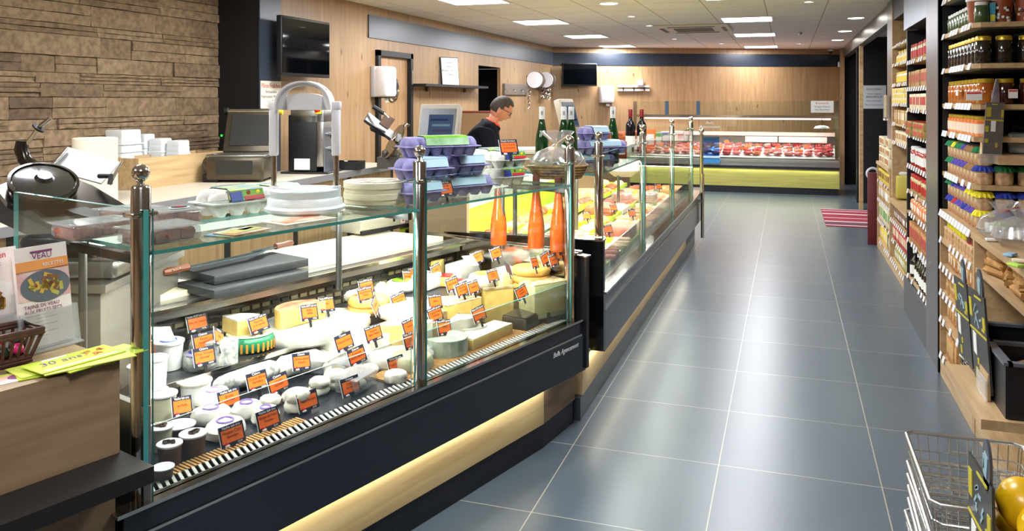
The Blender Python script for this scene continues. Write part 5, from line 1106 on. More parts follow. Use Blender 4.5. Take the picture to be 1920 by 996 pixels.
# lilac cartons
p0 = onz(845, 372, ZS)
LT12 = [('Oeufs 12',-.01,.050,.014,LREDM),('Plein Air',.05,.046,.009,LYEL)]
def lil(lab, px, py, z, n, lm, rzo=0, D=None, sc=1.2, t2=None):
    p = onz(px, py, z) if D is None else at(px, py, D); p.z = z
    t = egg_carton(lab, p, A1+rzo, n, LIL, lm, 'lilac egg cartons', t2); t.scale = (sc,)*3; return t
lil('bottom lilac egg carton with pale blue label behind the small orange sign', 850, 366, ZS, 12, (LB,LB), -.25, None, 1.18)
lil('bottom lilac egg carton behind the middle chrome post', 782, 378, ZS, 6, (LB,LB), -.1, None, 1.2)
for px, D_, lb in ((790,3.25,'second level lilac egg carton behind the post'),(862,3.45,'second level lilac egg carton away from the post')):
    lil(lb, px, 0, ZS+.086, 6, (LB,LB), -.3, D_, 1.28)
lil('top lilac egg carton of twelve with green label', 822, 0, ZS+.176, 12, (LG,LSKY), -.45, 3.3, 1.0, LT12).scale = (1.0,1.15,1.15)
# meat packs
MEATP = mat('packed_meat', (190,124,104), .4, rgb2=(146,76,62), scale=30, bump=.6)
def meatpack(px, py, wpx, dpt, h, rz, lab, lbl=False):
    p = onz(px, py, ZS+.003); t = thing('meat_pack', lab, 'meat pack', p, A1+rz, 'vacuum packed meat on the top shelf'); w2 = W(p, wpx)
    mb = MB(); q = random.Random(px)
    for i in range(4): mb.box((-w2*.36+i*w2*.24,q.uniform(-.01,.01),h*.42),(w2*.26,dpt*.8,h*.8), MEATP, rz=q.uniform(-.2,.2), bev=.012)
    jit(mb,.003,px); mb.obj('meat_pieces', None, t)
    mb = MB(); mb.box((0,0,h/2),(w2,dpt,h), bev=.012); mb.box((0,0,h*.98),(w2*1.1,dpt*1.12,.003)); jit(mb,.003,px); mb.obj('plastic_tray', CLEAR, t)
    mb = MB(); mb.box((0,0,.0015),(w2*.9,dpt*.85,.002)); mb.obj('tray_liner', mat('liner',(190,170,160),.5), t)
    if lbl: mb = MB(); mb.lathe([(.026,0),(.026,.002)], (.02,-.01,h+.003), SWH, 20, sx=1.3); mb.lathe([(.020,0),(.020,.002)], (.02,-.01,h+.005), SIGN_N, 20, sx=1.3); mb.lathe([(.012,0),(.012,.002)], (.02,-.01,h+.0065), LREDM, 16, sx=1.3); mb.obj('round_label', None, t)
meatpack(176, 442, 120, .13, .045, 0, 'vacuum packed meat tray closest to the end glass')
meatpack(300, 452, 120, .13, .045, 0, 'vacuum packed meat tray just past the first chrome post')
meatpack(322, 418, 90, .12, .045, -.1, 'vacuum packed meat tray with a round label by the egg carton', True)
meatpack(240, 415, 90, .12, .045, .1, 'vacuum packed meat tray behind the first chrome post')
# leaflets on shelf
def leaflet(px, py, z, w_, h_, rz, m1, lab, name='leaflet', th=.003, n=1, prints=()):
    p = onz(px, py, z); t = thing(name, lab, 'leaflet', p, A1+rz)
    mb = MB()
    for i in range(n): mb.box((0,0,th*(i+.5)),(w_,h_,th*.8), m1, rz=(R.uniform(-.06,.06) if i < n-1 else 0))
    mb.obj('paper_sheet', None, t)
    for (x,y,sx,sy,mm,r_) in prints: mb = MB(); mb.box((x,y,n*th+.0006),(sx,sy,.0008), mm, rz=r_); mb.obj('printed_patch', None, t)
    return t
P1 = mat('print_pinkfood',(236,210,190),.5,rgb2=(220,120,80),scale=16); P2m = mat('print_greenfood',(150,190,90),.5,rgb2=(220,180,110),scale=16); P3 = mat('print_bluefood',(90,150,190),.5,rgb2=(200,210,120),scale=14)
leaflet(438, 437, ZS, .15, .10, .35, P3, 'blue and green recipe leaflet under the others on the glass shelf')
leaflet(455, 434, ZS+.004, .15, .09, .12, P1, 'pink and green recipe leaflet on top at the shelf edge', prints=((0,0,.13,.05,P2m,.1),(.03,.02,.06,.03,SWH,.3)))
leaflet(560, 413, ZS, .21, .14, -.02, mat('leaf_cream',(236,226,208),.5), 'wide cream recipe leaflet before the white cheese cutter', prints=((0,0,.17,.09,P1,0),))
# wire cheese cutter
p = onz(572, 398, ZS); sc_ = dep(p)/F
t = thing('cheese_cutter', 'white cheese portion cutter with round base, two steel rods and arched handle', 'cheese cutter', p, TH+.02)
r = 74*sc_
mb = MB(); mb.lathe([(r*.85,0),(r,.012),(r*1.02,.022),(r*.94,.03),(r*.92,.05),(r*.84,.062),(r*.8,.064)], n=40, m=WHITE); mb.obj('base_dish', None, t)
mb = MB(); mb.lathe([(r*.87,.058),(r*.87,.082),(r*.84,.085)], n=40); mb.obj('turntable', mat('pale_grey_plate',(206,212,214),.3), t)
rx = 58*sc_; ztop = 1.6-(-30)*sc_*0+.0
zz = lambda y: CAMZ+(HY-y)*sc_-ZS
for s in (-1,1):
    mb = MB(); mb.cyl((s*rx,0,.03), .010, zz(285)-.0, n=14); mb.obj('rod', CHROME, t)
    mb = MB(); mb.box((s*rx,0,(zz(205)+zz(292))/2),(.03,.03,zz(205)-zz(292)), bev=.006); mb.obj('sleeve', WHITE, t)
    mb = MB(); mb.box((s*rx,0,zz(198)),(.036,.03,.03), bev=.006); mb.obj('corner_bracket', WHITE, t)
    mb = MB(); mb.cyl((s*rx,0,.05), .017, .045, n=14); mb.obj('rod_socket', WHITE, t)
mb = MB(); a_, b_ = 52*sc_, 54*sc_; zb = zz(206); K = 24
out = [(-a_*1.0*math.cos(PI*i/K), zb+b_*math.sin(PI*i/K)**.8) for i in range(K+1)]
inn = [(-a_*.66*math.cos(PI*i/K), zb+b_*.50+b_*.34*math.sin(PI*i/K)) for i in range(K+1)]
low = [(-a_*.66*math.cos(PI*i/K), zb+b_*.42+b_*.16*math.sin(PI*i/K)) for i in range(K+1)]
def strip3(mb, A_, B_, y0, y1):
    for i in range(len(A_)-1):
        q = [A_[i],A_[i+1],B_[i+1],B_[i]]; vs = [(x,y0,z) for x,z in q]+[(x,y1,z) for x,z in q]
        mb.add(vs, [(0,1,2,3),(7,6,5,4),(0,4,5,1),(2,6,7,3),(0,3,7,4),(1,5,6,2)], WHITE)
strip3(mb, out, inn, -.012, .012); strip3(mb, low, [(x*1.2, zb) for x,z in low], -.012, .012)
mb.add([], [], WHITE)
for s in (-1,1):
    q = [(s*a_,zb),(s*a_*.6,zb),(s*a_*.66,zb+b_*.5)]; mb.add([(x,y,z) for y in (-.012,.012) for x,z in q], [(0,1,2),(5,4,3),(0,3,4,1),(1,4,5,2),(2,5,3,0)], WHITE)
mb.obj('handle_plate', None, t)
mb = MB(); 
for i in range(K):
    q = [out[i],out[i+1]]; vs = []
    for (x,z) in q:
        for y in (-.045,.045):
            for k_ in (1.0,.94): vs.append((x*k_,y,zb+(z-zb)*k_))
    mb.add(vs, [(0,2,6,4),(1,5,7,3),(0,4,5,1),(2,3,7,6)], WHITE)
mb.obj('arch_hood', None, t)
# round wooden cheese boxes
p = onz(706, 378, ZS); r = W(p,122)/2
for i in range(2):
    t = thing('round_wooden_box', ('lower' if i == 0 else 'upper')+' pale round wooden cheese box beside the white cutter', 'box', (p.x,p.y,ZS+i*.042), TH, 'round wooden cheese boxes')
    mb = MB(); mb.lathe([(r*.98,0),(r*.98,.03)], n=40, m=mat('poplar',(226,212,176),.7,var=.08,stretch=(1,1,10))); mb.obj('box_base', None, t)
    mb = MB(); mb.lathe([(r,.018),(r,.040),(r*.97,.0415)], n=40); mb.obj('box_lid', mat('poplar_lid',(232,220,188),.7,var=.06), t)
    if i == 1: mb = MB(); mb.lathe([(r*.62,.0415),(r*.62,.0425)], n=30, m=mat('lid_inkprint',(216,206,176),.7,rgb2=(110,110,110),scale=14)); mb.torus((0,0,.0425), r*.8, .0012, mat('pale_grey_ink',(150,150,150),.6), 36, 4); mb.obj('lid_print', None, t)
# bottles
GRB = mat('green_bottle', (16,58,22), .08, coat=.5); REDB = mat('dark_bottle', (16,12,20), .08, coat=.5); CAPW = mat('white_capsule',(225,225,225),.35); CAPR = mat('red_capsule',(120,22,30),.35)
def bottle(lab, loc, body, cap, rad=.037, h=.345, flute=True, lbl=None, group=None, sh=.42):
    t = thing('wine_bottle', lab, 'bottle', loc, TH, group)
    pr = [(rad*.8,0),(rad,.004),(rad,h*sh),(rad*.92,h*(sh+.10)),(rad*.6,h*(.68 if sh > .4 else .60)),(rad*.40,h*.80),(rad*.38,h*.98)] if flute else [(rad*.8,0),(rad,.004),(rad,h*.6),(rad*.9,h*.66),(rad*.45,h*.74),(rad*.38,h*.8),(rad*.38,h*.98)]
    mb = MB(); mb.lathe(pr, n=22, m=body); mb.obj('glass_body', None, t)
    c0 = .80 if flute else .82
    mb = MB(); mb.lathe([(rad*.43,h*c0),(rad*.44,h*.985),(rad*.40,h)], n=18); mb.obj('capsule', cap, t)
    if flute and cap is CAPW: mb = MB(); mb.box((0,-rad*.44,h*.90),(rad*.28,.001,h*.06)); mb.obj('capsule_print', mat('capsule_grey',(150,150,140),.5), t)
    if lbl: mb = MB(); mb.lathe([(rad*1.01,h*.12),(rad*1.01,h*.38)], n=22, caps=False); mb.obj('bottle_label', lbl, t)
    return t
for px, D_, lab in ((1016,4.72,'green wine bottle with white capsule behind the gift basket, closest to the man'),(1057,4.62,'green wine bottle with white capsule, first of the touching pair'),(1071,4.66,'green wine bottle with white capsule, second of the touching pair'),(1149,5.15,'green wine bottle with white capsule standing past the second lilac cartons')):
    p = at(px, 200, D_); bottle(lab, (p.x,p.y,ZS+.0), GRB, CAPW, .038, max(.3,p.z-ZS), group='green wine bottles')
for px, lab in ((1182,'dark wine bottle with red capsule, first of two'),(1203,'dark wine bottle with red capsule, second of two')):
    p = at(px, 205, 6.3); bottle(lab, (p.x,p.y,ZS), REDB, CAPR, .037, p.z-ZS, False, PAPER, 'dark red wine bottles')
ROSE = mat('rose_wine', (236,112,36), .04, coat=.8, rgb2=(206,78,26), scale=9, stretch=(3,3,.5), trans=.35); CAPB = mat('brown_capsule',(110,52,42),.4)
for px, py, lab in ((930,462,'rosé wine bottle partly hidden by the rear post'),(1001,468,'rosé wine bottle in the middle of the ledge'),(1043,474,'rosé wine bottle closest to the far chrome post')):
    p = onz(px, py, .866); bottle(lab, p+Vector((.0,.04,0)), ROSE, CAPB, .042, .36, True, None, 'rosé wine bottles', .27)
p = onz(930,462,.866)
# gift basket
p = onz(1046, 334, ZS); t = thing('gift_basket', 'wicker gift basket wrapped in crinkled cellophane with straw', 'basket', p, TH); t.scale = (1.1,)*3; WK = mat('wicker',(176,140,84),.7,var=.3,scale=60,bump=.6)
mb = MB()
for i in range(5): mb.torus((0,0,.008+i*.013), .085+.006*i, .0075, WK, 26, 6, Matrix.Diagonal((1.25,.9,1,1)))
mb.lathe([(.085,0),(.085,.005)], n=20, m=WK, sx=1.25, sy=.9); mb.obj('wicker_body', None, t)
mb = MB(); q = random.Random(4)
for i in range(30): a = q.uniform(0,6.28); rr_ = q.uniform(.02,.12); mb.tube([(rr_*math.cos(a),rr_*.7*math.sin(a),.06),(rr_*1.3*math.cos(a+.3),rr_*math.sin(a+.3),.075+q.uniform(0,.03))], .0016, mat('straw',(214,190,130),.7), 4)
mb.obj('straw_filling', None, t)['kind'] = 'stuff'
mb = MB()
for x, y, z_, r_, m_ in ((-.05,0,.09,.035,mat('salami_dust',(206,196,180),.8,rgb2=(120,70,56),scale=20)),(.0,.01,.1,.04,MATS['salami_dust']),(.05,-.01,.09,.034,mat('burgundy',(90,30,34),.4))): mb.sphere((x,y,z_), r_, m_, 12, 8)
mb.obj('sausages', None, t)
mb = MB(); mb.lathe([(.10,.03),(.115,.07),(.09,.12),(.03,.15),(.012,.16),(.06,.205),(.075,.22)], n=22, sx=1.15, sy=.9, caps=False); jit(mb,.008,5); o = mb.obj('cellophane', glassy('cellophane',(.93,.93,.93),.6,.15,.13), t); 
mb = MB(); mb.tube([(-.05,-.02,.02),(-.02,-.04,.13),(0,0,.165),(.05,.02,.2)], .004, mat('raffia',(220,190,120),.6), 5); mb.obj('raffia_tie', None, t)
# second lilac group
for i, (px, py, z_, lab) in enumerate(((1100,330,ZS,'bottom lilac egg carton beyond the gift basket'),(1122,322,ZS+.082,'top lilac egg carton beyond the gift basket'),(1112,300,ZS+.17,'uppermost lilac egg carton beside the second till'))):
    p = at(px, 0, 4.9); p.z = z_ - (.0 if i < 2 else .006); egg_carton(lab, p, PI/2-.9+.1*i, 12 if i < 2 else 6, LIL, (LB,LB), 'lilac egg cartons').scale = (1.15,)*3
# orange tall pack on shelf 2
p = at(1143, 300, 5.0); t = thing('spice_pack', 'tall orange and beige printed pack leaning on the second top shelf', 'pack', (p.x,p.y,ZS), TH+.2); t.rotation_euler = (0,-.12,TH+.2)
mb = MB(); mb.box((0,0,.11),(.05,.03,.22), mat('pack_orange',(214,130,60),.5,rgb2=(200,170,120),scale=12)); mb.box((0,-.016,.17),(.045,.002,.07), mat('pack_deep',(180,80,30),.5)); mb.obj('pack_body', None, t); mb = MB(); mb.box((0,-.0165,.06),(.04,.002,.04)); mb.obj('dark_label', SIGN_N, t)
# more things along the second counter top
q = random.Random(11)
for i, (px, D_, h_, m_, lab) in enumerate(((1162,5.6,.12,mat('jar_red',(150,50,40),.4),'red and brown preserve jar on the second top shelf'),(1172,5.9,.10,mat('tin_cream',(220,210,190),.5),'cream tin beside the preserve jar'),(1218,6.6,.17,mat('pack_orange2',(226,120,50),.5),'orange carton standing past the dark wine bottles'),(1232,7.0,.12,LSKY,'green printed pack past the orange carton'),(1246,7.4,.11,LIL,'lilac pack near the third post of the long case'),(1275,8.0,.10,PAPER,'white pack close to the end of the long case'))):
    p = at(px, 200, D_); t = thing('grocery_pack', lab, 'grocery pack', (p.x,p.y,ZS), TH); mb = MB(); mb.box((0,0,h_/2),(.09,.07,h_), m_, bev=.006); mb.obj('pack_body', None, t); mb = MB(); mb.box((0,-.0365,h_*.5),(.06,.001,h_*.5)); mb.obj('pack_label', PAPER if m_ is not PAPER else LREDM, t)
for i, px in enumerate((1205,1232,1256)):
    p = at(px, 215, 6.6+i*.6); t = thing('basket_tray', ['first','second','third'][i]+' small display tray of dried sausages on the long case', 'tray', (p.x-.12,p.y,ZS), PI/2, 'sausage trays'); mb = MB(); mb.box((0,0,.015),(.3,.2,.03), WK, bev=.01); mb.obj('tray_body', None, t)
    mb = MB()
    for k in range(6): mb.sphere((q.uniform(-.1,.1),q.uniform(-.06,.06),.045), .03, (MATS['salami_dust'],MEATP)[k%2], 8, 6, (1.8,.7,.7))
    mb.obj('sausages', None, t)
# ================================================================ LONG CASE CONTENT
LIME = mat('lime_tray', (196,222,44), .35); TRW = mat('tray_white',(225,225,220),.4)
PAST = [mat('pastry_%d'%i, c, .55, rgb2=c2, scale=22, bump=.5) for i, (c, c2) in enumerate((((226,180,120),(190,120,70)),((236,206,160),(214,150,100)),((206,120,90),(160,70,50)),((240,220,190),(230,180,140)),((196,110,60),(150,70,40))))]
names = ('terrine slices','breaded cutlets','stuffed tomatoes','pale sausages','roast slices')
ORD = ['first','second','third','fourth','fifth','sixth','seventh','eighth','ninth','tenth','eleventh','twelfth','thirteenth']
k = 0
Y = 4.5
rows = [-1.16,-1.47,-1.80]
while Y < 8.9:
    for xi, X_ in enumerate(rows):
        q = random.Random(k*7+3); tm = LIME if (k % 4 != 3) else TRW
        t = thing('food_tray', '%s tray of %s in the long case, %s row, %s along' % ('lime green' if tm is LIME else 'white', names[k%5], ('aisle side','middle','rear')[xi], ORD[int((Y-4.49)/.40)]), 'food tray', (X_, Y+.16, .592+.035*xi), 0, 'deli trays in the long case')
        mb = MB(); mb.box((0,0,.006),(.28,.36,.012), tm)
        for s in (-1,1): mb.box((s*.137,0,.02),(.008,.36,.04), tm); mb.box((0,s*.177,.02),(.28,.008,.04), tm)
        mb.obj('tray_body', None, t)
        mm = PAST[(k*3+xi) % 5]; kind = (k+xi) % 3
        if k % 7 == 2:
            mb = MB(); mb.box((0,0,.06),(.22,.28,.09), mm, bev=.02); jit(mb,.004,k); mb.obj('food_piece', None, t); k += 1; continue
        for a in range(6):
            mb = MB(); x = -.085+(a%2)*.17+q.uniform(-.02,.02); y = -.115+(a//2)*.115+q.uniform(-.02,.02)
            if kind == 0: mb.box((x,y,.035),(.12,.08,.05), mm, rz=q.uniform(-.6,.6), bev=.012)
            elif kind == 1: mb.sphere((x,y,.04), .036, mm, 12, 8, (1.5,1,.9))
            else: mb.lathe([(.045,0),(.055,.02),(.04,.045)], (x,y,.012), mm, 14)
            jit(mb,.003,k*10+a); mb.obj('food_piece', None, t)
        k += 1
    Y += .40
for i, (px, py) in enumerate(((1140,430),(1150,390),(1165,362),(1210,352),(1100,405),(1185,400),(1235,350))):
    p = onz(px, py, .74); t = sign(0,0,0,'Fait maison',('Pâté','Tourte','Quiche','Rillettes','Terrine','Saucisse','Jambon')[i],'12€','orange price sign in the long deli case, '+('by the first bottle','behind the first tray','near the tomato pack','by the third post','close to the rosé bottles','between white trays','furthest along')[i].replace('furthest','last'), -.25, 0, .95, 'price signs in the long case', pos=p)
p = onz(1170,372,.64); 
for i,(px,py,lab) in enumerate(((1168,378,'clear tub of red salad in the long case'),(1215,378,'clear tub of sliced meat in the long case'))):
    p = onz(px,py,.66); t = thing('salad_tub', lab, 'tub', p, 0); mb = MB(); mb.box((0,0,.04),(.15,.15,.07), MEATP if i else mat('salad_red',(214,90,60),.5,rgb2=(240,200,180),scale=20), bev=.012); mb.obj('salad', None, t); mb = MB(); mb.box((0,0,.045),(.18,.18,.09), bev=.015); mb.obj('clear_tub', CLEAR, t)
# tongs + pots on divider
# ================================================================ MEAT COUNTER CONTENT
MT = [mat('meat_%d'%i, c, .35, rgb2=c2, scale=12, bump=.4, coat=.3) for i, (c, c2) in enumerate((((196,60,60),(140,30,34)),((222,120,116),(190,80,80)),((170,40,44),(230,190,180)),((234,160,140),(200,100,90)),((226,140,70),(190,90,50))))]
q = random.Random(21); k = 0
ORD = ['first','second','third','fourth','fifth','sixth','seventh','eighth','ninth','tenth','eleventh','twelfth']
for row in range(4):
    for col in range(20):
        x = -2.55+col*.17; y = YM+.16+row*.17; z_ = .615+(y-YM-.02)*.229+.0
        mm = MT[q.choice((0,0,1,1,2,3,4))]; typ = q.choice((0,1,2))
        o_ = thing('meat_cut', MLAB := '%s piece of fresh meat, %s row from the glass' % ({0:'dark red',1:'pink',2:'marbled red',3:'pale pink',4:'orange marinated'}[MT.index(mm)], ORD[row]), 'meat', (x+q.uniform(-.02,.02), y, z_+.004), q.uniform(-.8,.8), MLAB)
        mb = MB()
        if typ == 0: mb.box((0,0,.03),(.15,.12,.055), mm, bev=.025)
        elif typ == 1: mb.sphere((0,0,.03), .05, mm, 12, 8, (1.7,1.1,.65))
        else:
            for a in range(3): mb.box((-.04+a*.04,0,.03+a*.008),(.03,.12,.05), mm, ry=.4, bev=.01)
        jit(mb,.005,k); mb.obj('meat_body', None, o_); k += 1
for i in range(12):
    x = -2.4+i*.27; y = YM+.3+(i%3)*.18; z_ = .72+(i%3)*.05
    t = sign(0,0,0,'Boucherie',('Filet','Rôti','Bavette','Entrecôte')[i%4],'19€','orange price sign among the meat, %s along from the serving side' % ORD[i], -A1, 0, 1.15, 'price signs in the meat case', pos=Vector((x,y,z_+.03))); t.rotation_euler = (-.2,0,0)
for i, x in enumerate((-.35,.35)):
    t = thing('white_price_strip', ('first' if i == 0 else 'second')+' white paper strip on the glass of the meat case', 'paper strip', (x-.1,YM+.62,.90), 0, 'white strips in the meat case'); mb = MB(); mb.box((0,0,0),(.55 if i == 0 else .8,.03,.10)); mb.obj('strip_body', PAPER, t)
t = sheet('meat_notice', 'white notice with red print clipped on the top glass of the meat case', (.55,YM-.006+.05,1.49), 0, .36, .2, lines=(('Boucherie',.06,.05,RED),('Origine France',.0,.04,INK),('Veau Boeuf Porc',-.05,.035,INK)))
# small hot lamps above meat
for i, x in enumerate((.55,)):
    t = thing('glass_shelf_lamp', 'small round lamp shade under the top glass of the meat case', 'lamp', (x,YM+.2,1.12), 0); mb = MB(); mb.lathe([(.13,0),(.1,.035),(.03,.05)], n=22); mb.obj('lamp_shade', WHITE, t); mb = MB(); mb.cyl((0,0,.05), .008, .14, n=8); mb.obj('stem', CHROME, t)
# fried snacks tray behind bottles
p = at(1168, 232, 7.4); t = thing('snack_bowl','white bowl of brown crackling on the rear worktop','bowl',(p.x,p.y,.91+.0),0); mb = MB(); mb.lathe([(.08,0),(.16,.06),(.165,.30),(.15,.31)], n=20); mb.obj('bowl', WHITE, t); mb = MB(); q = random.Random(3)
for i in range(26): mb.sphere((q.uniform(-.1,.1),q.uniform(-.1,.1),.33+q.uniform(-.02,.06)), .035, PAST[4], 6, 5, (1.4,.6,.8))
mb.obj('crackling', None, t)
# ================================================================ DESK ITEMS
ZD = .942
def brochure(px, py, w_, h_, rz, lab, kind):
    p = onz(px, py, ZD); t = thing('recipe_brochure_stand', lab, 'brochure stand', p, A1+rz)
    M = Matrix.Rotation(-.16, 4, 'X')
    mb = MB()
    mb.box((0,.004,h_/2+.01),(w_,.012,h_), mat('brochure_paper',(236,226,220),.45), M=M); mb.obj('brochures', None, t)
    g = MB(); g.box((0,-.012,h_*.2),(w_*1.1,.003,h_*.36), CLEAR, M=M); g.box((0,.014,h_*.3),(w_*1.1,.003,h_*.6), CLEAR, M=M)
    for s in (-1,1): g.box((s*w_*.55,0,h_*.2),(.003,.03,h_*.38), CLEAR, M=M)
    g.box((0,-.0,.004),(w_*1.1,.06,.004), CLEAR); g.obj('clear_holder', None, t)
    def patch(x, z, sx, sz, mm, nm='printed_patch', dy=0):
        k_ = MB(); k_.box((x*w_,-.0028-dy,z*h_+.01),(sx*w_,.001,sz*h_), mm, M=M); return k_.obj(nm, None, t)
    def tx(s_, x, z, sz, mm, al='CENTER'):
        v = M @ Vector((x*w_,-.0048,z*h_+.01)); text_obj('lettering', s_, sz, mm, t, v, (PI/2-.16,0,0), ext=.0002, align=al, wmax=w_*.8)
    if kind:
        patch(0,.80,1,.11,mat('brochure_orange',(240,160,90),.5)); patch(0,.61,1,.30,mat('brochure_photo',(214,150,150),.5,rgb2=(236,214,206),scale=9))
        k_ = MB(); k_.lathe([(w_*.47,0),(w_*.47,.0012)], n=30, M=M @ Matrix.Translation((.003,-.004,.59*h_+.01)) @ Matrix.Rotation(PI/2,4,'X') @ Matrix.Diagonal((1,.62,1,1)), m=mat('plate_grey',(96,104,112),.4)); k_.obj('plate_print', None, t)
        k_ = MB(); q = random.Random(8)
        for i in range(26):
            a = q.uniform(0,6.28); r_ = q.uniform(0,.36)*w_; k_.box((r_*math.cos(a)+.003,-.0055,.59*h_+.01+r_*.55*math.sin(a)),(.022,.0008,.010),(mat('food_a',(214,170,70),.5),mat('food_b',(150,90,50),.5),mat('food_c',(190,180,80),.5))[i%3], ry=q.uniform(0,3), M=M)
        k_.obj('food_print', None, t)
        tx('VEAU',0,.895,.022,PURP); tx('RECETTES',.2,.80,.013,SWH); tx('TAJINE DE VEAU\nAUX FRUITS SECS',-.42,.375,.013,PURP,'LEFT'); 
        patch(0,.94,.42,.022,PURP)
        for i in range(7): patch(-.2+.2*(i%2),.31-i*.035,.4,.006,mat('fine_print',(170,150,165),.6))
    else:
        tx('elRougien',.0,.93,.024,mat('print_redpink',(214,50,70),.5)); tx('partout',.05,.85,.016,INK)
        k_ = MB(); k_.box((-.0,-.0035,.6*h_),(w_*.6,.001,h_*.32), SWH, ry=.5, M=M); k_.obj('plate_print', None, t)
        k_ = MB(); q = random.Random(9)
        for i in range(22): k_.box((q.uniform(-.22,.22)*w_,-.005,.6*h_+q.uniform(-.12,.12)*h_),(.024,.0008,.012),(MATS['food_a'],MATS['food_b'],mat('food_d',(110,66,40),.5))[i%3], ry=q.uniform(0,3), M=M)
        k_.obj('food_print', None, t); tx('saison',-.1,.33,.016,mat('print_coral',(220,110,90),.5))
brochure(93, 652, .142, .262, .12, 'clear stand of veal tajine recipe brochures beside the end glass', 1)
brochure(-10, 668, .150, .262, .10, 'clear stand of recipe brochures cut off by the picture edge', 0)
# wicker basket
p = onz(2, 690, ZD); t = thing('wicker_basket', 'dark brown wicker basket at the corner of the checkout desk', 'basket', p+Vector((-.02,-.0,0)), A1); WB = mat('dark_wicker',(84,44,32),.55,var=.3,scale=50,bump=.4)
for nm, z_, k_ in (('base_ring',.008,.72),('rim_ring',.075,1.0)):
    mb = MB(); q = [(-.09*k_,-.05*k_,z_),(.09*k_,-.05*k_,z_),(.09*k_,.06*k_,z_),(-.09*k_,.06*k_,z_)]
    for dz in (0,.008): mb.tube([(x,y,z+dz) for x,y,z in q], .0065, WB, 7, True)
    mb.obj(nm, None, t)
mb = MB(); mb.box((0,.0,.006),(.14,.08,.006), WB)
for i in range(9):
    f = -1+2*i/8; mb.tube([(.065*f,-.036,.01),(.09*f,-.05,.075)], .004, WB, 5); mb.tube([(.065*f,.042,.01),(.09*f,.06,.075)], .004, WB, 5)
for s in (-1,1):
    for i in range(4): f = -.8+1.6*i/3; mb.tube([(s*.065,.04*f,.01),(s*.09,.055*f,.075)], .004, WB, 5)
mb.obj('weave', None, t)
mb = MB(); q = random.Random(5)
for i in range(14): mb.sphere((q.uniform(-.06,.06),q.uniform(-.03,.03),.03+q.uniform(0,.03)), .015, (mat('candy_pink',(214,40,110),.4),CHOC,BLACK)[i%3], 8, 6)
mb.obj('sweets', None, t)
# green flyers
FG = mat('flyer_green',(184,208,60),.45); FG2 = mat('flyer_yellowgreen',(206,216,90),.45)
for i, (px, py, rz_, lab) in enumerate(((120,688,-.35,'lowest lime green flyer of the fan on the checkout desk'),(112,682,-.15,'second lime green flyer of the fan on the desk'),(185,672,.0,'lime green flyer reaching over the desk end'),(160,678,-.25,'lime green flyer under the printed one'),(140,674,-.05,'top lime green flyer with purple and orange print'))):
    p = onz(px, py, ZD+.001+i*.003); t = thing('green_flyer', lab, 'flyer', p, A1+rz_+.1, 'fan of lime green flyers'); mb = MB(); mb.box((0,0,.0013),(.21,.10,.0025), (FG,FG2)[i%2]); mb.obj('paper_sheet', None, t)
    if i == 4:
        text_obj('lettering', '30 ans', .04, mat('flyer_purple',(110,70,120),.5), t, (-.03,.01,.003), (0,0,0), ext=.0002, shear=.2); mb = MB(); q = random.Random(2)
        for k in range(16): mb.box((q.uniform(.03,.08),q.uniform(-.02,.03),.0032),(.014,.005,.0006), mat('flyer_coral',(224,130,70),.5), rz=q.uniform(0,3))
        mb.obj('printed_leaves', None, t); mb = MB(); mb.box((-.03,.04,.003),(.06,.01,.0005)); mb.box((0,-.037,.003),(.18,.008,.0005)); mb.obj('printed_strip', SWH, t)
p = onz(14, 712, ZD); t = thing('postcard', 'glossy card with purple oval print at the desk edge', 'card', p, A1-.1); mb = MB(); mb.box((0,0,.001),(.13,.07,.002), mat('card_photo',(226,214,214),.3,rgb2=(220,170,140),scale=10)); mb.obj('card', None, t); mb = MB(); mb.lathe([(.02,.002),(.02,.0028)], (.03,0,0), PURP, 20, sx=1.5); mb.box((0,.03,.0024),(.13,.01,.0006), FG); mb.obj('printed_patch', None, t)
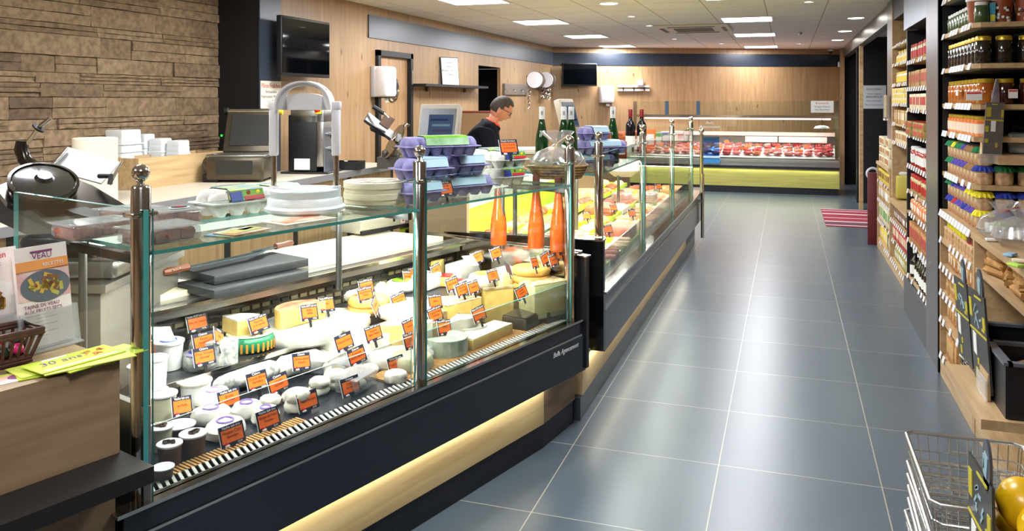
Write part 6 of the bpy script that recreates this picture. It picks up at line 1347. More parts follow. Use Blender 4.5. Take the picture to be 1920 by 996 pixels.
# ================================================================ RIGHT-HAND SHELVING
TAGW = mat('shelf_tag', (214,214,220), .5); 
def strip_labels(parent, x, y0, y1, z, step=.075, axis='y', w_=.055, ox=0, oy=0):
    mb = MB(); n = int((y1-y0)/step)
    for i in range(n):
        c = y0+step*(i+.5)
        if R.random() < .12: continue
        if axis == 'y': mb.box((x-.004-ox, c-oy, z), (.003, w_, .034))
        else: mb.box((c-ox, x-.004-oy, z), (w_, .003, .034))
    o = mb.obj('price_strip', TAGW, parent); return o
def goods_mesh(kind, w_, h_, c1_, c2_, lid=None, lab=None):
    """one small item as a single mesh, front face towards -x"""
    mb = MB()
    if kind == 'jar':
        mb.lathe([(w_*.42,0),(w_*.46,.006),(w_*.46,h_*.78),(w_*.38,h_*.84)], n=14, m=c1_); mb.lathe([(w_*.42,h_*.84),(w_*.42,h_*.98),(w_*.38,h_)], n=14, m=lid or c2_)
        mb.lathe([(w_*.47,h_*.18),(w_*.47,h_*.62)], n=14, m=lab or c2_, caps=False)
    elif kind == 'box':
        mb.box((0,0,h_/2), (w_,w_*.92,h_), c1_, bev=.002); mb.box((-w_/2-.0008,0,h_*.55), (.0015,w_*.7,h_*.5), c2_)
    elif kind == 'bag':
        mb.box((0,0,h_*.42), (w_*.7,w_*.9,h_*.84), c1_, bev=w_*.2); mb.box((0,0,h_*.9), (w_*.12,w_*.85,h_*.2), c2_); mb.box((-w_*.36,0,h_*.4), (.002,w_*.5,h_*.35), lab or PAPER); jit(mb, .002, int(w_*9999))
    elif kind == 'bottle':
        mb.lathe([(w_*.42,0),(w_*.44,h_*.5),(w_*.4,h_*.6),(w_*.16,h_*.78),(w_*.16,h_*.92)], n=12, m=c1_); mb.lathe([(w_*.19,h_*.88),(w_*.19,h_)], n=10, m=lid or c2_); mb.lathe([(w_*.45,h_*.12),(w_*.45,h_*.45)], n=12, m=lab or c2_, caps=False)
    elif kind == 'flat':
        mb.box((0,0,h_/2), (w_*1.6,w_*.95,h_), c1_, bev=.002); mb.box((-w_*.8-.0008,0,h_*.5), (.0015,w_*.8,h_*.6), c2_); mb.box((0,0,h_+.0008), (w_*1.3,w_*.7,.0015), c2_)
    return mb
def fill_row(name, cat, label, group, mb, y0, y1, x, z, step, axis='y', stack=1, h_=.1, rz=0, skip=0, first=None):
    o0 = None; y = y0+step/2
    while y < y1-step*.3:
        if R.random() >= skip:
            for k in range(stack):
                loc = ((x+R.uniform(-.004,.004), y, z+k*h_+.001) if axis == 'y' else (y, x+R.uniform(-.004,.004), z+k*h_+.001))
                if o0 is None: o0 = mb.obj(name, loc=loc); o = o0; tag(o, label, cat, group)
                else: o = o0.copy(); COL.objects.link(o); o.location = loc
                o.rotation_euler.z = rz+R.uniform(-.06,.06)
        y += step
C = lambda n, c, r=.4, **k: mat(n, c, r, **k)
GOLDL = C('lid_gold',(190,160,50),.3,metal=.6); WLID = C('lid_white',(225,225,225)); RLID = C('lid_red',(176,36,36)); GLID = C('lid_green',(40,110,60))
DJ = C('jar_dark',(30,22,18),.12,coat=.4); AJ = C('jar_amber',(190,110,30),.12,coat=.4,rgb2=(150,74,20),scale=12); HJ = C('jar_honey',(222,150,50),.12,coat=.4); OJ = C('jar_orange',(214,100,40),.15,coat=.4,rgb2=(240,170,110),scale=26); RJ = C('jar_redsauce',(160,36,26),.15,coat=.4); PJ = C('jar_pale',(206,190,140),.2,coat=.4,rgb2=(170,150,90),scale=24); GJ = C('jar_greenish',(60,84,40),.2,coat=.4)
KR = C('kraft',(196,160,104),.7,rgb2=(176,140,90),scale=14); BEI = C('beige_label',(214,196,150),.6,rgb2=(170,110,80),scale=26); YB = C('yellow_box',(224,196,70),.5); CRB = C('cream_box',(222,210,180),.5); TAN = C('tan_biscuit',(200,150,86),.6,rgb2=(150,96,50),scale=26); REDB_ = C('red_box',(180,40,44),.4); BRB = C('brown_box',(110,66,44),.5); GRB_ = C('green_box',(90,150,70),.5); OLB = C('olive_pack',(150,140,60),.5)
# ---- unit 1: block beside the worktop (L shaped)
FX, Y1a, Y1b = .86, 4.5, 5.35
u1 = thing('corner_shelf_unit', 'tall oak shelf unit that turns the corner above the wooden worktop', 'shelf unit', (1.5, 4.9, .97))
def L(v): return [(x-1.5, y-4.9) for x, y in v]
for z in (1.185,1.42,1.58,1.78,1.98,2.18):
    d_ = .30 if z > 1.5 else .34
    mb = MB(); mb.prism(L([(FX,Y1b),(FX,Y1a+.03),(FX+.03,Y1a),(2.4,Y1a),(2.4,Y1a+d_),(FX+d_,Y1a+d_),(FX+d_,Y1b)]), z-.97-.024, z-.97, SHELFW) if z != 1.42 else mb.prism(L([(FX,Y1b),(FX,Y1a+.0),(FX+.28,Y1a),(FX+.30,Y1b)]), z-.97-.024, z-.97, SHELFW)
    mb.obj('shelf', None, u1)
    if z != 1.42:
        mb = MB(); mb.prism(L([(FX+.03,Y1b-.02),(FX+.04,Y1a+.05),(2.38,Y1a+.03),(2.38,Y1a+d_-.01),(FX+d_-.01,Y1a+d_-.01),(FX+d_-.01,Y1b-.02)]), z-.97-.03, z-.97-.0235, mat('shelf_metal',(120,126,134),.35,.6)); mb.obj('shelf_underside', None, u1)
    strip_labels(u1, FX, Y1a+.03, Y1b, z-.97-.014, .085, ox=1.5, oy=4.9) if False else None
    mb = MB(); n = 10
    for i in range(n):
        if R.random() < (.2 if z < 1.5 else .35): continue
        mb.box((FX-1.5-.003, Y1a+.05+.08*i+.04-4.9, z-.97-.012), (.003,.068,.034), TAGW, ry=.25)
    if mb.v: mb.obj('price_strip', None, u1)
mb = MB(); mb.prism(L([(FX+.36,Y1b),(FX+.36,Y1a+.37),(2.4,Y1a+.37),(2.4,Y1a+.42),(FX+.42,Y1a+.42),(FX+.42,Y1b)]), 0.002, 1.6, BLACK); mb.obj('back_panel', None, u1)
mb = MB(); mb.box((FX+.2-1.5, Y1b-4.9+.01, .8), (.4,.02,1.6), BLACK); mb.obj('side_panel', None, u1)
# jars with parts for unit 1
def jarparts(lab, group, body, lid, label, w_, h_, kind='jar', cap=None):
    t = thing('jam_jar', lab, 'jar', (0,0,0), 0, group)
    mb = MB(); mb.lathe([(w_*.42,0),(w_*.47,.008),(w_*.47,h_*.76),(w_*.38,h_*.84)], n=16, m=body); mb.obj('jar_body', None, t)
    if cap is None: mb = MB(); mb.lathe([(w_*.42,h_*.83),(w_*.43,h_*.97),(w_*.39,h_)], n=16); mb.obj('lid', lid, t)
    else:
        mb = MB(); n = 28; vs = []; fs = []
        for r_, z_ in ((w_*.38,h_*1.0),(w_*.46,h_*.97),(w_*.50,h_*.86),(w_*.60,h_*.70)):
            for i in range(n): a = 2*PI*i/n; k_ = 1+(.10 if i%2 else -.06)*(1 if z_ < h_*.9 else 0); vs.append((r_*k_*math.cos(a), r_*k_*math.sin(a), z_+(0 if z_ > h_*.8 else R.uniform(-.004,.004))))
        for l in range(3):
            for i in range(n): fs.append((l*n+i, l*n+(i+1)%n, (l+1)*n+(i+1)%n, (l+1)*n+i))
        fs.append(tuple(range(n))); mb.add(vs, fs, cap); mb.obj('fabric_cap', None, t)
    if label: mb = MB(); mb.lathe([(w_*.48,h_*.15),(w_*.48,h_*.62)], n=16, m=label, caps=False); mb.obj('jar_label', None, t)
    return t
def lrow(z, lab, body, lid, label, w_, h_, step, stack=1, caps=None, wb=None, front=True, aisle=True, backrow=False, y_hi=Y1b-.04, fbody=None, fcaps=None, nf=99, fstack=None):
    first = {}
    def put(loc, c, suffix, b_):
        key = (c, suffix, b_)
        nm = {None:''}.get(c)
        if key not in first:
            cn = CAPN.get(c, ''); first[key] = jarparts(lab % (cn, suffix), (lab % (cn, suffix))[:60], b_, lid, label, w_, h_, cap=c); o = first[key]; o.location = loc
        else: o = dup(first[key], loc)
    q_ = random.Random(int(z*100))
    if aisle:
        y = y_hi; i = 0
        while y > Y1a+.05:
            for k in range(stack): put((FX+w_*.5+.012, y-step/2, z+k*h_*1.01+.001), (caps[(i*len(caps))//int((y_hi-Y1a)/step+1)][k%2] if caps else None), 'aisle side', body)
            y -= step; i += 1
    if front:
        x = FX+.045+(step if aisle else 0)*.6; i = 0
        while x < 1.75 and i < nf:
            for k in range(fstack or stack): put((x+step*.5, Y1a+w_*.5+.012, z+k*h_*1.01+.001), (fcaps if fcaps else None), 'camera side', fbody or body)
            x += step*1.12; i += 1
CG, CB, CPU, CY_, CR_, CM = (mat('cap_green',(20,120,70),.8), mat('cap_blue',(30,50,150),.8), mat('cap_purple',(80,60,160),.8), mat('cap_yellow',(228,214,40),.8), mat('cap_red',(180,30,40),.8), mat('cap_brown',(150,110,60),.8))
CAPN = {CG:'green', CB:'blue', CPU:'purple', CY_:'yellow', CR_:'red', CM:'brown'}
lrow(1.98, 'small dark jar with white lid%s, second highest shelf, %s', GJ, WLID, None, .07, .105, .078, front=False)
lrow(1.78, 'dark jam jar with gold lid%s, dark jar shelf, %s', DJ, GOLDL, None, .085, .135, .088)
lrow(1.58, 'honey jar with gold lid%s, honey shelf, %s', AJ, GOLDL, None, .09, .125, .092, fbody=mat('jar_darkred',(56,20,18),.12,coat=.4))
lrow(1.42, 'orange fruit jar with white label%s, half shelf, %s', OJ, GOLDL, mat('jar_whitelabel',(226,206,186),.5), .085, .10, .088, front=False)
lrow(1.185, 'jar with %s pleated cap on the shelf above the worktop, %s', BEI, None, None, .085, .092, .088, stack=2, caps=[(CG,CG),(CPU,CY_),(CPU,CG),(CPU,CPU),(CM,CM),(CB,CG),(CG,CG)], fcaps=CG, fstack=1)
mb = MB(); mb.box((1.65-1.5,Y1a+.13-4.9,1.315-.97),(1.4,.42,.045), SHELFW); mb.obj('shelf', None, u1)
for i in range(5):
    t = thing('plastic_punnet', 'glossy dark clear punnet on the short board above the green capped jars', 'punnet', (1.14+i*.22,Y1a+.14,1.339), .1*i-.2, 'dark punnets above the green capped jars'); mb = MB(); mb.box((0,0,.045),(.18,.2,.08), mat('punnet_dark',(44,48,52),.2,rgb2=(90,80,70),scale=20), bev=.01); mb.obj('contents', None, t); mb = MB(); mb.box((0,0,.05),(.2,.22,.10), bev=.015); mb.obj('clear_lid', CLEAR, t)
lrow(.966, 'jar with %s pleated cap standing on the worktop, %s', BEI, None, None, .085, .092, .088, stack=2, caps=[(CB,CG),(CR_,CB),(CPU,CPU),(CB,CPU),(CPU,CY_),(CY_,CY_),(CR_,CR_)], fcaps=CB, nf=6)
# big orange tubs at the top and white price labels on jars
for i, px in enumerate((1836,1880,1926)):
    p = onY(px, 4.6); t = thing('snack_tub', ('first','second','third')[i]+' big brown tub with white rim and printed cubes on the highest full shelf', 'tub', (p.x,4.62,1.981), 0, 'big brown tubs'); mb = MB(); mb.lathe([(.042,0),(.052,.115)], n=24, m=mat('tub_brown',(150,74,36),.35)); mb.obj('tub_body', None, t); mb = MB(); mb.lathe([(.055,.112),(.057,.12),(.055,.125)], n=24); mb.obj('rim', WHITE, t)
    mb = MB(); q = random.Random(i)
    for k in range(16): a = -PI/2+q.uniform(-.9,.9); z_ = q.uniform(.01,.075); rr_ = .044+.0087*z_/.1; mb.box((rr_*math.cos(a),rr_*math.sin(a),z_),(.012,.012,.012), (PAPER,mat('cube_brown',(70,40,30),.5))[k%3==0], rz=a+q.uniform(-.4,.4))
    mb.obj('printed_cubes', None, t)
t = thing('blue_carton','small light blue carton between the big brown tubs','carton',(onY(1858,4.6).x,4.58,1.981),0); mb = MB(); mb.box((0,0,.05),(.025,.03,.1), mat('sky_carton',(80,170,200),.5)); mb.box((0,-.0155,.025),(.02,.001,.03), CY_); mb.obj('carton_body', None, t)
for i, (px, py, w_, nm) in enumerate(((1796,172,.055,'first'),(1826,180,.07,'second'),(1853,178,.03,'third'),(1899,176,.04,'fourth'))):
    p = onY(px, 4.495, py) if px > 1815 else onX(px, .858, py); t = thing('shelf_price_label', nm+' white label with red line on the honey jars', 'label', p, 0 if px > 1815 else -PI/2, 'white labels on the honey jars'); mb = MB(); mb.box((0,-.004,0),(w_,.002,.042), PAPER); mb.box((0,-.0055,.014),(w_*.9,.001,.008), REDW); mb.obj('label_card', None, t)
# hanging cardboard sign in front of shelves
p = onY(1866, 4.3, 230)
t = thing('hanging_sign', 'tall grey sign with yellow marks and bottle shaped top before the honey jars', 'sign', Vector((onY(1860,4.445).x,4.445,1.338)), .25); t.rotation_euler = (0,.05,.25); t.scale = (.52,1,.95)
CS = mat('sign_grey',(104,96,92),.6,var=.1); CYM = mat('sign_mustard',(176,160,50),.6)
mb = MB(); mb.prism([(-.085,0),(.085,0),(.085,.265),(-.075,.265)], -.003, .003, CS, M=Matrix.Rotation(PI/2,4,'X')); mb.obj('card', None, t)
mb = MB(); mb.prism([(-.03,.265),(.04,.265),(.03,.34),(.018,.385),(-.0,.385),(-.015,.34)], -.003, .003, mat('sign_glassprint',(150,146,150),.3,rgb2=(100,96,100),scale=20), M=Matrix.Rotation(PI/2,4,'X')); mb.obj('bottle_print', None, t)
mb = MB(); mb.box((0,-.004,.175),(.165,.002,.008), CYM); 
for x, z, a, b in ((-.05,.215,.04,.05),(.07,.21,.02,.04),(-.06,.13,.03,.03),(-.06,.07,.03,.02),(.03,.05,.02,.025),(0,.255,.05,.006)): mb.box((x,-.004,z),(a,.002,b), CYM)
mb.box((-.005,-.004,.145),(.04,.0022,.055), PAPER); mb.obj('printed_marks', None, t)
mb = MB(); mb.box((-.02,-.012,-.02),(.19,.004,.05), CLEAR); mb.box((-.02,.01,.0),(.19,.04,.004), CLEAR); mb.box((-.03,.012,.03),(.12,.02,.06), BEI); mb.obj('holder', None, t)
# basket with wrapped gifts on worktop/right: cellophane bags
q = random.Random(12)
for i, (px, py, s_) in enumerate(((1884,448,1.1),(1926,462,1.35))):
    p = onz(px, py, .966); t = thing('gift_bag', ('smaller' if i == 0 else 'bigger')+' crinkled cellophane gift bag on the wooden worktop', 'gift bag', p, .3*i, 'cellophane gift bags')
    mb = MB(); mb.lathe([(.07*s_,.0),(.10*s_,.04),(.09*s_,.09),(.03*s_,.13),(.06*s_,.17)], n=20, caps=False); jit(mb,.008,i+5); mb.obj('cellophane', MATS['cellophane'], t)
    mb = MB()
    for k in range(7): mb.box((q.uniform(-.05,.05),q.uniform(-.05,.05),.03+q.uniform(0,.04)),(.05,.04,.03), (mat('gift_lime',(170,210,80),.5),PAPER,KR,LBLUE,mat('gift_sky',(150,190,220),.4))[k%5], rz=q.uniform(0,3), bev=.006)
    mb.obj('contents', None, t)
    mb = MB(); mb.tube([(-.03,-.02,.12),(0,-.03,.13),(.05,-.02,.15)], .006, (CR_,GOLDL)[i]); mb.obj('ribbon', None, t)
for i, (px, py) in enumerate(((1862,452),(1894,480),(1905,500),(1914,492))):
    p = onz(px, py, .966); t = thing('sample_sachet', ('white','pale','green','clear')[i]+' small sachet lying near the worktop edge', 'sachet', p, i); mb = MB(); mb.box((0,0,.006),(.06,.035,.012), (PAPER,MATS['gift_sky'],MATS['gift_lime'],CRB)[i], bev=.004); mb.obj('sachet_body', None, t)
# ---- worktop and lower unit
WX = .845
wt = thing('wooden_worktop', 'thick oak worktop running along the lower shelves towards the camera', 'worktop', (1.5, 4.2, .93)); mb = MB(); mb.prism([(WX-1.5,5.35-4.2),(WX-1.5,3.1-4.2),(.9,3.1-4.2),(.9,5.35-4.2)], 0, .034, SHELFW); mb.obj('worktop_slab', None, wt)
mb = MB()
for i in range(11): mb.box((WX-1.5-.004, 5.30-.077*i-4.2, .017), (.003,.066,.036), TAGW, ry=.3)
mb.obj('price_strip', None, wt)
lu = thing('lower_shelf_unit', 'low oak shelf unit full of biscuits and jars under the worktop', 'shelf unit', (1.1, 4.9, 0))
mb = MB(); mb.box((-.03,-.0,.06),(.45,.93,.12), SHELFW); mb.obj('plinth', None, lu)
for z in (.34,.495,.648,.80): mb = MB(); mb.box((-.03,0,z-.011),(.45,.90,.022), SHELFW); mb.obj('shelf', None, lu)
for y in (-.475,.44): mb = MB(); mb.box((-.03,y,.465),(.45,.03,.93), SHELFW); mb.obj('side_panel', None, lu)
mb = MB(); mb.box((.2,0,.465),(.02,.9,.93)); mb.obj('back_panel', BRB, lu)
for z in (.13,.34,.495,.648,.80):
    mb = MB()
    for i in range(9):
        if R.random() < .25: continue
        mb.box((WX-1.1-.004, -.4+i*.1, z-.01),(.003,.05,.036), TAGW, ry=.25)
    mb.obj('price_strip', None, lu)
H0 = .12
fill_row('biscuit_pack','biscuits','kraft biscuit pack with yellow fabric top on the shelf just under the worktop','packs on the shelf under the worktop', goods_mesh('box',.08,.07,BEI,KR), 4.46,5.3,WX+.06,.80,.085)
fill_row('yellow_cap_jar','jar','jar with yellow pleated cap on the shelf just under the worktop','yellow capped jars under the worktop', goods_mesh('jar',.09,.06,CY_,CY_,CY_,CY_), 4.75,5.3,WX+.06,.872,.085)
fill_row('dark_cap_jar','jar','jar with dark red pleated cap on the shelf just under the worktop','dark red capped jars', goods_mesh('jar',.09,.06,CR_,BRB,BRB,BRB), 4.46,4.72,WX+.06,.872,.085)
fill_row('biscuit_tub','biscuits','tan biscuit pack with brown filling on the third shelf under the worktop','tan packs below the yellow caps', goods_mesh('bag',.085,.13,TAN,BRB,lab=CRB), 4.46,5.3,WX+.06,.648,.08)
fill_row('biscuit_box','biscuits','kraft biscuit box with a brown edge on the middle low shelf','kraft boxes on the middle low shelf', goods_mesh('box',.085,.06,KR,TAN), 4.46,5.3,WX+.06,.495,.088, stack=2, h_=.061)
fill_row('chocolate_pack','biscuits','tan and dark chocolate pack on the second lowest shelf','packs on the second lowest shelf', goods_mesh('bag',.085,.12,TAN,DJ,lab=KR), 4.46,5.3,WX+.06,.34,.075)
fill_row('dried_fruit_pack','dried fruit','dark dried fruit pack on the lowest shelf by the plinth','dark packs on the lowest shelf', goods_mesh('bag',.085,.14,DJ,BLACK,lab=OLB), 4.46,4.95,WX+.06,.121,.075)
fill_row('ginger_biscuit_pack','biscuits','golden biscuit pack on the lowest shelf beside the steel post','golden packs on the lowest shelf', goods_mesh('box',.085,.15,TAN,KR), 4.95,5.3,WX+.06,.121,.075)
# shelf with kraft sacks
su = thing('sack_shelf', 'open oak shelf bay under the worktop holding kraft sacks', 'shelf unit', (1.25, 3.77, 0))
mb = MB(); mb.box((0,0,.79),(.8,1.28,.022), SHELFW); mb.obj('shelf', None, su)
mb = MB(); mb.box((.38,0,.46),(.02,1.28,.92)); mb.obj('back_panel', BRB, su)
mb = MB(); mb.box((0,-.63,.46),(.8,.02,.92), SHELFW); mb.obj('side_panel', None, su)
mb = MB(); mb.box((0,0,.05),(.8,1.28,.10), SHELFW); mb.obj('plinth', None, su)
q = random.Random(6)
for i, (y, x, lab) in enumerate(((4.22,.98,'kraft paper sack behind the first black sign'),(4.02,1.0,'kraft paper sack in the middle of the bay'),(3.78,.98,'pile of folded kraft sacks close to the camera'),(3.56,1.0,'brown sack at the camera end of the bay'))):
    t = thing('kraft_sack', lab, 'sack', (x,y,.803), q.uniform(-.3,.3)); mb = MB()
    for k in range(3): mb.box((0,0,.02+k*.034),(.22-.01*k,.18,.034), mat('sack_kraft',(186,140,76),.8,rgb2=(150,106,54),scale=14,bump=.5), rz=q.uniform(-.15,.15), bev=.012)
    jit(mb,.006,i); mb.obj('sack_body', None, t)
# platform with black crates and signs
pf = thing('display_platform', 'low oak display platform jutting out with black crates', 'platform', (1.05,3.66,0)); mb = MB(); mb.box((0,0,.432),(.78,.66,.036), SHELFW); mb.obj('platform_top', None, pf)
mb = MB(); mb.box((.12,.0,.207),(.40,.60,.414), SHELFW); mb.obj('platform_base', None, pf)
mb = MB(); mb.box((-.085,.05,.36),(.004,.05,.06)); mb.obj('price_label', TAGW, pf)
def crate(loc, sx, sy, h, lab, rz=0):
    t = thing('black_crate', lab, 'crate', loc, rz); PB = mat('crate_black',(24,24,27),.4)
    mb = MB(); mb.box((0,0,.006),(sx,sy,.012), PB); mb.obj('bottom', None, t)
    for s in (-1,1):
        mb = MB(); mb.box((s*sx/2,0,h/2),(.012,sy,h), PB); mb.obj('side_wall', None, t)
        mb = MB(); mb.box((0,s*sy/2,h/2),(sx,.012,h), PB); mb.obj('side_wall', None, t)
    mb = MB(); 
    for s in (-1,1): mb.box((s*sx/2,0,h),(.03,sy+.03,.012), mat('crate_rim',(90,96,104),.4)); mb.box((0,s*sy/2,h),(sx,.03,.012), MATS['crate_rim'])
    mb.obj('rim', None, t); return t
crate((1.04,3.83,.451),.58,.30,.19,'black crate on the oak platform under the first black sign')
crate((1.04,3.50,.451),.58,.28,.20,'black crate on the oak platform with a clear grey rim, closer to the camera')
for i in range(7):
    x, y = .86+.11*(i%4), 3.44+.12*(i//4); t = thing('kraft_packet', 'brown paper packet in the nearer black crate on the platform', 'packet', (x,y,.464+.0), i, 'packets in the crate'); mb = MB(); mb.box((0,0,.07),(.09,.08,.14), MATS['sack_kraft'] if 'sack_kraft' in MATS else KR, bev=.015); mb.obj('packet', None, t)
SGR = mat('sign_charcoal',(44,44,44),.4); SYE = mat('sign_yellow',(190,176,40),.5); SCH = mat('sign_chalk',(140,170,180),.5)
def paddle(loc, rz, lab, s=1.0, tilt=.12, roll=0):
    t = thing('paddle_sign', lab, 'sign', loc); t.rotation_euler = (tilt, roll, rz); t.scale = (s,s,s)
    mb = MB(); mb.box((0,0,.15),(.24,.006,.30), SGR); mb.obj('board', None, t)
    mb = MB(); mb.lathe([(.045,-.003),(.045,.003)], n=24, M=Matrix.Translation((.07,0,.33)) @ Matrix.Rotation(PI/2,4,'X') @ Matrix.Diagonal((.8,1.2,1,1)), m=mat('sign_disc',(70,72,80),.35)); mb.box((.07,-.004,.33),(.03,.002,.05), SCH, ry=.3); mb.box((.055,-.004,.335),(.012,.002,.03), SCH); mb.obj('top_disc', None, t)
    mb = MB(); mb.box((0,-.004,.17),(.24,.002,.006), SYE); mb.box((.03,-.004,.285),(.10,.002,.006), SYE)
    for x, z, a, b in ((-.09,.24,.035,.06),(.095,.215,.03,.035),(-.03,.07,.02,.02),(-.06,.03,.025,.03),(.08,.19,.04,.008)): mb.box((x,-.004,z),(a,.002,b), SYE)
    mb.obj('yellow_marks', None, t)
    mb = MB(); q = random.Random(int(loc[1]*100))
    for k in range(8): mb.box((q.uniform(-.04,.06),-.004,q.uniform(.19,.26)),(.03,.0015,.008), SCH, ry=q.uniform(-1,1))
    mb.obj('chalk_writing', None, t)
    mb = MB(); mb.box((-.06,-.0045,.125),(.045,.002,.07), PAPER, ry=.1); mb.obj('paper_ticket', None, t)
    return t
paddle((.735,3.985,.47), -PI/2, 'charcoal paddle sign with yellow line, first above the oak platform', 1.16, .06, -.06)
paddle((.735,3.66,.47), -PI/2, 'charcoal paddle sign with yellow line, second above the oak platform', 1.22, .06, -.06)
t = thing('paper_bag','white paper bag corner sticking out under the first paddle sign','bag',(.79,4.03,.452),.2); mb = MB(); mb.prism([(-.04,-.10),(.03,-.12),(.035,.08),(-.03,.1)], 0, .06, PAPER); jit(mb,.01,3); mb.obj('bag', None, t)
t = thing('ticket_holder','clear ticket holder with wooden edge at the platform crate','holder',(.715,3.60,.452),0); mb = MB(); mb.box((0,0,.04),(.006,.16,.08), CLEAR); mb.box((.012,0,.05),(.01,.14,.1), SHELFW); mb.obj('holder_body', None, t)
# ---- near produce stand with yellow fruit
st = thing('produce_stand', 'oak produce stand with a black crate of yellow fruit at the bottom corner', 'stand', (.79,1.755,0))
for sx in (-1,1):
    for sy in (-1,1): mb = MB(); mb.box((sx*.34,sy*.38,.32),(.05,.05,.64), SHELFW); mb.obj('leg', None, st)
mb = MB(); mb.box((-.355,0,.60),(.03,.80,.13), SHELFW); mb.box((.355,0,.60),(.03,.80,.13), SHELFW); mb.box((0,.395,.60),(.7,.03,.13), SHELFW); mb.box((0,-.395,.60),(.7,.03,.13), SHELFW); mb.obj('top_frame', None, st)
mb = MB(); mb.box((0,0,.53),(.68,.76,.02), BLACK); mb.obj('crate_bottom', None, st)
mb = MB(); mb.box((-.375,.33,.58),(.006,.07,.1)); mb.obj('price_label', PAPER, st)
FRU = mat('yellow_fruit', (246,196,20), .28, var=.12, scale=9, bump=.18, sub=.1); FR = None; q = random.Random(15); nfr = 0
for kz, z in enumerate((.66,.745)):
    for iy in range(6):
        for ix in range(5):
            x = .478+ix*.118+(.0 if kz else 0)+q.uniform(-.01,.01); y = 1.47+iy*.115+(.05 if kz else 0)+q.uniform(-.01,.01)
            if kz and (ix > 3 or iy > 4): continue
            if FR is None: mb = MB(); mb.lathe([(.004,-.054),(.03,-.047),(.048,-.026),(.053,0),(.048,.026),(.03,.046),(.012,.053),(.008,.057)], n=24); FR = mb.obj('yellow_grapefruit', FRU, loc=(x,y,z)); o = FR; tag(o, 'round yellow citrus fruit in the black crate of the produce stand', 'fruit', 'yellow citrus fruit in the crate')
            else: o = FR.copy(); COL.objects.link(o); o.location = (x,y,z)
            o.rotation_euler = (q.uniform(-1,1),q.uniform(-1,1),q.uniform(0,6))
paddle((.400,2.00,.50), -PI/2, 'charcoal paddle sign with yellow line beside the yellow fruit', .98, -.0, -.08)
t = thing('wooden_sticks','small bundle of brown wooden sticks beside the fruit sign','sticks',(.415,2.165,.60),0)
for i in range(5): mb = MB(); mb.tube([(0,-.04+.0,.012*i-.0),(.02,.05,.03+.012*i)], .005, mat('stick_brown',(130,84,40),.6), 6); mb.obj('stick', None, t)
# ---- wire shopping baskets stack
BX0, BX1, BY0, BY1 = .335, .635, 2.20, 2.665
WIRE = mat('basket_wire',(222,222,220),.3,1)
def wbasket(z, lab):
    t = thing('wire_basket', lab, 'shopping basket', ((BX0+BX1)/2,(BY0+BY1)/2,z), 0, 'stack of wire shopping baskets'); a, b = (BX1-BX0)/2, (BY1-BY0)/2; h = .16
    def rr(k, zz_): return [(-a*k+.02,-b*k,zz_),(a*k-.02,-b*k,zz_),(a*k,-b*k+.02,zz_),(a*k,b*k-.02,zz_),(a*k-.02,b*k,zz_),(-a*k+.02,b*k,zz_),(-a*k,b*k-.02,zz_),(-a*k,-b*k+.02,zz_)]
    mb = MB(); mb.tube(rr(1,h), .0055, WIRE, 8, True); mb.obj('rim', None, t)
    mb = MB(); 
    for f in (.2,.45,.7): mb.tube(rr(.86+.14*f,h*f), .0022, WIRE, 5, True)
    mb.tube(rr(.86,0), .004, WIRE, 6, True)
    n = 11
    for i in range(n+1):
        f = -1+2*i/n
        for s in (-1,1): mb.tube([(f*a*.84,s*b*.86,0),(f*a*.96,s*b,h)], .0016, WIRE, 4)
    for i in range(15):
        f = -1+2*i/14
        for s in (-1,1): mb.tube([(s*a*.86,f*b*.84,0),(s*a,f*b*.96,h)], .0016, WIRE, 4)
        mb.tube([(-a*.86,f*b*.84,0),(a*.86,f*b*.84,0)], .0016, WIRE, 4)
    mb.obj('wire_mesh', None, t)
    for s in (-1,1):
        mb = MB(); mb.tube([(-a*.2,s*(b+.004),h-.0),(-a*.2,s*(b+.012),h-.05),(a*.2,s*(b+.012),h-.05),(a*.2,s*(b+.004),h)], .004, WIRE, 6); mb.obj('handle', None, t)
    return t
wb = wbasket(.02, 'chrome wire shopping basket in the stack by the fruit stand')
for i in range(1, 12): 
    if i < 11: dup(wb, (wb.location.x+R.uniform(-.004,.004), wb.location.y+R.uniform(-.006,.006), .02+i*.0355), R.uniform(-.02,.02))
    else: dup(wb, (wb.location.x-.005, wb.location.y, .46), 0, 'top chrome wire shopping basket of the stack, raised clear of the others')
# ---- unit 2 niche + pillar
Ya, Yb = 5.81, 6.87; NX = .84
mb = MB(); mb.box((NX+.20, (5.352+Ya)/2, CEIL/2), (.40, Ya-5.352, CEIL), mat('pillar_grey',(104,102,106),.34,.7)); struct('wall_shelf_pillar', mb)
mb = MB(); mb.box((NX+.02, 5.362, CEIL/2), (.046,.02,CEIL), BLACK); struct('trim_8', mb)
mb = MB(); mb.box((NX+.2, (Ya+Yb)/2, (2.133+CEIL)/2), (.40, Yb-Ya, CEIL-2.133), mat('header_steel',(98,108,122),.32,.7)); struct('trim_9', mb)
n2 = thing('niche_shelf_unit', 'tall black backed shelf niche between the steel post and the far shelving', 'shelf unit', (NX+.2,(Ya+Yb)/2,0))
mb = MB(); mb.box((0,0,.13),(.40,Yb-Ya,.26), mat('base_grey',(64,66,70),.4)); mb.obj('base', None, n2)
mb = MB(); mb.box((.19,0,1.2),(.02,Yb-Ya,1.86)); mb.obj('back_panel', BLACK, n2)
mb = MB(); mb.box((0,(Yb-Ya)/2-.015,1.2),(.36,.03,1.86), BLACK); mb.obj('side_panel', None, n2)
mb = MB(); mb.box((0,-(Yb-Ya)/2+.015,1.2),(.36,.03,1.86), BRB); mb.obj('side_panel', None, n2)
zs2 = [.288,.559,.768,.926,1.118,1.345,1.534,1.69,1.888]
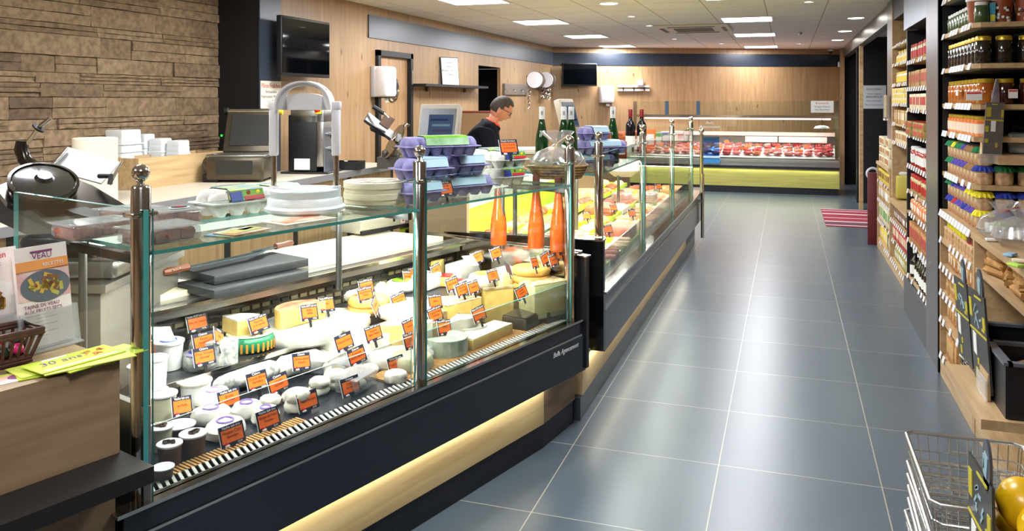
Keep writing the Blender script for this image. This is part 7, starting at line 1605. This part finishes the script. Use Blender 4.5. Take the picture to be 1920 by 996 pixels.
for z in zs2:
    mb = MB(); mb.box((0,0,z-.01),(.36,Yb-Ya-.06,.02), SHELFW); mb.obj('shelf', None, n2)
    mb = MB()
    for i in range(9):
        if R.random() < .2: continue
        mb.box((-.185, -.44+i*.11, z-.008),(.003,.055,.034), TAGW, ry=.25)
    mb.obj('price_strip', None, n2)
G2 = [('bottle',.08,.2,DJ,PAPER,'dark bottle with white label','bottle'),('box',.08,.14,TAN,REDB_,'tan box with red print','carton'),('bag',.09,.12,OJ,WLID,'orange sweet bag with white top','bag'),('jar',.08,.13,PJ,RLID,'pale jar with red lid','jar'),('jar',.08,.14,RJ,WLID,'red sauce jar with white lid','jar'),('flat',.08,.05,OLB,REDB_,'small olive tin with red print','tin'),('box',.08,.11,CRB,REDB_,'cream carton with red stripe','carton'),('box',.08,.12,KR,REDB_,'kraft carton with red stripe','carton'),('jar',.075,.12,PJ,REDB_,'small jar with red lid','jar')]
onm = ['lowest','second lowest','third lowest','fourth lowest','middle','fourth highest','third highest','second highest','highest']
for i, (k_, w_, h_, c1_, c2_, nm, cat) in enumerate(G2):
    lab = '%s on the %s shelf of the niche' % (nm, onm[i]); fill_row(nm.split()[-1] if False else {'bottle':'syrup_bottle','carton':'food_carton','bag':'sweet_bag','jar':'sauce_jar','tin':'food_tin'}[cat], cat, lab, lab, goods_mesh(k_, w_, h_, c1_, c2_), Ya+.05, Yb-.05, NX+.06, zs2[i], w_*1.12, skip=.08, stack=2 if k_ == 'flat' else 1, h_=h_*1.01)
t = thing('tape_roll','round grey roll standing on the middle niche shelf','roll',(NX+.06,6.45,1.118),0) if False else None
# ---- unit 3 upper
n3 = thing('far_shelf_unit', 'tall oak edged shelf unit beyond the niche', 'shelf unit', (1.13,7.68,.69)); FX3 = .93
mb = MB(); mb.box((.19,0,.93),(.02,1.52,1.86)); mb.obj('back_panel', BLACK, n3)
mb = MB(); mb.box((0,.76,.9),(.40,.05,1.78), SHELFW); mb.obj('side_panel', None, n3)
mb = MB(); mb.box((0,-.79,.95),(.40,.03,1.9), STEEL); mb.obj('side_panel', None, n3)
mb = MB(); mb.box((.0,0,1.77),(.38,1.5,.22), BLACK); mb.obj('top_panel', None, n3)
zs3 = [1.22,1.39,1.57,1.745,1.93,2.1]
G3 = [('box',.09,.10,CRB,TAN,'cream and tan pasta carton'),('box',.09,.12,KR,CRB,'kraft coffee carton'),('flat',.08,.045,CRB,YB,'flat cream biscuit box'),('jar',.07,.11,PJ,YB,'yellow labelled jar'),('bottle',.07,.12,CRB,YB,'small yellow labelled bottle'),('jar',.07,.0,PJ,YB,'')]
for i, z in enumerate(zs3):
    mb = MB(); mb.box((-.01,0,z-.70),(.38,1.48,.02), SHELFW); mb.obj('shelf', None, n3)
    mb = MB()
    for k in range(12):
        if R.random() < .3: continue
        mb.box((-.204,-.68+k*.12,z-.698),(.003,.06,.034), TAGW, ry=.25)
    mb.obj('price_strip', None, n3)
    if i < 5:
        k_, w_, h_, c1_, c2_, nm = G3[i]; lab = '%s on the %s shelf of the far unit' % (nm, ['lowest','second lowest','middle','second highest','highest stocked'][i]); fill_row(['pasta_carton','coffee_carton','biscuit_box','condiment_jar','oil_bottle'][i], 'groceries', lab, lab, goods_mesh(k_, w_, h_, c1_, c2_), 6.98, 8.38, FX3+.06, z, w_*1.1, stack=3 if k_ == 'flat' else 1, h_=h_*1.01)
# ---- low units along far end
def lowunit(name, lab, y0, y1, top, zs, goods, nm0):
    t = thing(name, lab, 'shelf unit', (1.13,(y0+y1)/2,0)); w_ = y1-y0
    mb = MB(); mb.box((0,0,top-.015),(.42,w_,.03), SHELFW); mb.obj('top_board', None, t)
    for s in (-1,1): mb = MB(); mb.box((0,s*(w_/2-.015),(top-.03)/2),(.40,.03,top-.03), SHELFW); mb.obj('side_panel', None, t)
    mb = MB(); mb.box((.19,0,top/2),(.02,w_-.06,top-.04)); mb.obj('back_panel', BRB, t)
    mb = MB(); mb.box((-.0,0,.05),(.40,w_-.06,.10), SHELFW); mb.obj('plinth', None, t)
    for i, z in enumerate(zs):
        if z > .12: mb = MB(); mb.box((0,0,z-.01),(.36,w_-.06,.02), SHELFW); mb.obj('shelf', None, t)
        mb = MB(); n = int(w_/.11)
        for k in range(n):
            if R.random() < .2: continue
            mb.box((-.204,-w_/2+.06+k*.11,z-.008),(.003,.055,.034), TAGW, ry=.25)
        mb.obj('price_strip', None, t)
        k_, gw, gh, c1_, c2_, gn = goods[i]; l_ = '%s on the %s shelf of the %s' % (gn, ['lowest','second','third','fourth'][i], nm0)
        fill_row(['grocery_pack','grocery_jar','grocery_box','grocery_bag'][i%4], 'groceries', l_, l_, goods_mesh(k_, gw, gh, c1_, c2_), y0+.05, y1-.05, .99, z, gw*1.08)
    return t
lowunit('low_shelf_unit','low oak shelf unit in front of the far tall shelves', 6.9, 8.62, .664, (.10,.30,.48), [('bag',.09,.15,OLB,GRB_,'green and olive bag'),('box',.09,.13,REDB_,CRB,'red and cream carton'),('bag',.09,.13,BRB,GLID,'brown bag with green top')], 'low front unit')
lowunit('low_shelf_unit','slightly taller low oak unit with stacked boxes on top at the aisle end', 8.63, 9.8, .936, (.10,.32,.54,.74), [('bag',.09,.16,YB,DJ,'black and yellow bag'),('box',.09,.17,CRB,GRB_,'cream and green carton'),('box',.09,.15,KR,PAPER,'kraft and white carton'),('box',.09,.12,YB,BRB,'yellow and brown carton')], 'end unit')
q = random.Random(31)
for i in range(3):
    for k in range(4):
        t = thing('pastry_box', 'flat cream pastry box in the pile on the end unit, %s layer' % ['bottom','middle','top'][i], 'box', (1.07+q.uniform(-.01,.01), 8.80+k*.235, .937+i*.095), q.uniform(-.05,.05), 'pile of pastry boxes, %s layer' % ['bottom','middle','top'][i]); mb = MB(); mb.box((0,0,.045),(.26,.22,.09), CRB, bev=.004); mb.box((-.1305,0,.045),(.002,.16,.05), TAN); mb.obj('box_body', None, t)
t = thing('yellow_bag','yellow flour bag with white top standing beside the end unit','bag',(1.08,8.47,.665),0); mb = MB(); mb.box((0,0,.12),(.24,.16,.22), mat('flour_yellow',(190,176,80),.6), bev=.02); mb.box((0,0,.245),(.2,.12,.05), PAPER, bev=.02); jit(mb,.004,2); mb.obj('bag_body', None, t)
t = thing('leaflet_rack','small leaflet rack on the grey post before the dark doorway','rack',(.94,8.85,1.42),-PI/2); mb = MB(); mb.box((0,-.02,.1),(.16,.03,.24), CLEAR); mb.obj('clear_holder', None, t); mb = MB(); mb.box((0,-.02,.12),(.13,.012,.22), mat('leaflet_orange',(226,170,130),.5,rgb2=(230,214,160),scale=10)); mb.obj('leaflets', None, t)
p = at(1637,326,12.6); t = thing('door_ring','white ring handle on the black door panel','handle',p,0); mb = MB(); mb.torus((0,0,0), .085, .02, WHITE, 22, 8, Matrix.Rotation(PI/2,4,'X')); mb.box((.06,.03,0),(.04,.12,.05), WHITE); mb.obj('ring', None, t); t.location.y = 13.74
p = onY(1639, 13.79, 182); sheet('door_notice', 'white printed notice on the black door panel past the grey post', p, 0, .34, .36, mat('notice_white',(214,222,226),.5), lines=(('NOUVEAU',.12,.045,INK),('Votre magasin',.05,.035,INK),('BIENVENUE',-.0,.045,INK),('Pour commander',-.06,.03,INK),('Merci, bonne journée',-.12,.03,INK)))
# door mat
t = thing('door_mat','red door mat with white stripes on the slate floor by the dark doorway','mat',(1.0,11.98,0)); MR = mat('mat_red',(150,30,56),.9,bump=.4,scale=90)
mb = MB(); mb.box((0,0,.004),(1.08,1.72,.008), MR); mb.obj('mat_body', None, t)
mb = MB()
for y, w_ in ((-.80,.05),(-.45,.07),(-.1,.04),(.3,.09),(.62,.05),(.82,.04)): mb.box((0,y,.0085),(1.08,w_,.002))
mb.obj('stripes', mat('mat_stripe',(206,196,200),.9), t)
mb = MB(); mb.box((0,-.62,.0085),(1.08,.2,.002)); mb.obj('dark_stripe', mat('mat_dark',(90,60,70),.9), t)
t = thing('red_side_board','narrow dark red board standing at the far end of the end unit','board',(.9,9.86,0)); mb = MB(); mb.box((0,0,.4),(.12,.03,.8), mat('dark_red_board',(96,28,32),.5), bev=.004); mb.obj('board', None, t)
